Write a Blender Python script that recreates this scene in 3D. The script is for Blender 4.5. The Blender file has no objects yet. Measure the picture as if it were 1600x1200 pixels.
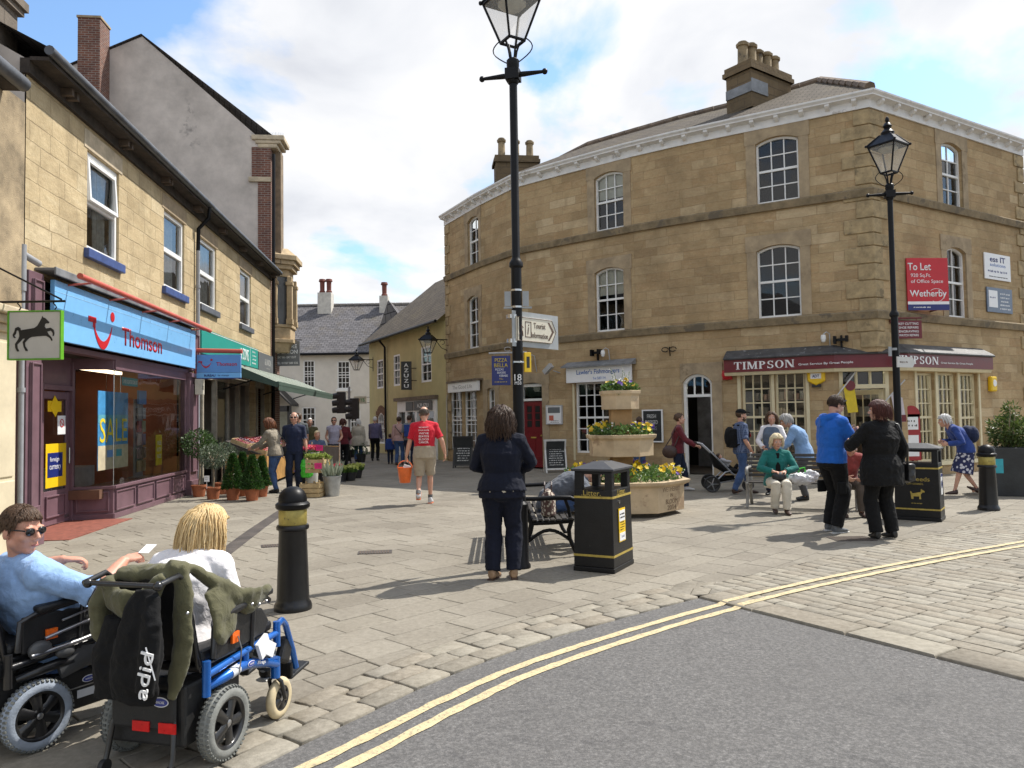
import bpy,bmesh,math,random
from mathutils import Vector,Matrix,noise
R=math.radians
random.seed(7)
scene=bpy.context.scene
COL=scene.collection
F_PX,CAM_H=1200.0,1.6
CAM_M=Matrix.Translation((0,0,CAM_H))@Matrix.Rotation(R(90+2.39),4,'X')@Matrix.Rotation(R(-0.9),4,'Z')
cd=bpy.data.cameras.new('camera');cam=bpy.data.objects.new('camera',cd);COL.objects.link(cam)
cam.matrix_world=CAM_M;cd.sensor_width=36;cd.lens=36*F_PX/1600;cd.clip_start=.05;cd.clip_end=3000
scene.camera=cam
def ray(px,py):
 d=CAM_M.to_3x3()@Vector(((px-800)/F_PX,-(py-600)/F_PX,-1))
 return d
CO=Vector((0,0,CAM_H))
def atz(px,py,z=0.0):
 d=ray(px,py);t=(z-CAM_H)/d.z
 return CO+d*t
def atY(px,py,Y):
 d=ray(px,py);return CO+d*(Y/d.y)
def frame(p0,p1):
 x=Vector((p1[0]-p0[0],p1[1]-p0[1],0)).normalized()
 y=Vector((-x.y,x.x,0))
 m=Matrix(((x.x,y.x,0,p0[0]),(x.y,y.y,0,p0[1]),(0,0,1,0),(0,0,0,1)))
 return m
def hit(fr,px,py,d=0.0):
 inv=fr.inverted();o=inv@CO;r=inv.to_3x3()@ray(px,py)
 t=(-d-o.y)/r.y
 p=o+r*t
 return p.x,p.z
def rect(fr,x0,x1,y0,y1,d=0.0):
 ym,xm=(y0+y1)/2,(x0+x1)/2
 return(hit(fr,x0,ym,d)[0],hit(fr,x1,ym,d)[0],hit(fr,xm,y1,d)[1],hit(fr,xm,y0,d)[1])
def T(x=0,y=0,z=0):return Matrix.Translation((x,y,z))
def RX(a):return Matrix.Rotation(R(a),4,'X')
def RY(a):return Matrix.Rotation(R(a),4,'Y')
def RZ(a):return Matrix.Rotation(R(a),4,'Z')
def V(*a):return Vector(a)
class MB:
 def __init__(s,M=None):
  s.v=[];s.f=[];s.uv=[];s.hasuv=False;s.M=M.copy()if M else Matrix()
 def add(s,vs,fs,uvs=None):
  n=len(s.v)
  s.v+=[s.M@Vector(p)for p in vs]
  for i,f in enumerate(fs):
   s.f.append([n+k for k in f])
   if uvs:s.hasuv=True
   s.uv.append(uvs[i]if uvs else None)
  return s
 def box(s,x0,x1,y0,y1,z0,z1,taper=None):
  vs=[(x0,y0,z0),(x1,y0,z0),(x1,y1,z0),(x0,y1,z0),(x0,y0,z1),(x1,y0,z1),(x1,y1,z1),(x0,y1,z1)]
  if taper:
   cx,cy=(x0+x1)/2,(y0+y1)/2
   vs=vs[:4]+[(cx+(a-cx)*taper,cy+(b-cy)*taper,c)for a,b,c in vs[4:]]
  return s.add(vs,[(0,3,2,1),(4,5,6,7),(0,1,5,4),(1,2,6,5),(2,3,7,6),(3,0,4,7)])
 def cbox(s,c,sz,m=None):
  o=s.M
  s.M=o@Matrix.Translation(c)@(m if m else Matrix())
  a,b,d=sz[0]/2,sz[1]/2,sz[2]/2
  s.box(-a,a,-b,b,-d,d);s.M=o
  return s
 def quad(s,a,b,c,d,uv=None):
  return s.add([a,b,c,d],[(0,1,2,3)],[uv]if uv else None)
 def poly(s,pts,ext):
  n=len(pts);e=Vector(ext)
  vs=[Vector(p)for p in pts]+[Vector(p)+e for p in pts]
  fs=[tuple(range(n)),tuple(range(2*n-1,n-1,-1))]
  fs+=[(i,n+i,n+(i+1)%n,(i+1)%n)for i in range(n)]
  return s.add(vs,fs)
 def tube(s,pts,r,n=8,caps=True,flat=1.0,up=None,closed=False):
  pts=[Vector(p)for p in pts];k=len(pts)
  rs=list(r)if isinstance(r,(list,tuple))else[r]*k
  vs=[];fs=[]
  ref=None
  for i,p in enumerate(pts):
   if closed:t=pts[(i+1)%k]-pts[i-1]
   else:t=(pts[min(i+1,k-1)]-pts[max(i-1,0)])
   if t.length<1e-9:t=Vector((0,0,1))
   t.normalize()
   if ref is None:
    a=Vector(up)if up else(Vector((0,0,1))if abs(t.z)<.9 else Vector((1,0,0)))
    ref=(a-t*a.dot(t)).normalized()
   else:
    ref=(ref-t*ref.dot(t))
    ref=ref.normalized()if ref.length>1e-6 else t.orthogonal().normalized()
   b=t.cross(ref)
   rr=rs[i]
   ra,rb=rr if isinstance(rr,(tuple,list))else(rr,rr*flat)
   for j in range(n):
    an=2*math.pi*j/n
    vs.append(p+ref*(math.cos(an)*ra)+b*(math.sin(an)*rb))
  m=k if closed else k-1
  for i in range(m):
   for j in range(n):
    a0=i*n+j;a1=i*n+(j+1)%n;b0=((i+1)%k)*n+j;b1=((i+1)%k)*n+(j+1)%n
    fs.append((a0,a1,b1,b0))
  if caps and not closed:
   fs.append(tuple(range(n-1,-1,-1)));fs.append(tuple((k-1)*n+j for j in range(n)))
  return s.add(vs,fs)
 def rod(s,a,b,r,n=8,r2=None):return s.tube([a,b],[r,r2 if r2 is not None else r],n)
 def lathe(s,prof,n=20,c=(0,0,0),m=None):
  vs=[];fs=[];k=len(prof)
  o=s.M;s.M=o@Matrix.Translation(c)@(m if m else Matrix())
  for r,z in prof:
   for j in range(n):
    a=2*math.pi*j/n
    vs.append((r*math.cos(a),r*math.sin(a),z))
  for i in range(k-1):
   for j in range(n):
    fs.append((i*n+j,i*n+(j+1)%n,(i+1)*n+(j+1)%n,(i+1)*n+j))
  fs.append(tuple(range(n-1,-1,-1)));fs.append(tuple((k-1)*n+j for j in range(n)))
  s.add(vs,fs);s.M=o
  return s
 def ball(s,c,r,n=14,k=9,m=None):
  rx,ry,rz=r if isinstance(r,(tuple,list,Vector))else(r,r,r)
  vs=[(0,0,-rz)];fs=[]
  for i in range(1,k):
   a=-math.pi/2+math.pi*i/k
   for j in range(n):
    b=2*math.pi*j/n
    vs.append((rx*math.cos(a)*math.cos(b),ry*math.cos(a)*math.sin(b),rz*math.sin(a)))
  vs.append((0,0,rz));top=len(vs)-1
  for j in range(n):
   fs.append((0,1+(j+1)%n,1+j));fs.append((top,1+(k-2)*n+j,1+(k-2)*n+(j+1)%n))
  for i in range(k-2):
   for j in range(n):
    fs.append((1+i*n+j,1+i*n+(j+1)%n,1+(i+1)*n+(j+1)%n,1+(i+1)*n+j))
  o=s.M;s.M=o@Matrix.Translation(c)@(m if m else Matrix())
  s.add(vs,fs);s.M=o
  return s
 def mesh(s,name,inv=None):
  me=bpy.data.meshes.new(name)
  vs=[inv@p for p in s.v]if inv else s.v
  me.from_pydata([tuple(p)for p in vs],[],s.f)
  if s.hasuv:
   ul=me.uv_layers.new(name='UVMap')
   i=0
   for f,u in zip(s.f,s.uv):
    for j in range(len(f)):
     ul.data[i].uv=u[j]if u else(0,0)
     i+=1
  me.update()
  return me
 def build(s,name,mat,parent=None,smooth=None,bevel=0,world=False,seg=2):
  inv=None
  if world and parent is not None:inv=wmat(parent).inverted()
  me=s.mesh(name,inv)
  return link(name,me,mat,parent,smooth,bevel,seg)
def wmat(o):
 m=o.matrix_basis.copy()
 while o.parent:o=o.parent;m=o.matrix_basis@m
 return m
def link(name,me,mat,parent=None,smooth=None,bevel=0,seg=2):
 o=bpy.data.objects.new(name,me);COL.objects.link(o)
 if mat:me.materials.append(mat)
 if parent:o.parent=parent
 if smooth is not None:
  for p in me.polygons:p.use_smooth=True
  me.set_sharp_from_angle(angle=R(smooth))
 if bevel:
  b=o.modifiers.new('bevel','BEVEL');b.width=bevel;b.segments=seg;b.limit_method='ANGLE';b.angle_limit=R(40);b.use_clamp_overlap=True
 return o
def tag(o,label=None,cat=None,group=None,kind=None):
 if label:o['label']=label
 if cat:o['category']=cat
 if group:o['group']=group
 if kind:o['kind']=kind
 return o
def thing(name,label,cat,loc=(0,0,0),rz=0.0,group=None,m=None):
 o=bpy.data.objects.new(name,None);COL.objects.link(o);o.empty_display_size=.2
 if m is not None:o.matrix_basis=m
 else:o.location=loc;o.rotation_euler=(0,0,rz)
 bpy_update(o)
 return tag(o,label,cat,group)
def bpy_update(o):
 if o.rotation_mode=='XYZ':
  pass
def struct(name,mb,mat,smooth=None):
 o=mb.build(name,mat,smooth=smooth);o['kind']='structure';return o
def copy_tree(o,parent=None):
 c=o.copy();COL.objects.link(c)
 if parent:c.parent=parent
 for ch in list(o.children):copy_tree(ch,c)
 return c
def text(s,w,h,mat,parent,M,name='lettering',ext=.004,bold=0.0,fit=True,world=False,space=1.0,font_shear=0.0):
 cu=bpy.data.curves.new('lettering','FONT');cu.body=s;cu.align_x='CENTER';cu.align_y='CENTER'
 cu.size=1;cu.offset=bold;cu.extrude=0;cu.resolution_u=3;cu.space_character=space;cu.shear=font_shear
 tmp=bpy.data.objects.new('tmp',cu);COL.objects.link(tmp)
 dg=bpy.context.evaluated_depsgraph_get();dg.update()
 me=bpy.data.meshes.new_from_object(tmp.evaluated_get(dg))
 bpy.data.objects.remove(tmp);bpy.data.curves.remove(cu)
 xs=[v.co.x for v in me.vertices];ys=[v.co.y for v in me.vertices]
 if not xs:return None
 cx,cy=(min(xs)+max(xs))/2,(min(ys)+max(ys))/2
 sx=w/(max(xs)-min(xs));sy=h/(max(ys)-min(ys))
 if not fit:sx=sy=min(sx,sy)
 bm=bmesh.new();bm.from_mesh(me)
 for v in bm.verts:v.co=Vector(((v.co.x-cx)*sx,(v.co.y-cy)*sy,0))
 g=bmesh.ops.extrude_face_region(bm,geom=bm.faces[:])
 for e in g['geom']:
  if isinstance(e,bmesh.types.BMVert):e.co.z+=ext
 mm=(wmat(parent).inverted()@M)if world else M
 bmesh.ops.transform(bm,matrix=mm,verts=bm.verts[:])
 bmesh.ops.recalc_face_normals(bm,faces=bm.faces[:])
 bm.to_mesh(me);bm.free();me.materials.clear()
 return link(name,me,mat,parent)
def scrib(root,M,w,h,rows,mt,seed=1,name='small_print'):
 rr=random.Random(seed);m=MB(M)
 for r_ in range(rows):
  z=h*(.5-(r_+.5)/rows);x=-w/2+rr.uniform(0,w*.15);e=w/2-rr.uniform(0,w*.25);t=h/rows*.5
  while x<e:
   l=rr.uniform(.04,.16)*w;q=0
   while q<l:
    s_=t*rr.uniform(.25,.5);m.box(x+q,x+q+s_,z-t*.5*rr.uniform(.5,1),z+t*.5*rr.uniform(.4,1),0,.0012);q+=s_+t*.18
   x+=l+t*.8
 return m.build(name,mt,root)
FACE=RX(90)
MATS={}
def newmat(name):
 m=bpy.data.materials.new(name);m.use_nodes=True
 nt=m.node_tree;b=nt.nodes['Principled BSDF']
 return m,nt,b
def nd(nt,t,**k):
 n=nt.nodes.new(t)
 for a,v in k.items():
  if a.startswith('i_'):n.inputs[a[2:].replace('_',' ')].default_value=v
  else:setattr(n,a,v)
 return n
def ramp(nt,fac,stops):
 r=nt.nodes.new('ShaderNodeValToRGB')
 el=r.color_ramp.elements
 while len(el)<len(stops):el.new(.5)
 for e,(p,c)in zip(el,stops):e.position=p;e.color=(*c,1)if len(c)==3 else c
 nt.links.new(fac,r.inputs[0]);return r.outputs[0]
def mixc(nt,fac,a,b,mode='MIX'):
 n=nt.nodes.new('ShaderNodeMix');n.data_type='RGBA';n.blend_type=mode
 for s,v in((n.inputs[0],fac),(n.inputs[6],a),(n.inputs[7],b)):
  if hasattr(v,'links'):nt.links.new(v,s)
  elif isinstance(v,(int,float)):s.default_value=v
  else:s.default_value=(*v,1)
 return n.outputs[2]
def noise_n(nt,vec,scale,detail=4,rough=.6,dist=0):
 n=nt.nodes.new('ShaderNodeTexNoise');n.inputs['Scale'].default_value=scale
 n.inputs['Detail'].default_value=detail;n.inputs['Roughness'].default_value=rough;n.inputs['Distortion'].default_value=dist
 if vec is not None:nt.links.new(vec,n.inputs['Vector'])
 return n.outputs['Fac']
def bumpn(nt,b,h,strength,dist=.01,prev=None):
 n=nt.nodes.new('ShaderNodeBump');n.inputs['Strength'].default_value=strength;n.inputs['Distance'].default_value=dist
 nt.links.new(h,n.inputs['Height'])
 if prev is not None:nt.links.new(prev,n.inputs['Normal'])
 nt.links.new(n.outputs[0],b.inputs['Normal']);return n.outputs[0]
def lin(c):return tuple(x for x in c)
def mat(name,col,rough=.6,var=.12,vscale=6,bump=0,bscale=40,metal=0,spec=.5,coat=0,emit=0,alpha=1,sheen=0,wear=None):
 if name in MATS:return MATS[name]
 m,nt,b=newmat(name)
 tc=nt.nodes.new('ShaderNodeTexCoord').outputs['Object']
 c2=tuple(max(0,x*(1-var*1.6))for x in col);c1=tuple(min(1,x*(1+var))for x in col)
 f=noise_n(nt,tc,vscale,5,.65)
 c=ramp(nt,f,[(.3,c2),(.7,c1)])
 if wear:
  wf=noise_n(nt,tc,wear[1],6,.7)
  wr=ramp(nt,wf,[(wear[2],(0,0,0)),(min(1,wear[2]+.06),(1,1,1))])
  c=mixc(nt,wr,c,wear[0])
 nt.links.new(c,b.inputs['Base Color'])
 b.inputs['Metallic'].default_value=metal;b.inputs['Specular IOR Level'].default_value=spec
 rf=nt.nodes.new('ShaderNodeMapRange');rf.inputs[3].default_value=max(.02,rough-.08);rf.inputs[4].default_value=min(1,rough+.08)
 nt.links.new(f,rf.inputs[0]);nt.links.new(rf.outputs[0],b.inputs['Roughness'])
 if coat:b.inputs['Coat Weight'].default_value=coat;b.inputs['Coat Roughness'].default_value=.15
 if sheen:b.inputs['Sheen Weight'].default_value=sheen
 if bump:bumpn(nt,b,noise_n(nt,tc,bscale,4,.6),bump,.01)
 if emit:b.inputs['Emission Color'].default_value=(*col,1);b.inputs['Emission Strength'].default_value=emit
 MATS[name]=m;return m
def cloth(name,col,var=.15,scale=9,weave=260,bump=.35,rough=.85,sheen=.15,folds=.6):
 if name in MATS:return MATS[name]
 m,nt,b=newmat(name)
 tc=nt.nodes.new('ShaderNodeTexCoord').outputs['Object']
 f=noise_n(nt,tc,scale,5,.6)
 c=ramp(nt,f,[(.3,tuple(x*(1-var)for x in col)),(.7,tuple(min(1,x*(1+var))for x in col))])
 nt.links.new(c,b.inputs['Base Color'])
 b.inputs['Roughness'].default_value=rough;b.inputs['Sheen Weight'].default_value=sheen;b.inputs['Specular IOR Level'].default_value=.25
 p=bumpn(nt,b,noise_n(nt,tc,14,3,.55,1.2),folds,.012)
 bumpn(nt,b,noise_n(nt,tc,weave,2,.5),bump,.002,p)
 MATS[name]=m;return m
def stone_wall(name,cols,course,length,mortar_c,off=.5,bump=.6,msize=.012,grime=.35,dirt=(.08,.065,.045),squash=1.0,warm=None):
 m,nt,b=newmat(name)
 uv=nt.nodes.new('ShaderNodeTexCoord').outputs['UV']
 tc=nt.nodes.new('ShaderNodeTexCoord').outputs['Object']
 wn=nt.nodes.new('ShaderNodeTexNoise');wn.inputs['Scale'].default_value=2.2;wn.inputs['Detail'].default_value=3
 nt.links.new(uv,wn.inputs['Vector'])
 va=nt.nodes.new('ShaderNodeVectorMath');va.operation='MULTIPLY_ADD'
 nt.links.new(wn.outputs['Color'],va.inputs[0]);va.inputs[1].default_value=(.05,.05,0);nt.links.new(uv,va.inputs[2])
 br=nt.nodes.new('ShaderNodeTexBrick');nt.links.new(va.outputs[0],br.inputs['Vector'])
 br.offset=off;br.squash=squash;br.squash_frequency=3
 br.inputs['Color1'].default_value=(0,0,0,1);br.inputs['Color2'].default_value=(1,1,1,1);br.inputs['Mortar'].default_value=(.5,.5,.5,1)
 br.inputs['Scale'].default_value=1;br.inputs['Mortar Size'].default_value=msize;br.inputs['Mortar Smooth'].default_value=.4
 br.inputs['Brick Width'].default_value=length;br.inputs['Row Height'].default_value=course
 st=[(i/(len(cols)-1),c)for i,c in enumerate(cols)]
 c=ramp(nt,br.outputs['Color'],st)
 mpb=nt.nodes.new('ShaderNodeMapping');mpb.inputs['Scale'].default_value=(1.3,9,1);nt.links.new(va.outputs[0],mpb.inputs[0])
 bed=noise_n(nt,mpb.outputs[0],1.6,6,.65,.6)
 c=mixc(nt,.45,c,ramp(nt,bed,[(.22,cols[0]),(.42,cols[1]),(.55,warm or cols[len(cols)//2]),(.75,cols[-1])]))
 fine=noise_n(nt,tc,18,6,.7)
 c=mixc(nt,.22,c,ramp(nt,fine,[(.25,tuple(x*.72 for x in cols[len(cols)//2])),(.75,tuple(min(1,x*1.22)for x in cols[-1]))]))
 c=mixc(nt,ramp(nt,noise_n(nt,tc,1.5,5,.6,.8),[(.45,(0,0,0)),(.62,(.45,)*3)]),c,tuple(x*.62 for x in cols[1]))
 big=noise_n(nt,tc,.55,6,.62,.4)
 gr=ramp(nt,big,[(.46,(0,0,0)),(.72,(grime,)*3)])
 c=mixc(nt,gr,c,dirt)
 mf=nt.nodes.new('ShaderNodeMath');mf.operation='MULTIPLY';nt.links.new(br.outputs['Fac'],mf.inputs[0])
 nt.links.new(ramp(nt,noise_n(nt,tc,1.6,3),[(.35,(.1,)*3),(.65,(.85,)*3)]),mf.inputs[1])
 c=mixc(nt,mf.outputs[0],c,mortar_c)
 nt.links.new(c,b.inputs['Base Color']);b.inputs['Roughness'].default_value=.92;b.inputs['Specular IOR Level'].default_value=.2
 inv=nt.nodes.new('ShaderNodeMath');inv.operation='SUBTRACT';inv.inputs[0].default_value=1;nt.links.new(br.outputs['Fac'],inv.inputs[1])
 ad=nt.nodes.new('ShaderNodeMath');ad.operation='MULTIPLY_ADD';nt.links.new(br.outputs['Color'],ad.inputs[0]);ad.inputs[1].default_value=.35;nt.links.new(inv.outputs[0],ad.inputs[2])
 p=bumpn(nt,b,ad.outputs[0],bump,.018)
 p=bumpn(nt,b,noise_n(nt,tc,7,6,.7),bump,.03,p)
 bumpn(nt,b,noise_n(nt,tc,45,4,.65),bump*.8,.006,p)
 MATS[name]=m;return m
def island_mat(name,cols,rough=.9,bump=.4,bscale=30,stain=.3,stainc=(.06,.052,.042),big=.5,fine=.25):
 m,nt,b=newmat(name)
 tc=nt.nodes.new('ShaderNodeTexCoord').outputs['Object']
 g=nt.nodes.new('ShaderNodeNewGeometry').outputs['Random Per Island']
 c=ramp(nt,g,[(i/(len(cols)-1),c)for i,c in enumerate(cols)])
 c=mixc(nt,fine,c,ramp(nt,noise_n(nt,tc,bscale,6,.75),[(.25,(.05,.045,.04)),(.75,(.62,.58,.5))]))
 c=mixc(nt,ramp(nt,noise_n(nt,tc,big,7,.65,.5),[(.45,(0,0,0)),(.7,(stain,)*3)]),c,stainc)
 sp=ramp(nt,noise_n(nt,tc,9,3,.5),[(.69,(0,0,0)),(.74,(.35,)*3)])
 c=mixc(nt,sp,c,(.07,.065,.06))
 nt.links.new(c,b.inputs['Base Color']);b.inputs['Roughness'].default_value=rough;b.inputs['Specular IOR Level'].default_value=.3
 p=bumpn(nt,b,noise_n(nt,tc,bscale*.4,4,.6),bump,.012)
 bumpn(nt,b,noise_n(nt,tc,bscale*5,3,.6),bump,.003,p)
 MATS[name]=m;return m
def slate(name,col,course=.22,width=.3,var=.5,moss=.3):
 m,nt,b=newmat(name)
 uv=nt.nodes.new('ShaderNodeTexCoord').outputs['UV'];tc=nt.nodes.new('ShaderNodeTexCoord').outputs['Object']
 br=nt.nodes.new('ShaderNodeTexBrick');nt.links.new(uv,br.inputs['Vector'])
 br.inputs['Color1'].default_value=(0,0,0,1);br.inputs['Color2'].default_value=(1,1,1,1);br.inputs['Mortar'].default_value=(.2,.2,.2,1)
 br.inputs['Scale'].default_value=1;br.inputs['Mortar Size'].default_value=.012;br.inputs['Brick Width'].default_value=width;br.inputs['Row Height'].default_value=course
 c=ramp(nt,br.outputs['Color'],[(0,tuple(x*(1-var*.6)for x in col)),(.5,col),(1,tuple(x*(1+var*.5)for x in col))])
 c=mixc(nt,.4,c,ramp(nt,noise_n(nt,tc,5,6,.7),[(.3,tuple(x*.6 for x in col)),(.7,tuple(x*1.5 for x in col))]))
 c=mixc(nt,ramp(nt,noise_n(nt,tc,.8,5,.65),[(.5,(0,0,0)),(.68,(moss,)*3)]),c,(.16,.13,.07))
 c=mixc(nt,br.outputs['Fac'],c,tuple(x*.25 for x in col))
 nt.links.new(c,b.inputs['Base Color']);b.inputs['Roughness'].default_value=.88;b.inputs['Specular IOR Level'].default_value=.15
 sx=nt.nodes.new('ShaderNodeSeparateXYZ');nt.links.new(uv,sx.inputs[0])
 dv=nt.nodes.new('ShaderNodeMath');dv.operation='DIVIDE';nt.links.new(sx.outputs[1],dv.inputs[0]);dv.inputs[1].default_value=course
 fr=nt.nodes.new('ShaderNodeMath');fr.operation='FRACT';nt.links.new(dv.outputs[0],fr.inputs[0])
 iv=nt.nodes.new('ShaderNodeMath');iv.operation='SUBTRACT';iv.inputs[0].default_value=1;nt.links.new(fr.outputs[0],iv.inputs[1])
 p=bumpn(nt,b,iv.outputs[0],.8,.03)
 bumpn(nt,b,br.outputs['Color'],.5,.012,p)
 MATS[name]=m;return m
def glass(name='window_glass',tint=(.9,.95,.95),refl=1.0):
 if name in MATS:return MATS[name]
 m,nt,b=newmat(name);nt.nodes.remove(b)
 out=nt.nodes['Material Output']
 tr=nt.nodes.new('ShaderNodeBsdfTransparent');tr.inputs[0].default_value=(*tint,1)
 gl=nt.nodes.new('ShaderNodeBsdfGlossy');gl.inputs['Roughness'].default_value=.02;gl.inputs[0].default_value=(refl,refl,refl,1)
 fr=nt.nodes.new('ShaderNodeFresnel');fr.inputs[0].default_value=1.55
 tc=nt.nodes.new('ShaderNodeTexCoord').outputs['Object']
 bm=nt.nodes.new('ShaderNodeBump');bm.inputs['Strength'].default_value=.08;bm.inputs['Distance'].default_value=.05
 nt.links.new(noise_n(nt,tc,1.3,2),bm.inputs['Height']);nt.links.new(bm.outputs[0],gl.inputs['Normal'])
 mx=nt.nodes.new('ShaderNodeMixShader');nt.links.new(fr.outputs[0],mx.inputs[0]);nt.links.new(tr.outputs[0],mx.inputs[1]);nt.links.new(gl.outputs[0],mx.inputs[2])
 nt.links.new(mx.outputs[0],out.inputs[0])
 MATS[name]=m;return m
def leafmat(name,c0,c1,trans=.25,rough=.45):
 m,nt,b=newmat(name)
 g=nt.nodes.new('ShaderNodeNewGeometry').outputs['Random Per Island']
 c=ramp(nt,g,[(0,c0),(1,c1)])
 nt.links.new(c,b.inputs['Base Color']);b.inputs['Roughness'].default_value=rough
 tl=nt.nodes.new('ShaderNodeBsdfTranslucent');nt.links.new(c,tl.inputs[0])
 mx=nt.nodes.new('ShaderNodeMixShader');mx.inputs[0].default_value=trans
 nt.links.new(b.outputs[0],mx.inputs[1]);nt.links.new(tl.outputs[0],mx.inputs[2]);nt.links.new(mx.outputs[0],nt.nodes['Material Output'].inputs[0])
 MATS[name]=m;return m
def asphalt():
 m,nt,b=newmat('asphalt')
 tc=nt.nodes.new('ShaderNodeTexCoord').outputs['Object']
 sp=noise_n(nt,tc,46,5,.85)
 c=ramp(nt,sp,[(.3,(.055,.054,.054)),(.5,(.12,.116,.112)),(.64,(.205,.197,.19)),(.74,(.38,.37,.35))])
 c=mixc(nt,ramp(nt,noise_n(nt,tc,.7,6,.65,.6),[(.4,(0,0,0)),(.75,(.4,)*3)]),c,(.11,.105,.10))
 c=mixc(nt,ramp(nt,noise_n(nt,tc,3.5,4,.6),[(.66,(0,0,0)),(.74,(.3,)*3)]),c,(.05,.05,.052))
 c=mixc(nt,ramp(nt,noise_n(nt,tc,1.7,7,.7,1.5),[(.56,(0,0,0)),(.63,(.33,)*3),(.72,(.12,)*3)]),c,(.045,.044,.046))
 c=mixc(nt,ramp(nt,noise_n(nt,tc,6,2,.5),[(.77,(0,0,0)),(.79,(.5,)*3)]),c,(.4,.39,.37))
 nt.links.new(c,b.inputs['Base Color']);b.inputs['Roughness'].default_value=.85;b.inputs['Specular IOR Level'].default_value=.35
 p=bumpn(nt,b,noise_n(nt,tc,160,3,.7),.8,.006)
 MATS['asphalt']=m;return m
def road_paint():
 m,nt,b=newmat('worn_yellow_paint')
 tc=nt.nodes.new('ShaderNodeTexCoord').outputs['Object']
 c=ramp(nt,noise_n(nt,tc,8,6,.7),[(.3,(.46,.37,.205)),(.7,(.60,.50,.30))])
 w=ramp(nt,noise_n(nt,tc,55,5,.75),[(.51,(0,0,0)),(.64,(.8,)*3)])
 c=mixc(nt,w,c,(.14,.13,.11))
 nt.links.new(c,b.inputs['Base Color']);b.inputs['Roughness'].default_value=.8
 bumpn(nt,b,noise_n(nt,tc,120,3,.7),.5,.004)
 MATS['worn_yellow_paint']=m;return m
def brickmat(name,c1,c2,mort,w=.22,h=.075):
 m,nt,b=newmat(name)
 uv=nt.nodes.new('ShaderNodeTexCoord').outputs['UV'];tc=nt.nodes.new('ShaderNodeTexCoord').outputs['Object']
 br=nt.nodes.new('ShaderNodeTexBrick');nt.links.new(uv,br.inputs['Vector'])
 br.inputs['Color1'].default_value=(*c1,1);br.inputs['Color2'].default_value=(*c2,1);br.inputs['Mortar'].default_value=(*mort,1)
 br.inputs['Scale'].default_value=1;br.inputs['Mortar Size'].default_value=.008;br.inputs['Brick Width'].default_value=w;br.inputs['Row Height'].default_value=h
 c=mixc(nt,ramp(nt,noise_n(nt,tc,3,5,.7),[(.4,(0,0,0)),(.7,(.5,)*3)]),br.outputs[0],tuple(x*.35 for x in c1))
 nt.links.new(c,b.inputs['Base Color']);b.inputs['Roughness'].default_value=.9
 bumpn(nt,b,br.outputs['Fac'],-.5,.01)
 MATS[name]=m;return m
def hairmat(name,c0,c1):
 m,nt,b=newmat(name)
 g=nt.nodes.new('ShaderNodeNewGeometry').outputs['Random Per Island']
 tc=nt.nodes.new('ShaderNodeTexCoord').outputs['Object']
 c=mixc(nt,.5,ramp(nt,g,[(0,c0),(1,c1)]),ramp(nt,noise_n(nt,tc,60,3),[(.3,c0),(.7,c1)]))
 nt.links.new(c,b.inputs['Base Color']);b.inputs['Roughness'].default_value=.48;b.inputs['Specular IOR Level'].default_value=.35
 mp=nt.nodes.new('ShaderNodeMapping');mp.inputs['Scale'].default_value=(1,1,.12);nt.links.new(tc,mp.inputs[0])
 bumpn(nt,b,noise_n(nt,mp.outputs[0],220,2,.6),.5,.004)
 MATS[name]=m;return m
def skinmat(name,col):
 m,nt,b=newmat(name)
 tc=nt.nodes.new('ShaderNodeTexCoord').outputs['Object']
 c=ramp(nt,noise_n(nt,tc,14,5,.6),[(.3,(col[0]*.92,col[1]*.8,col[2]*.76)),(.7,col)])
 nt.links.new(c,b.inputs['Base Color']);b.inputs['Roughness'].default_value=.5;b.inputs['Specular IOR Level'].default_value=.4
 b.inputs['Subsurface Weight'].default_value=.12;b.inputs['Subsurface Radius'].default_value=(.012,.005,.003);b.inputs['Subsurface Scale'].default_value=.5
 bumpn(nt,b,noise_n(nt,tc,180,3),.15,.002)
 MATS[name]=m;return m
STONE_T=stone_wall('honey_stone_ashlar',[(.34,.25,.13),(.47,.36,.21),(.53,.42,.25),(.45,.34,.19),(.66,.57,.39)],.27,.55,(.30,.23,.14),bump=.75,msize=.011,grime=.2,squash=1.4)
STONE_C=stone_wall('weathered_sandstone',[(.205,.133,.068),(.43,.313,.167),(.335,.208,.10),(.50,.38,.218),(.385,.275,.145),(.62,.51,.335)],.235,.68,(.27,.195,.11),bump=.6,msize=.007,grime=.4,dirt=(.16,.115,.065),squash=1.4,warm=(.34,.195,.085))
DRESSED=mat('dressed_sandstone',(.37,.285,.18),.9,.2,3,.4,60,wear=((.24,.18,.11),1.3,.6))
PALE_STONE=mat('pale_carved_stone',(.52,.43,.30),.85,.2,4,.35,50)
QUOIN=mat('rough_quoin_stone',(.37,.28,.155),.95,.25,5,.8,14,wear=((.20,.155,.09),2,.58))
STRING=mat('sooty_string_course',(.24,.185,.11),.95,.3,3,.6,30,wear=((.14,.115,.08),1.5,.55))
WHITE_P=mat('white_paint',(.78,.78,.76),.45,.05,5,.08,60)
CREAM_P=mat('cream_paint',(.66,.58,.38),.45,.06,5,.08,60)
PURPLE=mat('mauve_shopfront_paint',(.165,.095,.115),.42,.12,4,.1,50)
BLACK_M=mat('black_gloss_metal',(.005,.005,.006),.42,.3,5,.1,30,spec=.22)
BLACK_P=mat('black_plastic',(.02,.02,.021),.45,.2,8,.1,80)
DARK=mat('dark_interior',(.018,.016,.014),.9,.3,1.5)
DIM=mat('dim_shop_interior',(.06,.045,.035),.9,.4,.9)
STEEL=mat('bright_steel',(.55,.55,.55),.25,.1,10,metal=1)
GREYPIPE=mat('grey_pipe_paint',(.30,.31,.33),.45,.1,6)
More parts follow.
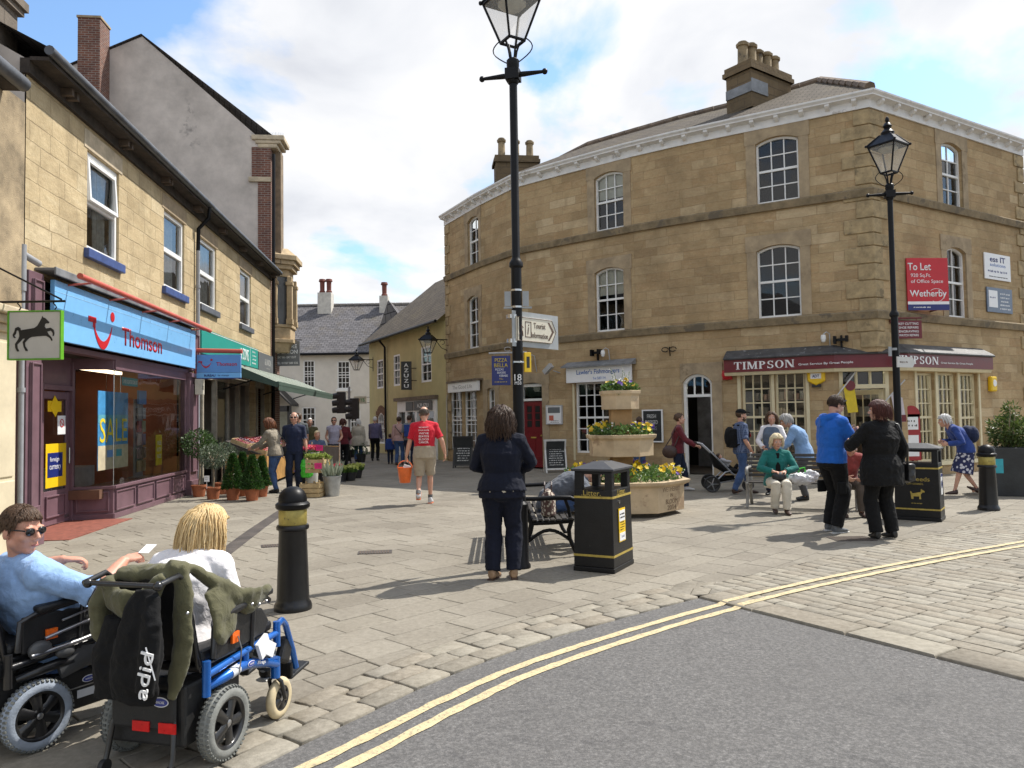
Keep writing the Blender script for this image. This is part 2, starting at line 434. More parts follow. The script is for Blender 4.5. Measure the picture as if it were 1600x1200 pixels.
LEAD=mat('lead_flashing',(.20,.21,.22),.5,.3,3,.2,20)
GOLD=mat('gold_paint',(.42,.31,.06),.5,.2,20)
GLASS=glass()
SLATE_G=slate('grey_slate',(.13,.125,.13))
SLATE_B=slate('brown_stone_slate',(.095,.08,.063),.2,.28,.6,.35)
RENDER_G=mat('grey_weathered_render',(.57,.51,.455),.95,.2,.9,.3,25,wear=((.30,.27,.245),.5,.6))
BRICK_R=brickmat('red_brick',(.20,.075,.045),(.12,.05,.04),(.30,.27,.23))
TUBE=mat('lit_fluorescent_tube',(1,.97,.9),.5,0,emit=6)
WHITE_S=mat('white_sign_board',(.80,.80,.80),.35,.03)
RED_S=mat('red_sign_paint',(.52,.015,.025),.35,.05)
BLUE_S=mat('sky_blue_sign',(.20,.48,.83),.3,.04)
BURG=mat('burgundy_sign',(.14,.012,.02),.35,.1)
BLACKBOARD=mat('blackboard',(.022,.024,.024),.75,.3,8)
CHALK=mat('chalk',(.62,.62,.6),.9,.2,90)
YELLOW_S=mat('yellow_sign',(.80,.52,.01),.4,.04)
NAVY_S=mat('navy_sign',(.015,.025,.16),.35,.1)
INK=mat('black_ink',(.02,.02,.02),.5,.1)
GREY_S=mat('grey_sign',(.13,.14,.15),.4,.06)
TOSUN=Vector((.85*math.cos(R(54)),.52*math.cos(R(54)),math.sin(R(54)))).normalized()
SUN_AZ=math.atan2(.85,.52)
w=bpy.data.worlds.new('World');scene.world=w;w.use_nodes=True
nt=w.node_tree;bg=nt.nodes['Background']
sky=nt.nodes.new('ShaderNodeTexSky');sky.sky_type='NISHITA';sky.sun_disc=False
sky.sun_elevation=R(54);sky.sun_rotation=SUN_AZ;sky.air_density=1.2;sky.dust_density=1.0;sky.ozone_density=2.0
tc=nt.nodes.new('ShaderNodeTexCoord').outputs['Generated']
sx=nt.nodes.new('ShaderNodeSeparateXYZ');nt.links.new(tc,sx.inputs[0])
zz=nt.nodes.new('ShaderNodeMath');zz.operation='MAXIMUM';nt.links.new(sx.outputs[2],zz.inputs[0]);zz.inputs[1].default_value=0
za=nt.nodes.new('ShaderNodeMath');za.operation='ADD';nt.links.new(zz.outputs[0],za.inputs[0]);za.inputs[1].default_value=.22
dv=nt.nodes.new('ShaderNodeVectorMath');dv.operation='DIVIDE';nt.links.new(tc,dv.inputs[0])
cb=nt.nodes.new('ShaderNodeCombineXYZ')
for i in range(3):nt.links.new(za.outputs[0],cb.inputs[i])
nt.links.new(cb.outputs[0],dv.inputs[1])
mp=nt.nodes.new('ShaderNodeMapping');nt.links.new(dv.outputs[0],mp.inputs[0]);mp.inputs['Location'].default_value=(3.5,1.75,0);mp.inputs['Scale'].default_value=(1,.8,0)
n1=noise_n(nt,mp.outputs[0],1.7,9,.53,.25)
cov=ramp(nt,n1,[(.41,(0,0,0)),(.45,(.5,)*3),(.495,(1,1,1))])
n2=noise_n(nt,mp.outputs[0],2.6,6,.5,.3)
shade=ramp(nt,n2,[(.30,(6.0,6.2,6.7)),(.44,(7.3,7.45,7.8)),(.58,(8.5,8.5,8.6))])
skc=mixc(nt,1.0,sky.outputs[0],(1.5,1.72,1.9),'MULTIPLY')
nt.links.new(mixc(nt,cov,skc,shade),bg.inputs['Color']);bg.inputs['Strength'].default_value=.1
sl=bpy.data.lights.new('sun','SUN');sl.energy=5.0;sl.angle=R(.53);sl.color=(1,.95,.87)
so=bpy.data.objects.new('sun',sl);COL.objects.link(so);so.location=(20,10,30)
so.rotation_euler=(-TOSUN).to_track_quat('-Z','Y').to_euler()
vs=scene.view_settings;vs.view_transform='Standard';vs.look='None';vs.gamma=1;vs.use_curve_mapping=False;vs.exposure=0.3
GROUND=mat('paving_joint_sand',(.115,.098,.075),.95,.3,1.2,.3,40)
PAVE=island_mat('paving_slabs',[(.185,.163,.127),(.222,.197,.153),(.198,.175,.136),(.24,.215,.171),(.21,.187,.146),(.165,.143,.11)],.85,.3,22,.5,(.10,.085,.065),.45,.22)
SETT=island_mat('stone_setts',[(.16,.14,.105),(.235,.207,.157),(.19,.158,.113),(.27,.245,.19),(.21,.188,.15)],.85,.6,18,.3,(.10,.085,.065),.6,.3)
def catmull(pts,step=.08):
 out=[]
 for i in range(len(pts)-1):
  p0=pts[max(i-1,0)];p1=pts[i];p2=pts[i+1];p3=pts[min(i+2,len(pts)-1)]
  n=max(2,int((p2-p1).length/step))
  for k in range(n):
   t=k/n
   out.append(.5*((2*p1)+(p2-p0)*t+(2*p0-5*p1+4*p2-p3)*t*t+(3*p1-p0-3*p2+p3)*t**3))
 out.append(pts[-1]);return out
def gp(x,y):p=atz(x,y,0);return Vector((p.x,p.y,0))
def offs(pts,d):
 out=[]
 for i,p in enumerate(pts):
  t=(pts[min(i+1,len(pts)-1)]-pts[max(i-1,0)]).normalized()
  out.append(p+Vector((-t.y,t.x,0))*d)
 return out
edge0=[gp(400,1196),gp(475,1159),gp(569,1114),gp(692,1057),gp(842,1001),gp(1000,956),gp(1092,932)]
d0=(edge0[0]-edge0[1]).normalized()
edge=catmull([edge0[0]+d0*6+Vector((.9,0,0)),edge0[0]+d0*2.2+Vector((.12,0,0))]+edge0)
J0=edge[-1];J1=gp(1600,1060);jd=(J1-J0).normalized();jn=Vector((-jd.y,jd.x,0))
if jn.y<0:jn=-jn
g=MB();g.quad((-900,-900,-.034),(900,-900,-.034),(900,900,-.034),(-900,900,-.034));struct('ground',g,GROUND)
rd=MB();J2=J0+jd*14
poly=edge+[J2,J2+Vector((2,-16,0)),Vector((edge[0].x,edge[0].y-1,0))]
from mathutils.geometry import tessellate_polygon
tri=tessellate_polygon([[Vector((p.x,p.y,0))for p in poly]])
rd.add([(p.x,p.y,-.014)for p in poly],[t if((poly[t[1]]-poly[t[0]]).cross(poly[t[2]]-poly[t[0]])).z>0 else(t[0],t[2],t[1])for t in tri])
struct('road',rd,asphalt())
mid=catmull([(gp(a,b)+gp(c,d))/2 for a,b,c,d in((479,1198,524,1198),(617,1131,640,1139),(700,1088,728,1096),(812,1041,850,1039),(1000,979,1000,990),(1137,940,1157,946),(1300,904,1300,910),(1450,874.5,1450,879.5),(1600,848,1600,852.5))])
d1=(mid[0]-mid[1]).normalized();mid=[mid[0]+d1*3,mid[0]+d1*1]+mid
d2=(mid[-1]-mid[-2]).normalized();mid=mid+[mid[-1]+d2*2,mid[-1]+d2*8+Vector((1.5,-.5,0))]
PAINT=road_paint()
for k,off in(('double_yellow_line',.078),('double_yellow_line',-.078)):
 m=MB();rr=random.Random(3+int(off*100));a=offs(mid,off+.034);b=offs(mid,off-.034)
 vs=[]
 for p,q in zip(a,b):
  side=(p-J0).dot(jn)>-.02
  z=.0105 if side else-.0095
  j1,j2=rr.uniform(-.006,.006),rr.uniform(-.006,.006);n=(p-q).normalized()
  vs+=[p+n*j1+Vector((0,0,z)),q+n*j2+Vector((0,0,z))]
 m.add(vs,[(2*i,2*i+1,2*i+3,2*i+2)for i in range(len(a)-1)])
 struct('yellow_line',m,PAINT)
def clip(poly,p,n):
 out=[]
 for i in range(len(poly)):
  a,b=poly[i],poly[(i+1)%len(poly)]
  da,db=(a-p).dot(n),(b-p).dot(n)
  if da>=0:out.append(a)
  if(da>=0)!=(db>=0):out.append(a+(b-a)*(da/(da-db)))
 return out
def block(mb,poly,z,h,bev=.006,jit=0,rr=random):
 n=len(poly)
 if n<3:return
 c=sum(poly,Vector((0,0,0)))/n
 tilt=[rr.uniform(-jit,jit)for _ in poly]
 top=[p+(c-p).normalized()*min(bev*1.4,(c-p).length*.3)+Vector((0,0,z+t))for p,t in zip(poly,tilt)]
 mid_=[p+Vector((0,0,z-bev+t))for p,t in zip(poly,tilt)]
 bot=[p+Vector((0,0,z-h))for p in poly]
 mb.add(top+mid_+bot,[tuple(range(n))]+[(i,n+i,n+(i+1)%n,(i+1)%n)for i in range(n)]+[(n+i,2*n+i,2*n+(i+1)%n,n+(i+1)%n)for i in range(n)])
KW=.47
kin=offs(edge,KW)
def inside_kerb(p):
 i=min(range(len(kin)),key=lambda k:(kin[k]-p).length_squared)
 t=(kin[min(i+1,len(kin)-1)]-kin[max(i-1,0)]).normalized();n=Vector((-t.y,t.x,0))
 return i,n
rr=random.Random(11)
kb=MB()
for row,(o0,o1)in enumerate(((.0,.17),(.175,.32),(.325,.465))):
 A=offs(edge,o0);B=offs(edge,o1);i=0;L=[0]
 for k in range(1,len(edge)):L.append(L[-1]+(edge[k]-edge[k-1]).length)
 def at(P,s):
  s=max(0,min(L[-1]-1e-4,s));k=max(j for j in range(len(L)-1)if L[j]<=s);t=(s-L[k])/(L[k+1]-L[k]);return P[k].lerp(P[k+1],t)
 s=rr.uniform(0,.1)
 while s<L[-1]-.1:
  e=min(L[-1],s+rr.uniform(.19,.33)*(1.3 if row==0 else 1));q=lambda:Vector((rr.uniform(-.012,.012),rr.uniform(-.012,.012),0))
  pl=[at(A,s+.006)+q()*.4,at(A,e-.006)+q()*.4,at(B,e-.006)+q(),at(B,s+.006)+q()]
  m_=[pl[0],pl[0].lerp(pl[1],.5),pl[1],pl[1].lerp(pl[2],.5)+q(),pl[2],pl[2].lerp(pl[3],.5),pl[3],pl[3].lerp(pl[0],.5)+q()]
  block(kb,[c+(p-c)*(.965 if j%2==0 else 1)for c in[sum(m_,Vector((0,0,0)))/8]for j,p in enumerate(m_)],rr.uniform(.001,.005),.04,.006,.0015,rr);s=e
struct('kerb',kb,SETT,60)
L2a=gp(1052,926);L2b=gp(1600,800);l2=(L2b-L2a).normalized();l2n=Vector((l2.y,-l2.x,0))
pv=MB();ang=R(46);cx_,sx_=Vector((math.cos(ang),math.sin(ang),0)),Vector((-math.sin(ang),math.cos(ang),0))
def visible(p,mg=1.35,ymax=44):
 return p.y>1.6 and p.y<ymax and abs(p.x)<p.y*.667*mg+1.5
H_,W_=.33,.47
for r in range(-170,170):
 x=-60+rr.uniform(0,.4)
 while x<60:
  l=W_*rr.choice((.8,1,1,1.25,1.5));c=cx_*(x+l/2)+sx_*(r*H_)
  if visible(c)and c.x>-13 and c.x<17 and c.y<47:
   pl=[cx_*(x+.004)+sx_*(r*H_+.004),cx_*(x+l-.004)+sx_*(r*H_+.004),cx_*(x+l-.004)+sx_*((r+1)*H_-.004),cx_*(x+.004)+sx_*((r+1)*H_-.004)]
   if c.y<9:
    i,n=inside_kerb(c)
    pl=clip(pl,kin[i],n)if i<len(kin)-1 else pl
   if len(pl)>2 and(c-L2a).dot(l2)>-.6:pl=clip(pl,L2a,-l2n)
   if len(pl)>2:block(pv,pl,rr.uniform(-.0015,.0015),.03,.004,.001,rr)
  x+=l
struct('paving',pv,PAVE)
sm=MB()
def sett_region(pl):
 pl=clip(pl,L2a,l2n)
 if len(pl)>2:pl=clip(pl,J0+jn*.30,jn)if True else pl
 return pl
r=-60
while r<160:
 h=.155;x=-4+rr.uniform(0,.2)
 while x<18:
  l=rr.uniform(.18,.34);c=J0+jd*(x+l/2)+jn*(r*h)
  if visible(c,1.3,16):
   q=lambda:jd*rr.uniform(-.008,.008)+jn*rr.uniform(-.008,.008)
   pl=[J0+jd*(x+.004)+jn*(r*h+.004)+q(),J0+jd*(x+l-.004)+jn*(r*h+.004)+q(),J0+jd*(x+l-.004)+jn*((r+1)*h-.004)+q(),J0+jd*(x+.004)+jn*((r+1)*h-.004)+q()]
   if(c-J0).dot(jn)>-.3 or(c-J0).dot(jd)<0:
    pl=sett_region(pl)
    if len(pl)>2:block(sm,pl,rr.uniform(.001,.004),.04,.005,.0015,rr)
  x+=l
 r+=1
for r in range(-1,9):
 for k in range(14):
  x=-3.0+k*.25;p=J0+jd*x+jn*(r*.155)
  if-2.9<x<.4:block(sm,[p+jd*.004+jn*.004,p+jd*.246+jn*.004,p+jd*.246+jn*.151,p+jd*.004+jn*.151],-.004,.03,.004,.001,rr)if(p+jd*.12-kin[inside_kerb(p)[0]]).dot(inside_kerb(p)[1])>-.12 or x>-.25 and r>0 else None
for q_ in(((1040,930),(1056,911),(1088,910),(1078,929)),((1079,929),(1089,910),(1118,909),(1106,928)),((1107,928),(1119,909),(1150,915),(1132,934))):block(sm,[gp(*k)for k in q_],.0,.012,.004,0,rr)
struct('sett_paving',sm,SETT,60)
js=MB();x=0
while x<14:
 l=rr.uniform(.55,1.0)
 block(js,[J0+jd*(x+.005)+jn*.0,J0+jd*(x+l-.005)+jn*.0,J0+jd*(x+l-.005)+jn*.29,J0+jd*(x+.005)+jn*.29],rr.uniform(.004,.009),.05,.01,.002,rr);x+=l
struct('edging_stones',js,SETT,60)
DRAIN=mat('iron_drain_channel',(.07,.058,.05),.7,.35,3,.5,40)
dc=MB();pts=[gp(345,868),gp(400,827),gp(450,793),gp(520,744)]
dl=pts[0]-pts[1];pts=[pts[0]+dl.normalized()*.8]+pts;pts[-1]=pts[-1]+(pts[-1]-pts[-2]).normalized()*4
a=offs(pts,.10);b=offs(pts,-.10)
for i in range(len(pts)-1):
 n=max(1,int((pts[i+1]-pts[i]).length/.5))
 for k in range(n):
  p=[a[i].lerp(a[i+1],k/n),b[i].lerp(b[i+1],k/n),b[i].lerp(b[i+1],(k+.985)/n),a[i].lerp(a[i+1],(k+.985)/n)]
  block(dc,[Vector(v)for v in p],.0045,.02,.002)
struct('drain_channel',dc,DRAIN)
def cover(c,rz,sx,sy,label,cat):
 t=thing('drain_cover',label,cat,(c.x,c.y,0),rz)
 m=MB();m.box(-sx/2,sx/2,-sy/2,sy/2,-.02,.006);m.build('frame',DRAIN,t)
 m=MB()
 n=int(sx/.035)
 for i in range(n):m.box(-sx/2+.02+i*(sx-.04)/n,-sx/2+.02+i*(sx-.04)/n+.016,-sy/2+.02,sy/2-.02,.006,.010)
 m.build('grating',mat('rusty_iron',(.10,.075,.055),.8,.3,20),t)
cover(gp(586,863),R(8),.40,.22,'small iron drain grating in the open paving right of the near bollard','drain cover')
cover(gp(425,853),R(20),.26,.22,'small iron grating half hidden just left of the near bollard','drain cover')
cover(gp(1330,842),R(0),.5,.35,'rusty inspection cover in the paving between the two standing shoppers','drain cover')
def arc(u0,u1,z,rise,n=8):
 if rise<=0:return[(u0,z),(u1,z)]
 w_=(u1-u0)/2;r=(w_*w_+rise*rise)/(2*rise);c=(u0+u1)/2;zc=z-r
 a=math.asin(min(1,w_/r))
 return[(c+r*math.sin(-a+2*a*i/n),zc+r*math.cos(-a+2*a*i/n))for i in range(n+1)]
def wall(mb,fr,L,z0,z1,ops=(),reveal=.2,uo=0.0,d=0.0,u_start=0.0):
 ops=[o for o in ops if z0<(o[2]+o[3])/2<z1]
 mb.M=fr
 us=sorted({u_start,L}|{x for o in ops for x in o[:2]if u_start<x<L});zs=sorted({z0,z1}|{x for o in ops for x in o[2:4]if z0<x<z1})
 def q(a,b,c,e):
  mb.quad((a,-d,c),(b,-d,c),(b,-d,e),(a,-d,e),[(a+uo,c),(b+uo,c),(b+uo,e),(a+uo,e)])
 for i in range(len(us)-1):
  for j in range(len(zs)-1):
   mu,mz=(us[i]+us[i+1])/2,(zs[j]+zs[j+1])/2
   if any(o[0]<mu<o[1]and o[2]<mz<o[3]for o in ops):continue
   q(us[i],us[i+1],zs[j],zs[j+1])
 for o in ops:
  u0,u1,a,b=o[:4];rise=o[4]if len(o)>4 else 0
  P=arc(u0,u1,b,rise)
  if rise>0:
   for k in range(len(P)-1):
    (ua,za),(ub,zb)=P[k],P[k+1]
    mb.quad((ua,-d,za),(ub,-d,zb),(ub,-d,b),(ua,-d,b),[(ua+uo,za),(ub+uo,zb),(ub+uo,b),(ua+uo,b)])
  edge_=[(u0,a)]+([(u0,b)]if rise<=0 else[])+(P if rise>0 else[])+([(u1,b)]if rise<=0 else[])+[(u1,a)]
  for k in range(len(edge_)-1):
   (ua,za),(ub,zb)=edge_[k],edge_[k+1]
   mb.quad((ua,-d,za),(ua,reveal-d,za),(ub,reveal-d,zb),(ub,-d,zb),[(ua+uo,za),(ua+uo+reveal,za),(ub+uo+reveal,zb),(ub+uo,zb)])
  mb.quad((u0,-d,a),(u1,-d,a),(u1,reveal-d,a),(u0,reveal-d,a),[(u0+uo,a),(u1+uo,a),(u1+uo,a+reveal),(u0+uo,a+reveal)])
BLIND=mat('pale_roller_blind',(.58,.54,.45),.9,.06)
CURTAIN=mat('net_curtain',(.42,.41,.38),.95,.2,12)
def sash(root,fr,u0,u1,z0,z1,cols=3,rows=4,rise=0,sb=.12,fm=None,name='window',blind=0,bar=.022,fw=.055,rail=True,sill=None,curtain=False,label=None,top_open=0):
 fm=fm or WHITE_P
 m=MB(fr);P=arc(u0,u1,z1,rise);t=.05
 m.box(u0,u0+fw,sb-t,sb+.03,z0,z1-rise);m.box(u1-fw,u1,sb-t,sb+.03,z0,z1-rise);m.box(u0+fw,u1-fw,sb-t,sb+.03,z0,z0+fw*1.1)
 Q=arc(u0+fw,u1-fw,z1-fw,rise*.9)if rise>0 else[(u0+fw,z1-fw),(u1-fw,z1-fw)]
 P2=P if rise>0 else[(u0,z1),(u1,z1)]
 for k in range(len(P2)-1):
  a,b,c,e=P2[k],P2[k+1],Q[k+1],Q[k]
  m.poly([(e[0],sb-t,e[1]),(c[0],sb-t,c[1]),(b[0],sb-t,b[1]),(a[0],sb-t,a[1])],(0,t+.03,0))
 def top(u):
  if rise<=0:return z1-fw
  for k in range(len(Q)-1):
   if Q[k][0]<=u<=Q[k+1][0]:
    f=(u-Q[k][0])/(Q[k+1][0]-Q[k][0]);return Q[k][1]*(1-f)+Q[k+1][1]*f
  return z1-fw-rise
 iu0,iu1,iz0=u0+fw,u1-fw,z0+fw*1.1
 zm=(iz0+z1-fw)/2
 for i in range(1,cols):
  u=iu0+(iu1-iu0)*i/cols;m.box(u-bar/2,u+bar/2,sb-.025,sb+.012,iz0,top(u))
 for j in range(1,rows):
  z=iz0+(z1-fw-iz0)*j/rows
  if z>top(iu0)-.02:continue
  mr=rail and rows%2==0 and j==rows//2
  h=.028 if mr else bar/2
  m.box(iu0,iu1,sb-(.045 if mr else.023),sb+.014,z-h,z+h)
 if rail and rows%2==1:m.box(iu0,iu1,sb-.045,sb+.014,zm-.026,zm+.026)
 o=m.build(name,fm,root,world=True)
 if label:o['label']=label
 g=MB(fr);g.add([(a,sb+.005,b)for a,b in[(u0+.01,z0+.01)]+[(u1-.01,z0+.01)]+([(u1-.01,z1-.01),(u0+.01,z1-.01)]if rise<=0 else[(x,y-.01)for x,y in reversed(P)])],[tuple(range(4 if rise<=0 else 2+len(P)))])
 g.build('pane',GLASS,o,world=True)
 if blind:
  b=MB(fr);zt=z1-.03;b.box(u0+.03,u1-.03,sb+.06,sb+.066,zt-(z1-z0)*blind,zt);b.build('blind',BLIND,o,world=True)
 if curtain:
  b=MB(fr);n=24
  for lo,hi in((u0+.02,u0+(u1-u0)*.33),(u1-(u1-u0)*.3,u1-.02)):
   vs=[(lo+(hi-lo)*k/n,sb+.12+.025*math.sin(k*1.9),z)for k in range(n+1)for z in(z0,z1-rise)]
   b.add(vs,[(2*k,2*k+2,2*k+3,2*k+1)for k in range(n)])
  b.build('curtain',CURTAIN,o,world=True,smooth=60)
 if sill:
  b=MB(fr);b.box(u0-.08,u1+.08,-.09,.1,z0-.14,z0-.004);b.build('sill',sill,o,world=True,bevel=.01)
 return o
def roofquad(mb,a,b,c,d,th=0):
 a,b,c,d=map(Vector,(a,b,c,d));ex=(b-a).normalized()
 def uv(p):r_=p-a;u=r_.dot(ex);return(u,(r_-ex*u).length)
 mb.quad(a,b,c,d,[uv(a),uv(b),uv(c),uv(d)])
def uvbox(mb,x0,x1,y0,y1,z0,z1):
 for a,b,l in(((x0,y0),(x1,y0),x1-x0),((x1,y0),(x1,y1),y1-y0),((x1,y1),(x0,y1),x1-x0),((x0,y1),(x0,y0),y1-y0)):
  mb.quad((*a,z0),(*b,z0),(*b,z1),(*a,z1),[(0,z0),(l,z0),(l,z1),(0,z1)])
 mb.quad((x0,y0,z1),(x1,y0,z1),(x1,y1,z1),(x0,y1,z1),[(0,0),(x1-x0,0),(x1-x0,y1-y0),(0,y1-y0)])
def pot(mb,c,h,r=.13):
 mb.lathe([(r*1.15,0),(r*1.15,.06),(r,.09),(r*.92,h*.8),(r*1.2,h*.82),(r*1.25,h*.92),(r*.95,h*.94),(r*.9,h),(r*.7,h),(r*.7,h*.9)],14,c)
ROOT={}
def out2(a,b):
 d=(Vector((b[0],b[1],0))-Vector((a[0],a[1],0))).normalized();return Vector((d.y,-d.x,0))
def offline(pts,d):
 pts=[Vector((p[0],p[1],0))for p in pts];res=[]
 for i,p in enumerate(pts):
  n0=out2(pts[i-1],p)if i>0 else None;n1=out2(p,pts[i+1])if i<len(pts)-1 else None
  if n0 is None:res.append(p+n1*d)
  elif n1 is None:res.append(p+n0*d)
  else:
   b=(n0+n1).normalized();res.append(p+b*(d/max(.3,b.dot(n0))))
 return res
def sweep(mb,pts,prof,caps=True):
 mb.M=Matrix();k=len(prof);n=len(pts)
 lines=[offline(pts,d)for d,z in prof]
 vs=[(lines[j][i].x,lines[j][i].y,prof[j][1])for i in range(n)for j in range(k)]
 fs=[(i*k+j,(i+1)*k+j,(i+1)*k+(j+1)%k,i*k+(j+1)%k)for i in range(n-1)for j in range(k)]
 if caps:fs+=[tuple(range(k)),tuple((n-1)*k+j for j in reversed(range(k)))]
 mb.add(vs,fs);return mb
def sbox(d0,d1,z0,z1):return[(d0,z0),(d1,z0),(d1,z1),(d0,z1)]
EZ=8.7
EPX=[(695,352),(751,319),(806,291.8),(890,269),(985,244.3),(1055,228),(1122,214),(1357,166)]
Q=[atz(x,y,EZ)for x,y in EPX]
qR=atz(1597,243,EZ)
PL=Q+[qR]
KC=len(Q)-1
cb=thing('corner_building','large three storey sandstone corner building with white bracketed cornice and curved front','building',(Q[-1].x,Q[-1].y,0))
FR=[frame(PL[i],PL[i+1])for i in range(len(PL)-1)]
LEN=[Vector((PL[i+1].x-PL[i].x,PL[i+1].y-PL[i].y,0)).length for i in range(len(PL)-1)]
UO=[0]
for l in LEN:UO.append(UO[-1]+l)
def seg_at(px):
 if px>1357:return KC
 for i in range(len(EPX)-1):
  if EPX[i][0]<=px<=EPX[i+1][0]:return i
 return 0
OPS={i:[]for i in range(len(FR))};WIN=[]
def addop(i,u0,u1,z0,z1,rise,k):
 u0=max(.04,u0);u1=min(LEN[i]-.04,u1);OPS[i].append((u0,u1,z0,z1,rise));WIN.append((i,u0,u1,z0,z1,rise,k));return WIN[-1]
def op(px0,px1,y0,y1,rise=.12,**k):
 i=seg_at((px0+px1)/2);return addop(i,*rect(FR[i],px0,px1,y0,y1),rise,k)
def opz(px0,px1,z0,z1,ym,rise=.12,**k):
 i=seg_at((px0+px1)/2);return addop(i,hit(FR[i],px0,ym)[0],hit(FR[i],px1,ym)[0],z0,z1,rise,k)
S2,S1=6.78,3.92
for x0,x1,y in((731,748,380),(929,974,310),(1181,1248,262),(1471,1503,268)):
 opz(x0,x1,S2+.01,S2+1.64,y,surround=1,blind=.42 if x0==929 else 0,rows=4,cols=3 if x0<1400 and x0>800 else 2)
for x0,x1,y in((731,748,500),(930,975,462),(1183,1251,432),(1480,1510,438)):
 opz(x0,x1,S1+.01,S1+1.8,y,surround=1,blind=.40 if x0==930 else 0,rows=4,cols=3 if x0<1400 and x0>800 else 2)
op(703,722,611,703,0,shop=1,cols=3,rows=7);op(724.5,745,610,704,0,shop=1,cols=3,rows=7)
op(762,774,606,684,.05,surround=2,cols=2,rows=4)
reddoor=op(813,848,598,737,.06,door=1,surround=2)
fishw=op(899,954,597,708,0,cols=4,rows=6,shop=1)
doorway=op(1062,1114,584,748,.22,doorway=1,surround=2)
tw1=op(1160,1206,582,722,0,timp=1,cols=3,rows=6);tw2=op(1212,1259,581,720,0,timp=1,cols=3,rows=6)
tr1=op(1434,1462,583,722,0,timp=1,cols=4,rows=6);tr2=op(1466,1497,583,722,0,timp=1,cols=4,rows=6);tr3=op(1501,1529,584,722,0,timp=1,cols=4,rows=6)
CH=2.96
uA=hit(FR[KC-1],1303,620)[0];uB=hit(FR[KC],1406,620)[0]
cA=FR[KC-1]@V(uA,0,0);cB=FR[KC]@V(uB,0,0)
FC=frame(cA,cB);LC=(cB-cA).length
cdoor=rect(FC,1313,1391,588,748)
wm=MB()
for i,(fr,L)in enumerate(zip(FR,LEN)):
 if i==KC-1:wall(wm,fr,L,CH,EZ,OPS[i],.2,UO[i]);wall(wm,fr,uA,0,CH,OPS[i],.2,UO[i])
 elif i==KC:wall(wm,fr,L,CH,EZ,OPS[i],.2,UO[i]);wall(wm,fr,L,0,CH,OPS[i],.2,UO[i],u_start=uB)
 else:wall(wm,fr,L,0,EZ,OPS[i],.2,UO[i])
wall(wm,FC,LC,0,CH,[(cdoor[0]+.02,cdoor[1]-.02,-.01,2.7,0)],.15,40)
wm.M=Matrix();wm.add([(cA.x,cA.y,CH),(Q[-1].x,Q[-1].y,CH),(cB.x,cB.y,CH)],[(0,1,2)],[[(0,0),(1,0),(1,1)]])
DEP=6.6
inn=offline(PL,-DEP)
for a,b in((Vector(inn[0]),PL[0]),(PL[-1],Vector(inn[-1]))):
 f=frame(a,b);wall(wm,f,(Vector((b.x-a.x,b.y-a.y,0))).length,0,EZ,[],.2,60)
wm.build('wall',STONE_C,cb,world=True)
bk=MB();wall(bk,frame(inn[-1],inn[KC]),(inn[-1]-inn[KC]).length,0,EZ,[],.2,80)
for i in range(KC):wall(bk,frame(inn[i+1],inn[i]),(inn[i+1]-inn[i]).length,0,EZ,[],.2,90)
bk.build('rear_wall',STONE_C,cb,world=True)
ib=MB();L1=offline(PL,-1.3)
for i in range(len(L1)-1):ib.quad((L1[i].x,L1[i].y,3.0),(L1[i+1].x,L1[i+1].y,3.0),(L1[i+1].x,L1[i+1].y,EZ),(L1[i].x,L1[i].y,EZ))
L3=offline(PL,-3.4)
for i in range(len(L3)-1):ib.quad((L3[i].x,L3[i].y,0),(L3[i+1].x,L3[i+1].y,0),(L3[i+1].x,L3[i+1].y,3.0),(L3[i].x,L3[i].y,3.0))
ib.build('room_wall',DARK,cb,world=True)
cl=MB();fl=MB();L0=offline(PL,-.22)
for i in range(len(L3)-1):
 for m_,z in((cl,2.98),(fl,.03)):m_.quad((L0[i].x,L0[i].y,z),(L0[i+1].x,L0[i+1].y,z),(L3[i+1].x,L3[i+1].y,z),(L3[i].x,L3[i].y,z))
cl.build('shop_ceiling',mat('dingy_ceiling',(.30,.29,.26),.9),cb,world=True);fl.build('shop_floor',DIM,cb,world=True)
sc=MB();
for z in(S2,S1):
 sweep(sc,PL,[(-.02,z-.2),(.07,z-.2),(.10,z-.03),(.06,z+.0),(-.02,z+.005)])
sc.build('string_course',STRING,cb,world=True,bevel=.008)
co=MB();sweep(co,PL,[(-.1,8.67),(.04,8.67),(.04,8.86),(.20,8.90),(.20,8.93),(.25,8.98),(.25,9.02),(-.1,9.02)])
for fr,L in zip(FR,LEN):
 co.M=fr;n=max(2,round(L/.62))
 for k in range(n):
  u=L*(k+.5)/n
  co.add([(u-.05,-.04,8.75),(u+.05,-.04,8.75),(u+.05,-.04,8.9),(u-.05,-.04,8.9),(u-.05,-.18,8.84),(u+.05,-.18,8.84),(u+.05,-.18,8.895),(u-.05,-.18,8.895),(u-.05,-.12,8.79),(u+.05,-.12,8.79)],[(0,1,9,8),(8,9,5,4),(4,5,6,7),(0,8,4,7,3),(1,2,6,5,9)])
co.build('cornice',mat('chipped_white_cornice_paint',(.72,.71,.69),.6,.08,4,.2,40,wear=((.45,.42,.38),2.5,.6)),cb,world=True)
qm=MB();q2=MB();q3=MB();rr=random.Random(5)
def quoin(qm,pts_fn,z,h):sweep(qm,pts_fn,[(-.01,z+.012),(.035,z+.012),(.035,z+h-.012),(-.01,z+h-.012)])
z=3.05;k=0
df=(Q[-2]-Q[-1]).normalized();dr=(qR-Q[-1]).normalized();df.z=dr.z=0
while z<8.6:
 h=min(rr.uniform(.3,.42),8.66-z);a,b=((.62,.3)if k%2 else(.34,.55))
 quoin(qm,[Q[-1]+df*a,Q[-1],Q[-1]+dr*b],z,h);z+=h;k+=1
z=.05;k=0
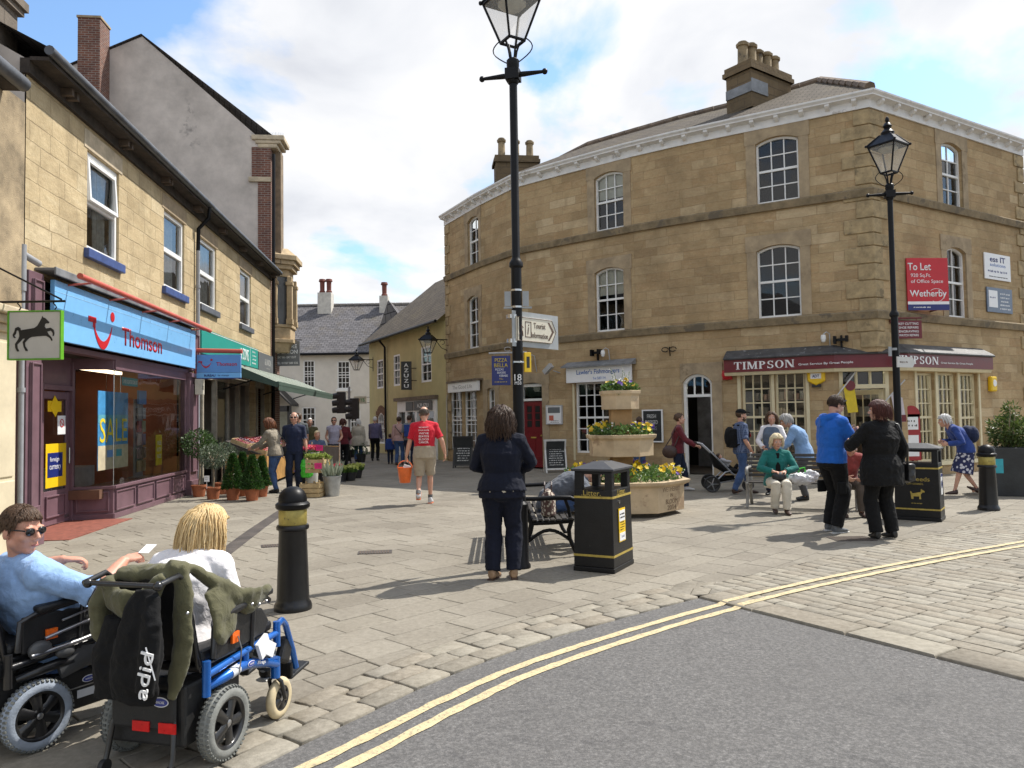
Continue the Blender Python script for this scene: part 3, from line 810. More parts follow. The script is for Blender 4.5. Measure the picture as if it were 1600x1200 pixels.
while z<8.6:
 h=min(rr.uniform(.3,.42),8.66-z);a=.42 if k%2 else.24
 d_=(Q[1]-Q[0]).normalized();d_.z=0;quoin(q2,[Q[0],Q[0]+d_*a],z,h)
 d_=(PL[-2]-PL[-1]).normalized();d_.z=0;quoin(q3,[PL[-1]+d_*(a+.1),PL[-1]],z,h);z+=h;k+=1
for m_ in(qm,q2,q3):m_.build('quoins',QUOIN,cb,world=True,bevel=.015)
for i,u0,u1,z0,z1,rise,k in WIN:
 fr=FR[i];sr=MB()
 if k.get('surround'):
  w_=.24 if k['surround']==1 else.26;sr.M=fr;d=.02;zt=z1+.28
  w0=max(w_-.02,0);ua,ub=max(.01,u0-w_),min(LEN[i]-.01,u1+w_)
  sr.box(ua,u0,-d,.02,z0,zt-.28);sr.box(u1,ub,-d,.02,z0,zt-.28)
  P=arc(u0,u1,z1,rise)
  top=[(ub+.03,zt-.28),(ub+.03,zt),(ua-.03,zt),(ua-.03,zt-.28)]
  sr.poly([(x,-d-.006,y)for x,y in[(u0,z1-rise-.0)]+P[1:-1]+[(u1,z1-rise)]]+[(x,-d-.006,y)for x,y in[(ub+.03,z1-rise),(ub+.03,zt),(ua-.03,zt),(ua-.03,z1-rise)]],(0,.026,0))
 if sr.v:sr.build('stone_surround',DRESSED,cb,world=True,bevel=.006)
 if k.get('door')or k.get('doorway'):continue
 cols,rows=k.get('cols',3),k.get('rows',4)
 sash(cb,fr,u0,u1,z0,z1,cols,rows,rise,sb=.13,fm=CREAM_P if k.get('timp')else WHITE_P,blind=k.get('blind',0),bar=.026 if not k.get('timp')else.03,fw=.05 if u1-u0>.4 else.035)
RED_D=mat('dark_red_door_paint',(.17,.012,.018),.35,.1)
i,u0,u1,z0,z1=reddoor[:5];fr=FR[i]
d=MB(fr);zd=2.05;um=u0+.10
d.box(u0,u0+.06,.06,.16,z0,z1-.03);d.box(u1-.06,u1,.06,.16,z0,z1-.03);d.box(u0+.06,u1-.06,.06,.16,z1-.12,z1-.03);d.box(u0+.06,u1-.06,.06,.16,zd,zd+.07)
dfm=d.build('door_frame',WHITE_P,cb,world=True)
g=MB(fr);g.quad((u0+.06,.12,zd+.07),(u1-.06,.12,zd+.07),(u1-.06,.12,z1-.12),(u0+.06,.12,z1-.12));g.build('fanlight',GLASS,dfm,world=True)
d=MB(fr);a,b=u0+.065,u1-.065
d.box(a,b,.11,.15,.05,zd-.01)
for z in(.05,.28,.95,1.12,zd-.13):d.box(a+.001,b-.001,.095,.112,z,z+.1)
for u in(a,(a+b)/2-.05,b-.1):d.box(u+.001,u+.099,.0955,.1115,.06,zd-.02)
dd=d.build('door',RED_D,cb,world=True)
g=MB(fr)
for ii in range(2):
 for jj in range(3):
  uu=a+.1+ii*((b-a)/2-.05)+.02;g.box(uu,uu+(b-a)/2-.19,.1,.108,1.26+jj*.22,1.26+jj*.22+.19)
g.build('door_glazing',DARK,dd,world=True)
d=MB(fr);d.ball((b-.05,.07,1.0),.025,8,6);d.box((a+b)/2-.1,(a+b)/2+.1,.085,.094,.92,.96);d.build('handle',GOLD,dd,world=True)
i,u0,u1,z0,z1=doorway[:5];fr=FR[i];zt=2.02
d=MB(fr);d.box(u0,u0+.07,.06,.16,0,z1-.22);d.box(u1-.06,u1,.06,.16,0,z1-.22);d.box(u0+.07,u1-.06,.06,.16,zt,zt+.07)
P=arc(u0,u1,z1,.22);Qa=arc(u0+.07,u1-.06,z1-.07,.2)
for k in range(len(P)-1):d.poly([(Qa[k][0],.06,Qa[k][1]),(Qa[k+1][0],.06,Qa[k+1][1]),(P[k+1][0],.06,P[k+1][1]),(P[k][0],.06,P[k][1])],(0,.1,0))
for f in(1/3,2/3):u=u0+.07+(u1-u0-.13)*f;d.box(u-.015,u+.015,.08,.13,zt+.07,z1-.09)
dw=d.build('doorway_frame',WHITE_P,cb,world=True)
g=MB(fr);g.add([(x,.12,y)for x,y in[(u0+.05,zt+.05),(u1-.05,zt+.05)]+list(reversed(P))],[tuple(range(2+len(P)))]);g.build('fanlight',GLASS,dw,world=True)
d=MB(fr);d.box(u0+.04,u1-.04,2.1,2.6,0,.95);d.box(u0-.6,u1+.3,2.9,3.1,0,2.2);d.build('shop_counter',mat('steel_counter',(.16,.16,.17),.4,.3,3),cb,world=True)
u0,u1=cdoor[:2];d=MB(FC);zd=2.12
d.box(u0,u0+.09,-.02,.1,0,2.7);d.box(u1-.09,u1,-.02,.1,0,2.7);d.box(u0+.09,u1-.09,-.02,.1,zd,zd+.1);d.box(u0+.09,u1-.09,-.02,.1,2.56,2.7)
for f in(1/3,2/3):u=u0+.09+(u1-u0-.18)*f;d.box(u-.025,u+.025,0,.07,zd+.1,2.56)
df_=d.build('door_frame',CREAM_P,cb,world=True,bevel=.006)
g=MB(FC);g.quad((u0+.09,.05,zd+.1),(u1-.09,.05,zd+.1),(u1-.09,.05,2.56),(u0+.09,.05,2.56));g.build('fanlight',GLASS,df_,world=True)
d=MB(FC);d.M=FC@T(u1-.1,.06,0)@RZ(-62)
wd=.95
for a,b,c,e in((-wd,-wd+.13,.02,2.1),(-.13,0,.02,2.1),(-wd+.13,-.13,1.98,2.1),(-wd+.13,-.13,.02,.3),(-wd+.13,-.13,.9,1.02)):d.box(a,b,-.02,.02,c,e)
for f in(1/3,2/3):u=-wd+.13+(wd-.26)*f;d.box(u-.012,u+.012,-.012,.012,1.02,1.98)
dd=d.build('door',CREAM_P,cb,world=True,bevel=.005)
g=MB(d.M);g.quad((-wd+.13,0,.3),(-.13,0,.3),(-.13,0,1.98),(-wd+.13,0,1.98));g.build('door_glazing',GLASS,dd,world=True)
tb=MB()
for fr,us in((FR[KC-1],(.9,2.3)),(FR[KC],(1.7,3.4)),(FR[5],(.3,1.2))):
 for y in(1.0,1.9):
  for u in us:tb.M=fr;tb.box(u,u+1.1,y,y+.06,2.86,2.91)
tb.M=FC;tb.box(.2,1.5,1.2,1.26,2.86,2.91);tb.box(.2,1.5,2.0,2.06,2.86,2.91)
tb.build('ceiling_light',TUBE,cb,world=True)
sh=MB();rr=random.Random(8)
for fr,us in((FR[KC-1],(.35,3.1)),(FR[KC],(1.3,4.8))):
 sh.M=fr
 for z in(.55,1.0,1.45,1.9):
  sh.box(us[0],us[1],1.55,1.9,z,z+.03);u=us[0]
  while u<us[1]-.1:
   w_=rr.uniform(.06,.16);sh.box(u,u+w_,1.58,1.8,z+.03,z+.03+rr.uniform(.12,.3));u+=w_+.02
sh.build('shop_shelves',island_mat('shelf_goods',[(.25,.20,.15),(.08,.07,.07),(.35,.30,.22),(.18,.05,.04),(.10,.13,.12),(.28,.26,.24)],.5,.1,20,0),cb,world=True)
pl_=MB();
for o in(tw1,tw2):pass
pl_.M=FR[KC-1];pl_.box(tw1[1]-.12,tw2[2]+.12,-.07,.02,tw1[3]-.1,tw1[3]-.006);pl_.box(tw1[1]-.1,tw1[1]-.02,-.03,.02,tw1[3],2.6);pl_.box(tw2[2]+.02,tw2[2]+.1,-.03,.02,tw1[3],2.6);pl_.box(tw1[2]+.01,tw2[1]-.01,-.03,.12,tw1[3],2.6)
pl_.build('shopfront_trim',CREAM_P,cb,world=True,bevel=.006);pl_=MB();pl_.M=FR[KC];pl_.box(tr1[1]-.12,tr3[2]+.12,-.07,.02,tr1[3]-.1,tr1[3]-.006);pl_.box(tr1[1]-.1,tr1[1]-.02,-.03,.02,tr1[3],2.6);pl_.box(tr3[2]+.02,tr3[2]+.1,-.03,.02,tr1[3],2.6)
for a,b in((tr1,tr2),(tr2,tr3)):pl_.box(a[2]+.01,b[1]-.01,-.03,.12,tr1[3],2.6)
pl_.build('shopfront_trim',CREAM_P,cb,world=True,bevel=.006);pl_=MB();pl_.M=FR[fishw[0]];pl_.box(fishw[1]-.07,fishw[1]-.01,-.03,.1,.3,2.5);pl_.box(fishw[2]+.01,fishw[2]+.07,-.03,.1,.3,2.5);
pl_.build('shopfront_trim',CREAM_P,cb,world=True,bevel=.006)
EV=offline(PL,.24);RG=offline(PL,-3.3);RB=offline(PL,-DEP-.2)
rk=atz(1281,127,10.75);RG[KC]=Vector((rk.x,rk.y,0));RG[-1]=RG[KC]+Vector((.5,.9,0))
RZ_=10.75;rm=MB()
for i in range(len(PL)-1):
 roofquad(rm,(*EV[i].xy,9.02),(*EV[i+1].xy,9.02),(*RG[i+1].xy,RZ_),(*RG[i].xy,RZ_))
 roofquad(rm,(*RB[i+1].xy,9.02),(*RB[i].xy,9.02),(*RG[i].xy,RZ_),(*RG[i+1].xy,RZ_))
rm.add([(*EV[0].xy,9.02),(*RG[0].xy,RZ_),(*RB[0].xy,9.02)],[(0,1,2)],[[(0,0),(2,2),(4,0)]])
rm.build('roof',SLATE_B,cb,world=True)
rt=MB();path=[Vector((*RG[i].xy,RZ_))for i in range(KC+1)]
hip=[Vector((*EV[KC].xy,9.02)).lerp(Vector((*RG[KC].xy,RZ_)),.06),Vector((*RG[KC].xy,RZ_))]
for P_ in(path,hip):
 for a,b in zip(P_[:-1],P_[1:]):
  n=max(1,int((b-a).length/.42))
  for k in range(n):rt.tube([a.lerp(b,k/n)+V(0,0,.0),a.lerp(b,(k+.93)/n)+V(0,0,.035)],[.13,.10],8)
rt.build('ridge_tiles',mat('ridge_tile',(.20,.15,.11),.85,.3,4,.4,30),cb,world=True)
SOOT=stone_wall('sooty_chimney_stone',[(.13,.095,.06),(.20,.145,.085),(.16,.12,.07)],.22,.4,(.10,.08,.06),bump=.6,grime=.6)
POT=mat('buff_chimney_pot',(.27,.205,.12),.9,.3,4,.3,20,wear=((.08,.065,.05),5,.58))
def chimney(c,rz,L,W,z0,z1,pots,name='chimney',m_=SOOT,root=cb,ph=.75,pr=.15,mp_=POT,rows=1):
 f=T(c[0],c[1],0)@Matrix.Rotation(rz,4,'Z');m=MB(f);uvbox(m,-L/2,L/2,-W/2,W/2,z0,z1-.25);uvbox(m,-L/2-.07,L/2+.07,-W/2-.07,W/2+.07,z1-.25,z1-.13);uvbox(m,-L/2-.03,L/2+.03,-W/2-.03,W/2+.03,z1-.13,z1)
 o=m.build(name,m_,root,world=True)
 for k in range(pots):
  p=MB(f);x=-L/2+L*(k+.5)/pots;pot(p,(x,random.uniform(-.04,.04),z1-.01),ph*random.uniform(.92,1.06),pr);p.build('chimney_pot',mp_,o,world=True,smooth=40)
 return o
rgd=(RG[KC]-RG[KC-1]).normalized()
cp=atY(1186,150,20.6);chimney((cp.x,cp.y),R(36),1.75,.8,9.6,10.86,5,ph=.66,pr=.14)
fs_=MB();fs_.M=T(cp.x,cp.y,0)@Matrix.Rotation(R(36),4,'Z');fs_.box(-.88,-.2,-.43,-.401,10.0,10.35);fs_.box(-.905,-.876,-.43,.40,10.0,10.25);fs_.build('lead_flashing',LEAD,cb,world=True)
cp=atY(806,260,27.0);rgd=(RG[1]-RG[0]).normalized();chimney((cp.x,cp.y),math.atan2(rgd.y,rgd.x)+1.2,1.5,.75,9.3,10.75,3,ph=.7,pr=.13)
rwg=MB(FR[0]);rwg.tube([(.12,-.06,.2),(.12,-.06,2.2),(.2,-.06,2.4)],.03,6);rwg.build('drainpipe',mat('cream_drainpipe',(.45,.41,.33),.5),cb,world=True)
TD=Vector((-.105,1,0)).normalized();TO=Vector((-5.32,0,0))
FT=frame((TO.x,TO.y),(TO.x+TD.x,TO.y+TD.y))
def tu(px,py=620,d=0):return hit(FT,px,py,d)[0]
tr_=thing('terraced_building','long sunlit honey stone terrace with white upper windows, blue sills and dark gutter','building',m=FT)
U0,U1=10.05,25.6;EZT=6.45
tw_=[rect(FT,a,b,c,d)for a,b,c,d in((136,186,233,398),(256,288,325,457),(312,338,366,486),(375,392,415,508))]
tw_=[(a,b,4.30,5.86,0)for a,b,c,d in tw_]
I4=Matrix()
SHOP0,SHOP1=10.45,16.75;GRO0,GRO1=17.35,23.2;FIL0,FIL1=23.35,25.3
PB=hit(FT,64,700,.1)[0]
wm=MB();wall(wm,I4,U1,0,EZT,tw_+[(PB-.03,SHOP1,-.05,3.62,0),(GRO0,GRO1,-.05,3.1,0),(FIL0,FIL1,-.05,3.1,0)],.16,u_start=U0)
wm.build('wall',STONE_T,tr_)
for k,(a,b,c,d,_)in enumerate(tw_):
 m=MB();f=.075
 for x0,x1,z0,z1 in((a,a+f,c,d),(b-f,b,c,d),(a+f,b-f,d-f,d),(a+f,b-f,c,c+f),(a+f,b-f,(c+d)/2-.05,(c+d)/2+.05)):m.box(x0,x1,.04,.13,z0,z1)
 o=m.build('window',WHITE_P,tr_,bevel=.008)
 if k==0:
  m=MB();m.M=T(0,.0,d-.1)@RX(-3.5);h=(d-c)/2-.1
  for x0,x1,z0,z1 in((a+f,a+f+.06,-h,0),(b-f-.06,b-f,-h,0),(a+f+.06,b-f-.06,-.06,0),(a+f+.06,b-f-.06,-h,-h+.06)):m.box(x0,x1,.02,.07,z0,z1)
  m.build('open_sash',WHITE_P,o,bevel=.006)
 m=MB();m.quad((a+.02,.09,c+.02),(b-.02,.09,c+.02),(b-.02,.09,d-.02),(a+.02,.09,d-.02));m.build('pane',GLASS,o)
 m=MB();n=20
 for lo,hi in(((a+.05,a+(b-a)*.4),(b-(b-a)*.42,b-.05))if k!=1 else((a+.05,b-.05),)):
  vs=[(lo+(hi-lo)*j/n,.22+.03*math.sin(j*1.7),z)for j in range(n+1)for z in(c,d)]
  m.add(vs,[(2*j,2*j+2,2*j+3,2*j+1)for j in range(n)])
 m.build('curtain',CURTAIN,o,smooth=60)
 m=MB();m.box(a-.1,b+.1,-.08,.1,c-.15,c-.004)
 m.build('sill',mat('blue_sill_paint',(.05,.085,.24),.5,.2,8)if k<2 else mat('slate_sill',(.10,.11,.13),.6,.2,8),o,bevel=.012)
 m=MB();m.box(a-.12,b+.12,-.012,.02,d+.01,d+.30);m.build('lintel',PALE_STONE if k==0 else DRESSED,tr_,bevel=.008)
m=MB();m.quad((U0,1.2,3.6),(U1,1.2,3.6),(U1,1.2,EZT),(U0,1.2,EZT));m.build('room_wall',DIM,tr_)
m=MB();m.box(U0-.05,U1,-.06,.06,EZT-.22,EZT-.02);m.box(U0-.05,U1,-.30,-.061,EZT-.05,EZT+.0);m.build('eaves_board',mat('rotten_dark_timber',(.045,.035,.028),.9,.4,6,.5,40),tr_)
u=U0+.8
while u<U1-.2:
 for du in(0,.16):m=MB();m.box(u+du,u+du+.07,-.22,-.06,EZT-.16,EZT-.055);m.build('eaves_bracket',mat('brown_bracket_timber',(.08,.058,.042),.9,.3,8),tr_)
 u+=2.05
GUT=mat('dark_lead_gutter',(.075,.08,.09),.45,.3,3,.2,20)
m=MB();m.tube([(U0-.1,-.33,EZT+.07),(17.5,-.33,EZT+.06)],.066,10);m.tube([(17.5,-.33,EZT+.055),(U1,-.33,EZT+.04)],.062,10);m.build('gutter',GUT,tr_,smooth=50)
m=MB();roofquad(m,(U0-.05,-.36,EZT+.1),(U1,-.36,EZT+.1),(U1,4.2,EZT+2.5),(U0-.05,4.2,EZT+2.5));roofquad(m,(U1,8.8,EZT+.1),(U0,8.8,EZT+.1),(U0,4.2,EZT+2.5),(U1,4.2,EZT+2.5));m.build('roof',SLATE_G,tr_)
m=MB();m.quad((U0,0.02,0),(U0,8.5,0),(U0,8.5,EZT),(U0,.02,EZT));m.add([(U0,.02,EZT),(U0,8.5,EZT),(U0,4.2,EZT+2.4)],[(0,1,2)]);m.quad((U0,8.5,0),(U1,8.5,0),(U1,8.5,EZT),(U0,8.5,EZT));m.build('rear_wall',RENDER_G,tr_)
m=MB();ud=17.35;m.tube([(ud,-.32,EZT+.02),(ud,-.3,EZT-.25),(ud-.02,-.08,EZT-.5),(ud-.02,-.07,EZT-1.0)],.045,8);m.build('downpipe',BLACK_M,tr_,smooth=50)
m=MB();m.tube([(ud-.02,-.07,EZT-1.0),(ud-.02,-.07,.05)],.045,8);
for z in(4.6,2.9,1.2):m.tube([(ud-.02,-.07,z),(ud-.02,-.07,z+.07)],.058,8)
m.build('downpipe',GREYPIPE,tr_,smooth=50)
m=MB();up_=hit(FT,33,620,.09)[0];m.tube([(up_,-.09,.02),(up_,-.09,3.35)],.035,8);m.tube([(up_,-.09,2.0),(up_,-.09,2.06)],.05,8);m.tube([(up_,-.09,3.3),(up_,-.09,3.9)],.048,8);m.tube([(up_,-.09,3.78),(up_+.35,-.12,3.72)],.045,8);m.build('downpipe',GREYPIPE,tr_,smooth=50)
m=MB();m.box(U0+.25,SHOP1+.35,-.26,.0,3.66,3.70);m.box(U0+.25,SHOP1+.35,-.28,-.25,3.60,3.71);m.build('lead_flashing',LEAD,tr_,bevel=.01)
def panel(m,a,b,z0,z1,d,fr=None):
 m.box(a,b,d,d+.03,z0,z1)
 for k in((a,a+.025,z0,z1),(b-.025,b,z0,z1),(a+.025,b-.025,z0,z0+.025),(a+.025,b-.025,z1-.025,z1)):m.box(k[0],k[1],d-.022,d+.001,k[2],k[3])
for a,b in((hit(FT,40,700,.1)[0],PB),(SHOP1-.08,SHOP1+.45)):
 m=MB()
 m.box(a,b,-.10,.1,.0,2.66);m.box(a-.03,b+.03,-.14,.1,0,.32);m.box(a-.03,b+.03,-.15,.1,2.55,2.64)
 m.box(a,b,-.12,.1,2.7,3.6);panel(m,a+.07,b-.07,2.85,3.5,-.145);panel(m,a+.07,b-.07,.5,2.4,-.125)
 m.build('pilaster',PURPLE,tr_,bevel=.008)
B0=FT.inverted()@gp(112,814);B1=FT.inverted()@gp(172,811);B2=V(SHOP1-.08,0,0)
B0=V(B0.x,max(B0.y,.42),0);B1=V(B1.x,-.02,0)
def bay(mfn,parts):
 for a,b,n in((B0,B1,1),(B1,B2,4)):
  f=frame(a,b);L=(b-a).length;mfn(f,L,n)
m=MB()
def riser(f,L,n):
 m.M=f;m.box(0,L,0,.08,.0,.5);m.box(-.02,L+.02,-.05,.1,.5,.55);m.box(-.01,L+.01,-.025,.01,0,.09)
 for k in range(n):panel(m,L*k/n+.06,L*(k+1)/n-.06,.13,.46,-.012)
bay(riser,0);m.build('stall_riser',PURPLE,tr_,bevel=.006)
m=MB()
def posts(f,L,n):
 m.M=f
 if n==1:m.box(-.03,.03,-.03,.05,.55,2.66)
 else:m.box(L-.05,L,-.03,.05,.55,2.48)
 m.box(0,L,-.03,.05,2.48,2.66)
bay(posts,0);m.M=Matrix();m.box(SHOP0+.1,SHOP1,-.05,.12,2.64,2.72);m.build('shop_window_frame',PURPLE,tr_,bevel=.006);swf=tr_.children[-1]
m=MB()
def panes(f,L,n):m.M=f;m.quad((0,0,.55),(L,0,.55),(L,0,2.48),(0,0,2.48))
bay(panes,0);m.build('pane',GLASS,tr_)
m=MB();m.box(13.2,16.4,1.2,1.3,2.6,2.66);m.build('ceiling_light',mat('added_shop_glow',(1,.75,.5),.5,0,emit=3),tr_)  # glowing ceiling strip added to lighten the dark shop interior
m=MB();m.M=T(*B1);m.tube([(0,0,.55),(0,0,2.48)],.008,6);m.box(-.02,.02,-.02,.02,.5,.56);m.build('glass_joint',STEEL,tr_)
m=MB();dx0,dx1=B0.x-1.0,B0.x-.06;y=B0.y+.02
m.box(dx1,dx1+.08,y-.05,y+.08,0,2.6);m.box(dx0-.08,dx0,y-.05,y+.08,0,2.6);m.box(dx0,dx1,y-.05,y+.08,2.12,2.2)
m.build('door_frame',PURPLE,tr_,bevel=.006)
m=MB();m.box(dx0,dx0+.11,y,y+.045,.02,2.1);m.box(dx1-.11,dx1,y,y+.045,.02,2.1);m.box(dx0+.11,dx1-.11,y,y+.045,1.98,2.1);m.box(dx0+.11,dx1-.11,y,y+.045,.02,.55);panel(m,dx0+.15,dx1-.15,.14,.48,-.01+y)
dr_=m.build('door',PURPLE,tr_,bevel=.006)
m=MB();m.quad((dx0+.1,y+.02,.5),(dx1-.1,y+.02,.5),(dx1-.1,y+.02,2.0),(dx0+.1,y+.02,2.0));m.build('door_glazing',GLASS,dr_)
m=MB();m.box(dx1-.16,dx1-.02,y-.012,y-.002,.08,.13);m.tube([(dx1-.06,y-.03,.95),(dx1-.06,y-.03,1.2)],.012,6);m.build('letter_plate',STEEL,dr_)
m=MB();m.box(dx0-.6,dx0-.08,y,y+.06,0,2.6);m.box(SHOP0,B1.x,y-.01,y+.1,2.2,2.66);m.build('recess_panel',PURPLE,tr_)
m=MB();m.box(SHOP0+.12,B0.x+.05,-.35,y,-.02,.012);m.build('door_step',mat('red_tiled_step',(.24,.075,.05),.7,.25,10,.2,30),tr_)
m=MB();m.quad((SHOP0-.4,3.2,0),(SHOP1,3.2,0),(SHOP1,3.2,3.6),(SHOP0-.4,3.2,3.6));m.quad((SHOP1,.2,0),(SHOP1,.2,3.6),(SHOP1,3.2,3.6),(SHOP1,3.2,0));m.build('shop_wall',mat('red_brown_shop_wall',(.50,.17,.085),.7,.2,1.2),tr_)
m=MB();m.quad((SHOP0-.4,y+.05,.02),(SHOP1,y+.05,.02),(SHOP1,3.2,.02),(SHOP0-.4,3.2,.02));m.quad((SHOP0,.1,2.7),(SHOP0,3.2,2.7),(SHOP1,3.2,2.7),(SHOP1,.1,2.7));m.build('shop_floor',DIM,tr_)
m=MB();m.box(B1.x-.2,SHOP1-.1,.12,.7,.35,.5);m.build('window_bed',mat('window_bed_board',(.15,.08,.05),.6),tr_)
WH_=mat('white_desk',(.5,.48,.45),.5)
for u in(13.4,15.2):m=MB();m.box(u,u+1.1,1.7,2.3,.68,.72);m.box(u,u+.05,1.7,2.3,0,.68);m.box(u+1.05,u+1.1,1.7,2.3,0,.68);m.box(u+.05,u+1.05,1.72,1.75,.2,.68);m.build('desk',WH_,tr_);m=MB();m.box(u+.3,u+.75,1.95,1.99,.85,1.15);m.box(u+.45,u+.6,1.9,2.05,.72,.74);m.box(u+.5,u+.55,1.97,2.0,.74,.86);m.build('monitor',BLACK_P,tr_)
for u,c_ in((12.9,(.08,.3,.55)),(14.0,(.6,.45,.08)),(14.9,(.5,.5,.48)),(15.8,(.1,.35,.45))):m=MB();m.box(u,u+.7,3.17,3.195,1.2,2.2);m.build('wall_poster',mat('poster_%s'%('blue','amber','pale','sea')[int((u-12.9)/.9)],c_,.5,.3,4),tr_)
m=MB()
for a,b in((GRO0,GRO1),(FIL0,FIL1)):
 n=5 if a==GRO0 else 2
 for k in range(n+1):u=a+(b-a)*k/n;m.box(u-.05,u+.05,.15,.27,0,2.7)
 m.box(a,b,.14,.28,2.62,3.1)
m.build('shop_frame',mat('grey_cream_timber',(.38,.34,.27),.6,.2,5),tr_)
m=MB();m.quad((GRO0,.2,.8),(GRO0+1.17,.2,.8),(GRO0+1.17,.2,2.62),(GRO0,.2,2.62));m.build('pane',GLASS,tr_);m=MB();m.quad((GRO0+2.34,.2,.8),(GRO0+3.5,.2,.8),(GRO0+3.5,.2,2.62),(GRO0+2.34,.2,2.62));m.build('pane',GLASS,tr_)
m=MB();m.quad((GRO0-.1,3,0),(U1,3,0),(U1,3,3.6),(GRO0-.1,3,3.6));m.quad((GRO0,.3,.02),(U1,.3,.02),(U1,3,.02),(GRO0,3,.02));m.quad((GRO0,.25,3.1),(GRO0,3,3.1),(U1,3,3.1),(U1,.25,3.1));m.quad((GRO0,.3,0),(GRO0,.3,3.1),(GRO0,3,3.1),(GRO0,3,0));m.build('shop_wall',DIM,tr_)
m=MB();
for z in(.9,1.4,1.9):m.box(GRO0+.2,GRO1-.2,2.5,2.9,z,z+.04)
rr=random.Random(3)
for z in(.94,1.44,1.94):
 u=GRO0+.25
 while u<GRO1-.4:w_=rr.uniform(.12,.3);m.box(u,u+w_,2.52,2.8,z,z+rr.uniform(.1,.3));u+=w_+.03
m.build('shop_shelves',island_mat('grocer_goods',[(.20,.12,.06),(.10,.14,.05),(.25,.2,.12),(.22,.05,.04),(.09,.08,.07)],.6,.1,20,0),tr_)
m=MB();uvbox(m,9.7,10.5,.35,1.0,6.2,7.25);m.build('chimney',stone_wall('chimney_grey_stone',[(.14,.12,.10),(.19,.16,.13)],.24,.5,(.09,.08,.07)),tr_);ch_=tr_.children[-1]
m=MB();m.box(9.64,10.56,.29,1.06,7.25,7.33);m.box(9.6,10.6,.25,1.1,7.33,7.45);m.build('chimney_cap',mat('dark_cap_stone',(.16,.13,.10),.9,.3,5),ch_)
m=MB();pot(m,(10.0,.65,7.44),.6,.14);m.build('chimney_pot',POT,ch_)
lb=thing('bank_building','brown roughcast building with cream stone ground floor at the left edge','building',m=FT)
LZ=5.75
ur=hit(FT,38,300,.1)[0];ul=hit(FT,27,700,.12)[0]
m=MB();wall(m,I4,ur,3.0,LZ,[],.2,u_start=2.5,d=.10);m.quad((ur,-.10,3.0),(ur,.3,3.0),(ur,.3,LZ),(ur,-.10,LZ),[(0,3),(.2,3),(.2,LZ),(0,LZ)]);m.build('wall',mat('brown_roughcast',(.36,.28,.175),.98,.35,2.5,1.0,60),lb)
m=MB();wall(m,I4,ul,0,3.0,[(3.0,5.6,.8,2.6,0),(6.4,8.6,.8,2.6,0)],.2,u_start=2.5,d=.06);m.quad((ul,-.06,0),(ul,.3,0),(ul,.3,3.0),(ul,-.06,3.0),[(0,0),(.2,0),(.2,3),(0,3)]);m.build('ground_floor_wall',mat('cream_painted_stone',(.62,.54,.38),.7,.1,2,.2,30),lb)
for z in(.9,1.75):pass
m=MB();m.box(ul-.85,ul,-.10,-.055,0,2.72);m.box(ul-.8,ul-.05,-.125,-.095,.0,.9);m.box(ul-.78,ul-.07,-.118,-.095,.95,2.6);m.build('pilaster',mat('cream_painted_stone',(.62,.54,.38)),lb,bevel=.01)
m=MB();m.box(2.5,ul+.05,-.3,0,2.92,3.02);m.box(2.5,ul+.02,-.22,0,2.82,2.92);m.box(2.5,ul,-.16,0,2.72,2.82);m.build('cornice',PALE_STONE,lb,bevel=.02)
for a,b in((3.0,5.6),(6.4,8.6)):
 m=MB();m.box(a,a+.08,.0,.1,.8,2.6);m.box(b-.08,b,.0,.1,.8,2.6);m.box(a+.08,b-.08,0,.1,.8,.9);m.box(a+.08,b-.08,0,.1,2.5,2.6);o=m.build('window',mat('navy_window_paint',(.02,.025,.06),.4),lb);m=MB();m.quad((a,.05,.8),(b,.05,.8),(b,.05,2.6),(a,.05,2.6));m.build('pane',GLASS,o)
m=MB();m.quad((2.5,1.2,0),(U0,1.2,0),(U0,1.2,LZ),(2.5,1.2,LZ));m.build('room_wall',DIM,lb)
ug=hit(FT,37,142,.34)[0];m=MB();m.tube([(2.5,-.34,LZ+.05),(ug,-.34,LZ+.02)],.09,10);m.build('gutter',GUT,lb,smooth=50)
m=MB();m.box(2.5,ug,-.3,0,LZ-.06,LZ-.0);m.build('eaves_board',mat('rotten_dark_timber',(.045,.035,.028)),lb)
m=MB();roofquad(m,(2.5,-.36,LZ+.06),(ug,-.36,LZ+.06),(U0+.02,4.2,LZ+2.3),(2.5,4.2,LZ+2.3));m.build('roof',SLATE_G,lb)
GY=25.65;gfront=FT@V(GY,0,0)
FG=frame((gfront.x-11,gfront.y+11*.105),(gfront.x,gfront.y))
FG=frame((gfront.x-11*TD.y,gfront.y+11*TD.x),(gfront.x,gfront.y))
gb=thing('gabled_building','tall building with bare grey rendered gable, brick edge and stone oriel above the terrace','building',m=FG)
def gh(px,py):return hit(FG,px,py)
ap=gh(222,57);ev=gh(415,214);le=gh(60,124)
R_E=11.0
m=MB();pts=[(le[0],0),(R_E-.42,0),(R_E-.42,ev[1]),(ap[0],ap[1]),(le[0],le[1])]
m.add([(x,0,z)for x,z in pts],[tuple(range(5))],[[(x,z)for x,z in pts]]);m.build('gable_wall',RENDER_G,gb)
m=MB();uvbox(m,R_E-.42,R_E,-.03,.5,0,ev[1]-.35)
uvbox(m,R_E-.62,R_E-.425,-.031,.0,ev[1]-1.35,ev[1]-.36);m.build('brick_pier',BRICK_R,gb)
m=MB();e=ev[1];m.box(R_E-.62,R_E+.45,-.10,.95,e-.12,e+.05);m.box(R_E-.5,R_E+.34,-.07,.9,e-.24,e-.12);m.box(R_E-.42,R_E+.22,-.05,.85,e-.38,e-.24)
m.build('cornice',PALE_STONE,gb,bevel=.03)
m=MB();m.box(R_E-.72,R_E+.02,-.09,0,e-1.55,e-1.38);m.build('stone_band',PALE_STONE,gb,bevel=.02)
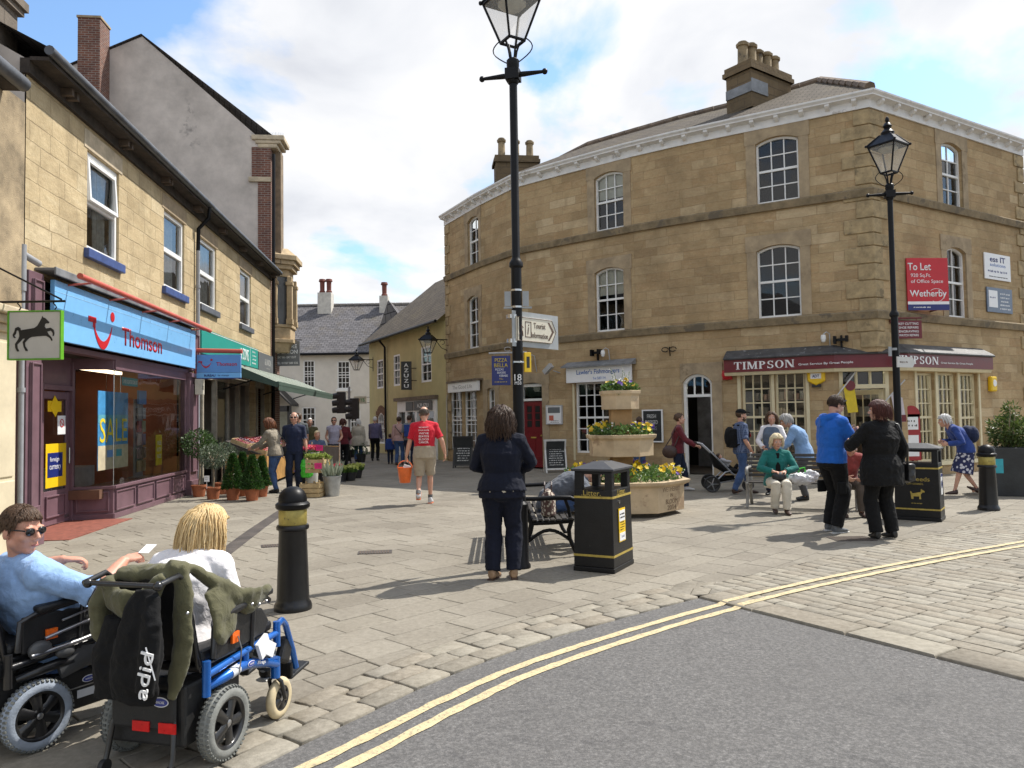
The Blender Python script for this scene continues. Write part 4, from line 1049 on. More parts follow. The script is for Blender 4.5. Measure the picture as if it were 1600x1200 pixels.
m=MB();m.box(R_E-.3,R_E+.06,-.1,.1,e-4.7,e-4.4);m.build('stone_block',PALE_STONE,gb,bevel=.02)
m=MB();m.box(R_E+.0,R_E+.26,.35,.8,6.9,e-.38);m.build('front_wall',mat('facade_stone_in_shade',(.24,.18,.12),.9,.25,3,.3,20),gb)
m=MB();m.add([(R_E-.02,.5,0),(R_E-.02,1.5,0),(R_E-2.6,9,0),(R_E-.02,.5,e-.3),(R_E-.02,1.5,e-.3),(R_E-2.6,9,e-.3)],[(0,1,4,3),(1,2,5,4)],[[(0,0),(1,0),(1,e),(0,e)],[(0,0),(8,0),(8,e),(0,e)]]);m.build('lower_front_wall',BRICK_R,gb)
m=MB();m.tube([(R_E+.1,-.05,e-.6),(R_E+.1,-.05,e-1.0),(R_E+.06,-.05,.2)],.055,8);m.build('downpipe',BLACK_M,gb,smooth=50)
m=MB()
for k in range(24):m.rod((R_E-.3+.03*k,.02+.05*(k%3),e+.04),(R_E-.3+.03*k,.02+.05*(k%3)+.03,e+.2),.004,4)
m.build('bird_spikes',STEEL,gb)
m=MB();roofquad(m,(R_E+.1,-.08,e+.02),(R_E-2.4,9,e+.02),(ap[0]-2,9,ap[1]+.06),(ap[0],-.08,ap[1]+.06));roofquad(m,(le[0],9,le[1]+.05),(le[0],-.08,le[1]+.05),(ap[0],-.08,ap[1]+.06),(ap[0],9,ap[1]+.06));m.build('roof',SLATE_G,gb)
m=MB();m.quad((R_E-2.6,9,0),(le[0],9,0),(le[0],9,le[1]),(R_E-2.6,9,e));m.build('rear_wall',RENDER_G,gb)
c0,c1=gh(137,150)[0],gh(171,150)[0];ct=gh(155,46)[1]
m=MB();uvbox(m,c0,c1,-.75,-.005,5.5,ct);
chm=m.build('chimney',BRICK_R,gb)
m=MB();m.box(c0-.03,c1+.03,-.78,.03,ct,ct+.07);m.build('chimney_cap',DRESSED,chm)
m=MB();x=gh(200,62)[0];m.lathe([(.17,0),(.17,.25),(.2,.3),(.12,.42),(.05,.5)],10,(x,.6,ap[1]-.35));m.build('chimney_pot',mat('red_clay_pot',(.16,.05,.035),.8),gb)
OR=MB();ox=R_E-.05;op_=.55;a0,a1=.35,1.95
pl0=[(ox,a0),(ox+op_,a0+.35),(ox+op_,a1-.35),(ox,a1)]
def prism(mb,pl,z0,z1,s=1.0):
 n=len(pl);mb.add([(x,y,z0)for x,y in pl]+[((x-ox)*s+ox,(y-1.15)*s+1.15,z1)for x,y in pl],[tuple(reversed(range(n))),tuple(range(n,2*n))]+[(i,(i+1)%n,n+(i+1)%n,n+i)for i in range(n)])
def grow(g):return[(ox,a0-g),(ox+op_+g,a0+.35-g*.6),(ox+op_+g,a1-.35+g*.6),(ox,a1+g)]
prism(OR,grow(-.0),4.35,4.75);prism(OR,grow(.05),4.75,4.85);prism(OR,grow(-.05),6.5,6.75);prism(OR,grow(.08),6.75,6.9);prism(OR,grow(.16),6.9,7.05);prism(OR,grow(.24),7.05,7.22);prism(OR,grow(.20),7.22,7.5,.6)
prism(OR,grow(.1),4.22,4.35);prism(OR,grow(-.1),3.9,4.22,1.2)
for x,y in((ox+.08,a0+.05),(ox+op_-.02,a0+.35),(ox+op_-.02,a1-.35),(ox+.08,a1-.05)):
 OR.M=T(x,y,0);OR.box(-.09,.09,-.09,.09,4.85,6.2);OR.box(-.12,.12,-.12,.12,6.2,6.32);OR.box(-.11,.11,-.11,.11,4.85,5.05);OR.box(-.08,.08,-.08,.08,6.32,6.5)
OR.build('oriel_window',mat('buff_oriel_stone',(.46,.35,.21),.85,.2,4,.3,40),gb,bevel=.015);orl=gb.children[-1]
m=MB();pl1=[(x-.06,y)for x,y in grow(-.06)];prism(m,pl1,4.85,6.5);m.build('oriel_glass',mat('dull_window_glass',(.10,.105,.11),.1,.2,2,spec=.6),orl)
YW=46.0
WH=frame((atY(300,650,YW).x,YW),(0,YW))
wc=thing('white_cottage','white rendered house with grey slate roof closing the far end of the street','building',m=WH)
W0=atY(300,650,YW).x
def wx(px,py=600):return hit(WH,px,py)
L=-3.0-W0;ez=wx(520,553)[1];rz_=ez+3.6
wins=[rect(WH,*r)for r in((474,492,563,606),(527,547,564,608),(472,493,636,677),(547,563,640,678),(430,436,566,603),(433,449,640,680))]
m=MB();wall(m,I4,L,0,ez,[(*w_,0)for w_ in wins[:4]],.12);m.build('wall',mat('white_limewash',(.66,.62,.55),.9,.06,1.5,.2,30),wc)
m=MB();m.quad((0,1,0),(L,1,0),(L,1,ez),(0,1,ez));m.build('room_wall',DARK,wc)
for w_ in wins[:4]:sash(wc,WH,*w_,cols=3,rows=5 if w_[2]>2.5 else 4,sb=.06,bar=.035,fw=.07)
for w_ in wins[:4]:m=MB();m.box(w_[0]-.08,w_[1]+.08,-.08,.03,w_[2]-.13,w_[2]-.005);m.build('sill',WHITE_P,wc)
m=MB();roofquad(m,(0,-.3,ez),(L,-.3,ez),(L,4.6,rz_),(0,4.6,rz_));roofquad(m,(L,9.4,ez),(0,9.4,ez),(0,4.6,rz_),(L,4.6,rz_));m.build('roof',SLATE_G,wc)
m=MB();m.tube([(0,-.36,ez-.02),(L,-.36,ez-.02)],.08,8);m.build('gutter',BLACK_M,wc)
n=int(L/.45);m=MB()
for k in range(n):m.tube([(k*L/n,4.6,rz_+.02),((k+.94)*L/n,4.6,rz_+.04)],[.12,.10],6)
m.build('ridge_tiles',mat('grey_ridge_tile',(.20,.19,.18),.9),wc)
LIME=mat('limewashed_chimney',(.58,.55,.49),.9,.15,4);REDPOT=mat('red_clay_pot',(.16,.05,.035),.8)
def wch(px0,px1,ptop,pbase,Yd,n):
 p0=atY(px0,pbase,Yd);p1=atY(px1,pbase,Yd);zt=atY((px0+px1)/2,ptop,Yd).z
 m=MB();uvbox(m,p0.x,p1.x,Yd-.3,Yd+.5,p0.z-1.5,zt);o=m.build('chimney',LIME,wc,world=True)
 for k in range(n):
  q=MB();q.lathe([(.2,0),(.2,.15),(.15,.2),(.16,.75),(.24,.8),(.2,.95),(.1,.95)],10,(p0.x+(p1.x-p0.x)*(k+.5)/n,Yd+.1,zt-.02));q.build('chimney_pot',REDPOT,o,world=True,smooth=40)
wch(498,519,458,492,50,2);wch(594,607,463,486,50,1)
m=MB();a=atY(603,500,47.5);b=atY(645,500,47.5);t=atY(606,472,47.5)
roofquad(m,(b.x,45.8,a.z-.9),(b.x,52,a.z-.9),(a.x+.3,52,t.z),(a.x+.3,47,t.z));m.add([(a.x-.6,46.6,a.z-1.6),(b.x,46.6,a.z-.9),(a.x+.3,46.6,t.z)],[(0,1,2)],[[(0,0),(2,0),(1,1)]]);m.build('cross_roof',SLATE_G,wc,world=True)
m=MB();p0,p1=wx(424,640),wx(452,640);zt=wx(432,604)[1];zb=wx(432,632)[1]
for s_ in(-1,1):
 xm=(p0[0]+p1[0])/2;xe=xm+s_*1.1
 m.add([(xm,-1.6,zt),(xe,-1.6,zb),(xe,0,zb),(xm,0,zt),(xm,-1.6,zt-.14),(xe,-1.6,zb-.14),(xe,0,zb-.14),(xm,0,zt-.14)],[(0,1,2,3),(4,7,6,5),(0,4,5,1),(1,5,6,2),(2,6,7,3),(3,7,4,0)])
m.build('porch_roof',mat('black_painted_timber',(.03,.028,.027),.6),wc)
m=MB()
for x in(-.95,.95):m.box(xm+x-.1,xm+x+.1,-1.5,-1.3,0,zb-.1)
m.box(xm-.95,xm+.95,-1.5,-1.38,zb-.45,zb-.12);m.build('porch_frame',mat('black_painted_timber',(.03,.028,.027)),wc)
m=MB();m.box(xm-.55,xm+.55,-.06,.0,0,2.05);m.box(xm-.45,xm+.45,-.07,-.05,1.1,1.95);m.build('porch_door',mat('pale_green_door',(.35,.34,.27),.5),wc)
ya=atY(578,706,37.0);yb=Q[0]
FY=frame((ya.x,ya.y),(yb.x,yb.y));YL=Vector((yb.x-ya.x,yb.y-ya.y,0)).length
ybd=thing('yellow_building','two storey pale yellow building with steep stone slate roof and arched shop windows','building',m=FY)
ye=hit(FY,640,518)[1]
YEL=mat('pale_yellow_limewash',(.47,.41,.20),.9,.1,1.2,.2,30)
up=[rect(FY,*r)for r in((567,574,574,608),(589,599,562,607),(615,625,554,603),(658,674,541,597))]
up[0]=rect(FY,590-6,590+1,566,607)if False else up[0]
arcs=[rect(FY,567,576,645,668),rect(FY,591,601,645,693)]
arcs[0]=(arcs[0][0]+.0,arcs[0][1],.5,arcs[0][3])
shopf=rect(FY,623,684,622,715)
wins=[w_ for w_ in up if w_[0]>.05 and w_[1]<YL-.05]
ars=[w_ for w_ in arcs if w_[0]>.05]
m=MB();wall(m,I4,YL,0,ye,[(*w_,0)for w_ in wins]+[(*w_,.25)for w_ in ars]+[(shopf[0],shopf[1],-.02,shopf[3],0)],.1);
m.quad((0,0,0),(0,6,0),(0,6,ye),(0,0,ye),[(0,0),(6,0),(6,ye),(0,ye)]);m.add([(0,0,ye),(0,7,ye),(0,3.5,ye+3.2)],[(0,1,2)],[[(0,0),(7,0),(3,3)]])
m.build('wall',YEL,ybd)
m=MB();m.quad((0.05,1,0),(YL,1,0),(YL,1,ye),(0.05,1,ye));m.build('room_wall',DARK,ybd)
for w_ in wins:sash(ybd,FY,*w_,cols=2,rows=4,sb=.06,fw=.07,bar=.03,curtain=True)
for w_ in ars:
 sash(ybd,FY,*w_,cols=3,rows=7,rise=.25,sb=.05,fw=.06,bar=.035)
 m=MB();rr=random.Random(4)
 for k in range(5):
  for s_ in(-1,1):
   z=w_[3]-.9+k*.2;x=(w_[0]if s_<0 else w_[1]);wd=rr.uniform(.14,.30)
   m.box(min(x,x+s_*wd),max(x,x+s_*wd),-.03,.0,z,z+.18)
 P=arc(w_[0],w_[1],w_[3],.25,6)
 for k in range(6):
  c_=((P[k][0]+P[k+1][0])/2,(P[k][1]+P[k+1][1])/2);an=-40+80*(k+.5)/6
  m.cbox((c_[0],-.016,c_[1]+.17+rr.uniform(0,.08)),(.16,.032,.34),RY(an))
 m.build('brick_surround',mat('rough_brown_stone',(.19,.105,.06),.95,.4,8,.5,30),ybd,bevel=.01)
s0,s1,sz=shopf[0],shopf[1],shopf[3];m=MB()
for x in(s0,s0+(s1-s0)*.24,s0+(s1-s0)*.5,s1-.2):m.box(x,x+.2,-.08,.1,0,sz-.55)
m.box(s0,s1,-.06,.1,sz-.55,sz-.08);m.box(s0,s1,.0,.08,0,.45)
m.build('shopfront',WHITE_P,ybd,bevel=.01)
m=MB();m.quad((s0,.06,.45),(s1,.06,.45),(s1,.06,sz-.55),(s0,.06,sz-.55));m.build('pane',GLASS,ybd)
m=MB();m.box(s0-.1,s1+.1,-.2,.02,sz-.08,sz+.06);m.build('shop_canopy',mat('weathered_canopy_board',(.17,.13,.09),.9,.3,6),ybd)
m=MB();z=sz-.5
m.box(s0+(s1-s0)*.26,s0+(s1-s0)*.45,-.09,-.06,z,z+.36);m.box(s0+(s1-s0)*.48,s0+(s1-s0)*.92,-.09,-.06,z,z+.38);fb=m.build('fascia_board',mat('dark_fascia',(.06,.055,.05),.5),ybd)
text('AZUZU',(s1-s0)*.28,.17,WHITE_S,fb,T(s0+(s1-s0)*.7,-.091,z+.19)@FACE,bold=.012)
m=MB();roofquad(m,(-.6,-.35,ye-.02),(YL,-.35,ye-.02),(YL,3.5,ye+3.25),(-.15,3.5,ye+3.25));roofquad(m,(YL,7.2,ye),(-.4,7.2,ye),(-.15,3.5,ye+3.25),(YL,3.5,ye+3.25));m.build('roof',SLATE_B,ybd)
m=MB();m.tube([(-.3,-.40,ye-.04),(YL-.05,-.40,ye-.04)],.06,8);x=hit(FY,605,600)[0];m.tube([(x,-.38,ye-.06),(x,-.1,ye-.4),(x,-.08,.1)],.05,8);m.build('gutter',BLACK_M,ybd,smooth=50)
LGLASS,nt_,b_=newmat('lantern_glass');b_.inputs['Base Color'].default_value=(.7,.68,.62,1);b_.inputs['Roughness'].default_value=.35
tr_n=nt_.nodes.new('ShaderNodeBsdfTransparent');mx_n=nt_.nodes.new('ShaderNodeMixShader');mx_n.inputs[0].default_value=.26
nt_.links.new(tr_n.outputs[0],mx_n.inputs[1]);nt_.links.new(b_.outputs[0],mx_n.inputs[2]);nt_.links.new(mx_n.outputs[0],nt_.nodes['Material Output'].inputs[0])
def lantern(parent,z,name='lantern',r0=.135,r1=.325,h=.46,rot=45,c=(0,0)):
 m=MB(T(c[0],c[1],z)@RZ(rot));q=lambda r:[(-r*.707,-r*.707),(r*.707,-r*.707),(r*.707,r*.707),(-r*.707,r*.707)]
 A,B=q(r0),q(r1)
 for(a,b)in zip(A,B):m.rod((*a,0),(*b,h),.014,6)
 for P,zz in((A,0),(B,h)):
  for k in range(4):m.rod((*P[k],zz),(*P[(k+1)%4],zz),.018,6)
 for k in range(4):
  a,b=q(r1+.03)[k],q(r1+.03)[(k+1)%4];c0,c1=q(.13)[k],q(.13)[(k+1)%4]
  m.quad((*a,h+.01),(*b,h+.01),(*c1,h+.2),(*c0,h+.2));m.rod((*a,h+.02),(*c0,h+.2),.012,5)
  m.ball((*a,h+.02),.025,6,4)
 m.lathe([(.10,h+.19),(.11,h+.24),(.07,h+.29),(.05,h+.31),(.075,h+.35),(.05,h+.40),(.02,h+.42),(.035,h+.45),(.03,h+.49),(.0,h+.53)],12)
 o=m.build(name,BLACK_M,parent,smooth=40)
 g=MB(T(c[0],c[1],z)@RZ(rot))
 for k in range(4):g.quad((*A[k],0),(*A[(k+1)%4],0),(*B[(k+1)%4],h),(*B[k],h))
 g.build('lantern_glass',LGLASS,o)
 g=MB(T(c[0],c[1],z));g.lathe([(.10,h-.10),(.16,h-.05),(.15,h-.03),(.04,h-.02)],12);g.build('lamp_reflector',mat('dull_lamp_reflector',(.35,.34,.28),.4),o,smooth=50)
 return o
def lamp_post(loc,label,group,rz=0):
 t=thing('lamp_post',label,'lamp post',loc,rz,group)
 m=MB();m.lathe([(.105,0),(.105,.03),(.085,.06),(.082,.62),(.088,.64),(.088,.67),(.062,.70),(.058,1.2),(.056,3.18),(.075,3.2),(.075,3.24),(.056,3.27),(.043,3.30),(.043,5.24)],20);m.build('post',BLACK_M,t,smooth=40)
 m=MB();m.lathe([(.05,5.19),(.062,5.21),(.062,5.37),(.07,5.39),(.07,5.45),(.05,5.47)],14);m.cbox((0,0,5.29),(.15,.15,.12));m.build('collar',BLACK_M,t,smooth=40)
 m=MB();m.tube([(-.34,0,5.29),(-.12,0,5.29),(.12,0,5.29),(.34,0,5.29)],[.018,.03,.03,.018],8);m.ball((-.35,0,5.29),.033,8,6);m.ball((.35,0,5.29),.033,8,6);m.build('ladder_bar',BLACK_M,t,smooth=50)
 m=MB()
 for k in range(4):
  a=R(45+90*k);c,s=math.cos(a),math.sin(a)
  m.tube([(c*.03,s*.03,5.45),(c*.05,s*.05,5.56),(c*.09,s*.09,5.67)],.012,6)
 for s in(-1,1):m.tube([(s*(.05+.17*math.sin(k/8*2.6)),0,5.42+.27*k/8)for k in range(9)],.007,5)
 m.build('lantern_scrolls',BLACK_M,t,smooth=60)
 lantern(t,5.66)
 return t
LP1=gp(814,887);LP2p=atY(1408,788,13.0)
lamp_a=lamp_post((LP1.x,LP1.y,0),'near black lamp post with finger sign, cut by the top of the frame','black lamp posts',R(-14))
lamp_b=lamp_post((LP2p.x,LP2p.y,0),'farther black lamp post standing by the red to let board','black lamp posts',R(-10))
def wall_lantern(fr,u,z,out,label):
 t=thing('wall_lantern',label,'lantern',m=fr@T(u,0,z),group='wall lanterns on brackets')
 m=MB();m.box(-.02,.02,-.02,.02,-.55,.12);m.rod((0,-.02,0),(0,-out-.02,0),.017,6);m.tube([(0,-.02,-.4),(0,-out*.35,-.3),(0,-out*.6,-.05)],.012,6);m.tube([(0,-out*(.3+.12*math.cos(a*.6)),-.1+.08*math.sin(a*.6))for a in range(9)],.01,5);m.build('bracket',BLACK_M,t,smooth=50)
 lantern(t,-.50,r0=.13,r1=.34,h=.46,c=(0,-out));return t
u,z=hit(FR[0],708,529);wall_lantern(FR[0],.18,z,.78,'black bracket lantern on the left end of the corner building')
u,z=hit(FY,583,562);wall_lantern(FY,max(.15,u),z,.8,'black bracket lantern on the far corner of the yellow building')
def bollard(loc,label):
 t=thing('bollard',label,'bollard',loc,0,'black bollards with brass bands')
 m=MB();m.lathe([(.155,0),(.158,.03),(.15,.055),(.137,.075),(.134,.10),(.128,.3),(.115,.655),(.118,.665),(.134,.675),(.136,.695),(.128,.71),(.112,.715)],32);m.build('shaft',mat('chipped_black_bollard_paint',(.008,.008,.009),.36,.3,6,.15,30,spec=.35,coat=.1,wear=((.10,.095,.09),22,.74)),t,smooth=40)
 m=MB();m.lathe([(.114,.712),(.117,.72),(.117,.835),(.114,.84)],32);m.build('brass_band',mat('worn_gold_band',(.36,.29,.075),.42,.2,12,metal=.35,wear=((.14,.12,.05),20,.64)),t,smooth=40)
 m=MB();m.lathe([(.112,.838),(.13,.845),(.142,.86),(.143,.885),(.128,.90),(.118,.905),(.119,.925),(.112,.96),(.096,.99),(.07,1.015),(.035,1.03),(0.001,1.034)],32);m.build('cap',BLACK_M,t,smooth=40)
 return t
bollard(gp(458,952),'large black bollard with brass band beside the wheelchairs')
p=gp(1545,797);bollard((p.x,p.y,0),'distant black bollard with brass band right of the far bin')
BINM=mat('black_bin_plastic',(.008,.008,.0085),.42,.25,5,.2,60,spec=.35,wear=((.03,.029,.027),14,.68))
def bin_(corner,rz,label):
 W,D,H=.44,.60,1.02
 t=thing('litter_bin',label,'bin',m=T(corner.x,corner.y,0)@Matrix.Rotation(rz,4,'Z')@T(-W/2,D/2,0),group='black litter bins')
 m=MB();k=.93
 a,b=W/2,D/2;m.box(-a-.005,a+.005,-b-.005,b+.005,0,.05)
 def ring(z):s=1-(1-k)*z/H;return a*s,b*s
 zo0,zo1=.83,.99
 for z0,z1 in((.05,zo0),(zo1,H)):
  (x0,y0),(x1,y1)=ring(z0),ring(z1)
  m.add([(-x0,-y0,z0),(x0,-y0,z0),(x0,y0,z0),(-x0,y0,z0),(-x1,-y1,z1),(x1,-y1,z1),(x1,y1,z1),(-x1,y1,z1)],[(3,2,1,0),(0,1,5,4),(1,2,6,5),(2,3,7,6),(3,0,4,7),(4,5,6,7)])
 (x0,y0)=ring(zo0);w_=.085
 for sx in(-1,1):
  for sy in(-1,1):
   xs=sorted((sx*x0,sx*(x0-w_)));ys=sorted((sy*y0,sy*(y0-w_)));m.box(xs[0]+.002,xs[1]-.002,ys[0]+.002,ys[1]-.002,zo0-.01,zo1+.01)
 m.build('body',BINM,t,bevel=.008)
 m=MB();a2,b2=a*k+.03,b*k+.03;m.box(-a2,a2,-b2,b2,H,H+.025);m.add([(-a2,-b2,H+.025),(a2,-b2,H+.025),(a2,b2,H+.025),(-a2,b2,H+.025),(-.06,-.12,H+.09),(.06,-.12,H+.09),(.06,.12,H+.09),(-.06,.12,H+.09)],[(0,1,5,4),(1,2,6,5),(2,3,7,6),(3,0,4,7),(4,5,6,7)]);m.build('lid',mat('grey_black_bin_lid',(.035,.036,.04),.5,.2,6,.1,40),t,bevel=.01)
 for z in(.745,.155):
  m=MB();x,y=ring(z);x+=.003;y+=.003;m.box(-x,x,-y,y,z,z+.022);m.build('gold_stripe',GOLD,t)
 m=MB();m.rod((a*.955,-b*.35,.70),(a*.955+.012,-b*.35,.70),.018,12);m.build('lock',STEEL,t)
 return t,a,b
SL=math.atan(.07*.22/1.02)
def bin_text(t,s,side,x,z,w_,h_,mt,a,b):
 if side=='front':M_=T(x,-b*(1-.07*z/1.02)-.002,z)@RX(90-.9)
 else:M_=T(a*(1-.07*z/1.02)+.002,x,z)@RZ(90)@RX(90-.7)
 text(s,w_,h_,mt,t,M_,ext=.001)
bc=gp(960,897)
b1,a_,b_=bin_(bc,math.atan2(-.19,.365),'near black litter bin with yellow notice standing by the navy suited woman')
bin_text(b1,'.Litter.','front',-.02,.80,.21,.055,GOLD,a_,b_);bin_text(b1,'.Litter.','side',-.02,.80,.26,.055,GOLD,a_,b_)
m=MB();m.M=T(a_*.975+.004,-.04,.46)@RZ(90)@RX(-.5);m.box(-.095,.095,-.004,.002,-.17,.17);np_=m.build('notice',YELLOW_S,b1)
m=MB();m.M=T(a_*.975+.004,-.04,.46)@RZ(90)@RX(-.5);m.box(-.085,.085,-.006,-.003,.04,.15);m.box(-.085,.085,-.006,-.003,-.16,-.08);m.build('notice_panel',WHITE_S,np_)
scrib(np_,T(a_*.975+.0105,-.04,.555)@RZ(90)@RX(89.5),.14,.07,2,INK,3);scrib(np_,T(a_*.975+.0085,-.04,.45)@RZ(90)@RX(89.5),.13,.10,4,INK,4);text('Leeds',.09,.03,NAVY_S,np_,T(a_*.975+.0105,-.03,.345)@RZ(90)@RX(89.5),ext=.001)
bc2=gp(1471,816);bl2=gp(1417,810);bd=(bc2-bl2)
b2,a_,b_=bin_(bc2,math.atan2(bd.y,bd.x)-R(90)+R(90),'far black litter bin with gold dog symbol behind the black coated woman')
b2.matrix_basis=T(bc2.x,bc2.y,0)@Matrix.Rotation(math.atan2(-.45,.62),4,'Z')@T(-.30,.22,0)@RZ(90)
def b2t(s,y,z,w_,h_,mt=GOLD):text(s,w_,h_,mt,b2,T(-a_*(1-.07*z/1.02)-.002,y,z)@RZ(-90)@RX(90),ext=.001)
b2t('Leeds',-.06,.60,.22,.06);b2t('CITY COUNCIL',.02,.53,.22,.026)
m=MB();m.M=T(-a_*.965-.002,.0,.36)@RZ(-90)@FACE
m.poly([(-.07,-.06,0),(-.045,-.06,0),(-.045,-.01,0),(.03,-.01,0),(.03,-.06,0),(.055,-.06,0),(.05,.02,0),(.075,.05,0),(.10,.05,0),(.10,.07,0),(.075,.085,0),(.055,.10,0),(.05,.055,0),(-.055,.03,0),(-.08,.065,0),(-.085,.055,0)],(0,0,.001));m.build('dog_symbol',GOLD,b2)
scrib(b2,T(-a_*.983-.002,0,.25)@RZ(-90)@FACE,.2,.03,1,GOLD,6)
m=MB();m.box(-.075,.075,b_*.945,b_*.945+.004,.42,.68)if False else None
m=MB();m.M=T(0.02,-b_*.962,.52);m.box(-.08,.08,-.006,.0,-.15,.15);nt2=m.build('notice',WHITE_S,b2);m=MB();m.M=T(0.02,-b_*.962,.52);m.box(-.08,.08,-.008,-.005,.11,.15);m.lathe([(.055,0),(.055,.002),(.04,.002),(.04,0)],20,(0,-.007,-.0),RX(90));m.build('notice_print',NAVY_S,nt2)
SLATM=mat('dark_bench_slat',(.035,.030,.026),.55,.35,5,.2,40)
def bench(loc,rz,L,label,iron=BLACK_M,back=True):
 t=thing('park_bench',label,'bench',loc,rz,'slatted iron benches')
 for i in range(7):m=MB();y=-.22+i*.068;z=.43+.012*(abs(i-3)/3)**2-(.01 if i==6 else 0);m.box(0,L,y-.025,y+.025,z-.022,z);m.build('seat_slat',SLATM,t,bevel=.006)
 for i in range(6):m=MB();z=.52+i*.067;y=.24+.028*i;m.cbox((L/2,y,z),(L,.02,.05),RX(-20));m.build('back_slat',SLATM,t,bevel=.006)
 for x in(.06,L-.06):
  m=MB();fl=.5
  m.tube([(x,.42,.89),(x,.40,.86),(x,.36,.74),(x,.27,.50),(x,.22,.38),(x,.24,.28),(x,.32,.12),(x,.36,.02),(x,.40,.012)],[.02,.03,.03,.032,.034,.03,.028,.028,.026],8)
  m.tube([(x,.22,.38),(x,.0,.385),(x,-.22,.40),(x,-.25,.43)],.026,8)
  m.tube([(x,-.24,.42),(x,-.20,.3),(x,-.21,.2),(x,-.27,.06),(x,-.30,.015),(x,-.34,.012)],[.026,.026,.024,.026,.026,.022],8)
  m.tube([(x,.30,.17)]+[(x,.27-.5*k/8,.17+.13*math.sin(math.pi*k/8))for k in range(9)],.02,8)
  m.build('leg_frame',iron,t,smooth=60)
  m=MB();m.tube([(x,.36,.66),(x,.2,.655),(x,-.05,.665),(x,-.22,.66),(x,-.29,.63),(x,-.30,.58),(x,-.26,.56)],[.024,.026,.028,.028,.026,.024,.018],8);m.tube([(x,-.16,.655),(x,-.2,.55),(x,-.22,.42)],.02,8);m.build('armrest',iron,t,smooth=60)
 return t
BN1=Vector((.42,8.72,0));bench(BN1,R(91),1.85,'near iron bench with patterned bag, beside the lamp post and litter bin')
BA,BB=gp(1163,794),gp(1347,800);bdv=BB-BA
bench((BA.x+.1,BA.y+.25,0),math.atan2(bdv.y,bdv.x),bdv.length,'far slatted bench with pale legs where the woman in teal sits',mat('pale_grey_iron',(.24,.23,.21),.5,.2,8))
def board(name,label,cat,M,w_,h_,m_,t=.03,frame_m=None,fw=.03,group=None,pn='panel'):
 r=thing(name,label,cat,m=M,group=group)
 m=MB();m.box(-w_/2,w_/2,-t/2,t/2,-h_/2,h_/2);p=m.build(pn,m_,r,bevel=.004)
 if frame_m:
  m=MB()
  for x0,x1,z0,z1 in((-w_/2-fw,-w_/2,-h_/2-fw,h_/2+fw),(w_/2,w_/2+fw,-h_/2-fw,h_/2+fw),(-w_/2,w_/2,h_/2,h_/2+fw),(-w_/2,w_/2,-h_/2-fw,-h_/2)):m.box(x0,x1,-t/2-.012,t/2+.004,z0,z1)
  m.build('frame',frame_m,r,bevel=.004)
 return r
def tx(r,s,x,z,w_,h_,m_,t=.03,fit=True,**k):return text(s,w_,h_,m_,r,T(x,-t/2-.001,z)@FACE,fit=fit,ext=.002,**k)
zs0,zs1=2.74,3.56
r=board('shop_sign','long sky blue shop fascia with red smile and red lettering','shop sign',FT@T((SHOP0+SHOP1)/2,-.16,(zs0+zs1)/2),SHOP1-SHOP0-.02,zs1-zs0,BLUE_S,.06)
W2=(SHOP1-SHOP0)/2
def smile(root,cx,cz,s,y,mt):
 m=MB();n=18
 up=[(cx+s*1.0*(k/n*2-1),cz-s*.78*(1-((k/n*2-1))**2)**.9)for k in range(n+1)]
 lo=[(cx+s*1.0*(k/n*2-1)*1.03,cz-s*(1.05+.1)*(1-((k/n*2-1))**2)**.8-.0)for k in range(n+1)]
 for k in range(n):m.poly([(lo[k][0],y,lo[k][1]),(lo[k+1][0],y,lo[k+1][1]),(up[k+1][0],y,up[k+1][1]),(up[k][0],y,up[k][1])],(0,.006,0))
 m.box(cx-s*1.5,cx-s*.72,y,y+.006,cz-.02*s,cz+.22*s);m.box(cx-s*1.04,cx-s*.80,y,y+.006,cz-.25*s,cz+.1*s)
 m.lathe([(s*.23,0),(s*.23,.006)],18,(cx+s*1.06,y+.006,cz+s*.48),RX(90))
 return m.build('smile_emblem',mt,root)
smile(r,-W2+1.55,-.02,.34,-.038,RED_S)
tx(r,'Thomson',-W2+3.25,-.12,1.9,.30,RED_S,.06,bold=.02)
m=MB();m.box(-W2+.05,W2-.05,-.0315,-.03,-.03+.26,-.03+.268)if False else m.box(-W2,W2,-.033,-.029,.255,.262)
for k in range(1,7):m.box(-W2+k*.9,-W2+k*.9+.006,-.033,-.029,.262,.41)
m.build('panel_joints',mat('pale_blue_joint',(.35,.60,.85),.4),r)
m=MB();m.rod((-W2+.0,-.36,.46),(W2-.1,-.36,.40),.045,8);r2=m.build('sign_lamp_bar',mat('coral_red_metal',(.50,.10,.07),.4,.1),r,smooth=50)
for k in range(5):x=-W2+.4+k*1.4;m=MB();m.rod((x,-.02,.40),(x,-.36,.43),.014,6);m.build('lamp_bracket',mat('coral_red_metal',(.50,.10,.07)),r)
Mp=FT@T(17.0,-.62,2.86)@RZ(-90)
r=board('hanging_sign','small blue projecting sign with red smile under a red lamp bar','shop sign',Mp,.94,.40,mat('mid_blue_sign',(.13,.30,.62),.3,.04),.07)
m=MB();m.box(-.47,.47,-.035,.035,-.42+.10,-.205);m.build('lower_panel',BLUE_S,r)
m=MB();m.box(-.47,.47,-.036,.036,-.335,-.315);m.build('base_strip',NAVY_S,r)
smile(r,-.27,.03,.11,-.042,RED_S);tx(r,'Thomson',.17,-.01,.44,.085,RED_S,.07,bold=.015);tx(r,'BUREAU',-.19,-.262,.24,.05,NAVY_S,.07,bold=.03);tx(r,'de change',.1,-.265,.24,.045,NAVY_S,.07)
m=MB();m.tube([(-.56,0,.30),(.50,0,.27)],.05,8);m.rod((-.5,0,.3),(-.5,0,-.3),.03,8);m.build('sign_lamp_bar',mat('coral_red_metal',(.50,.10,.07)),r,smooth=50)
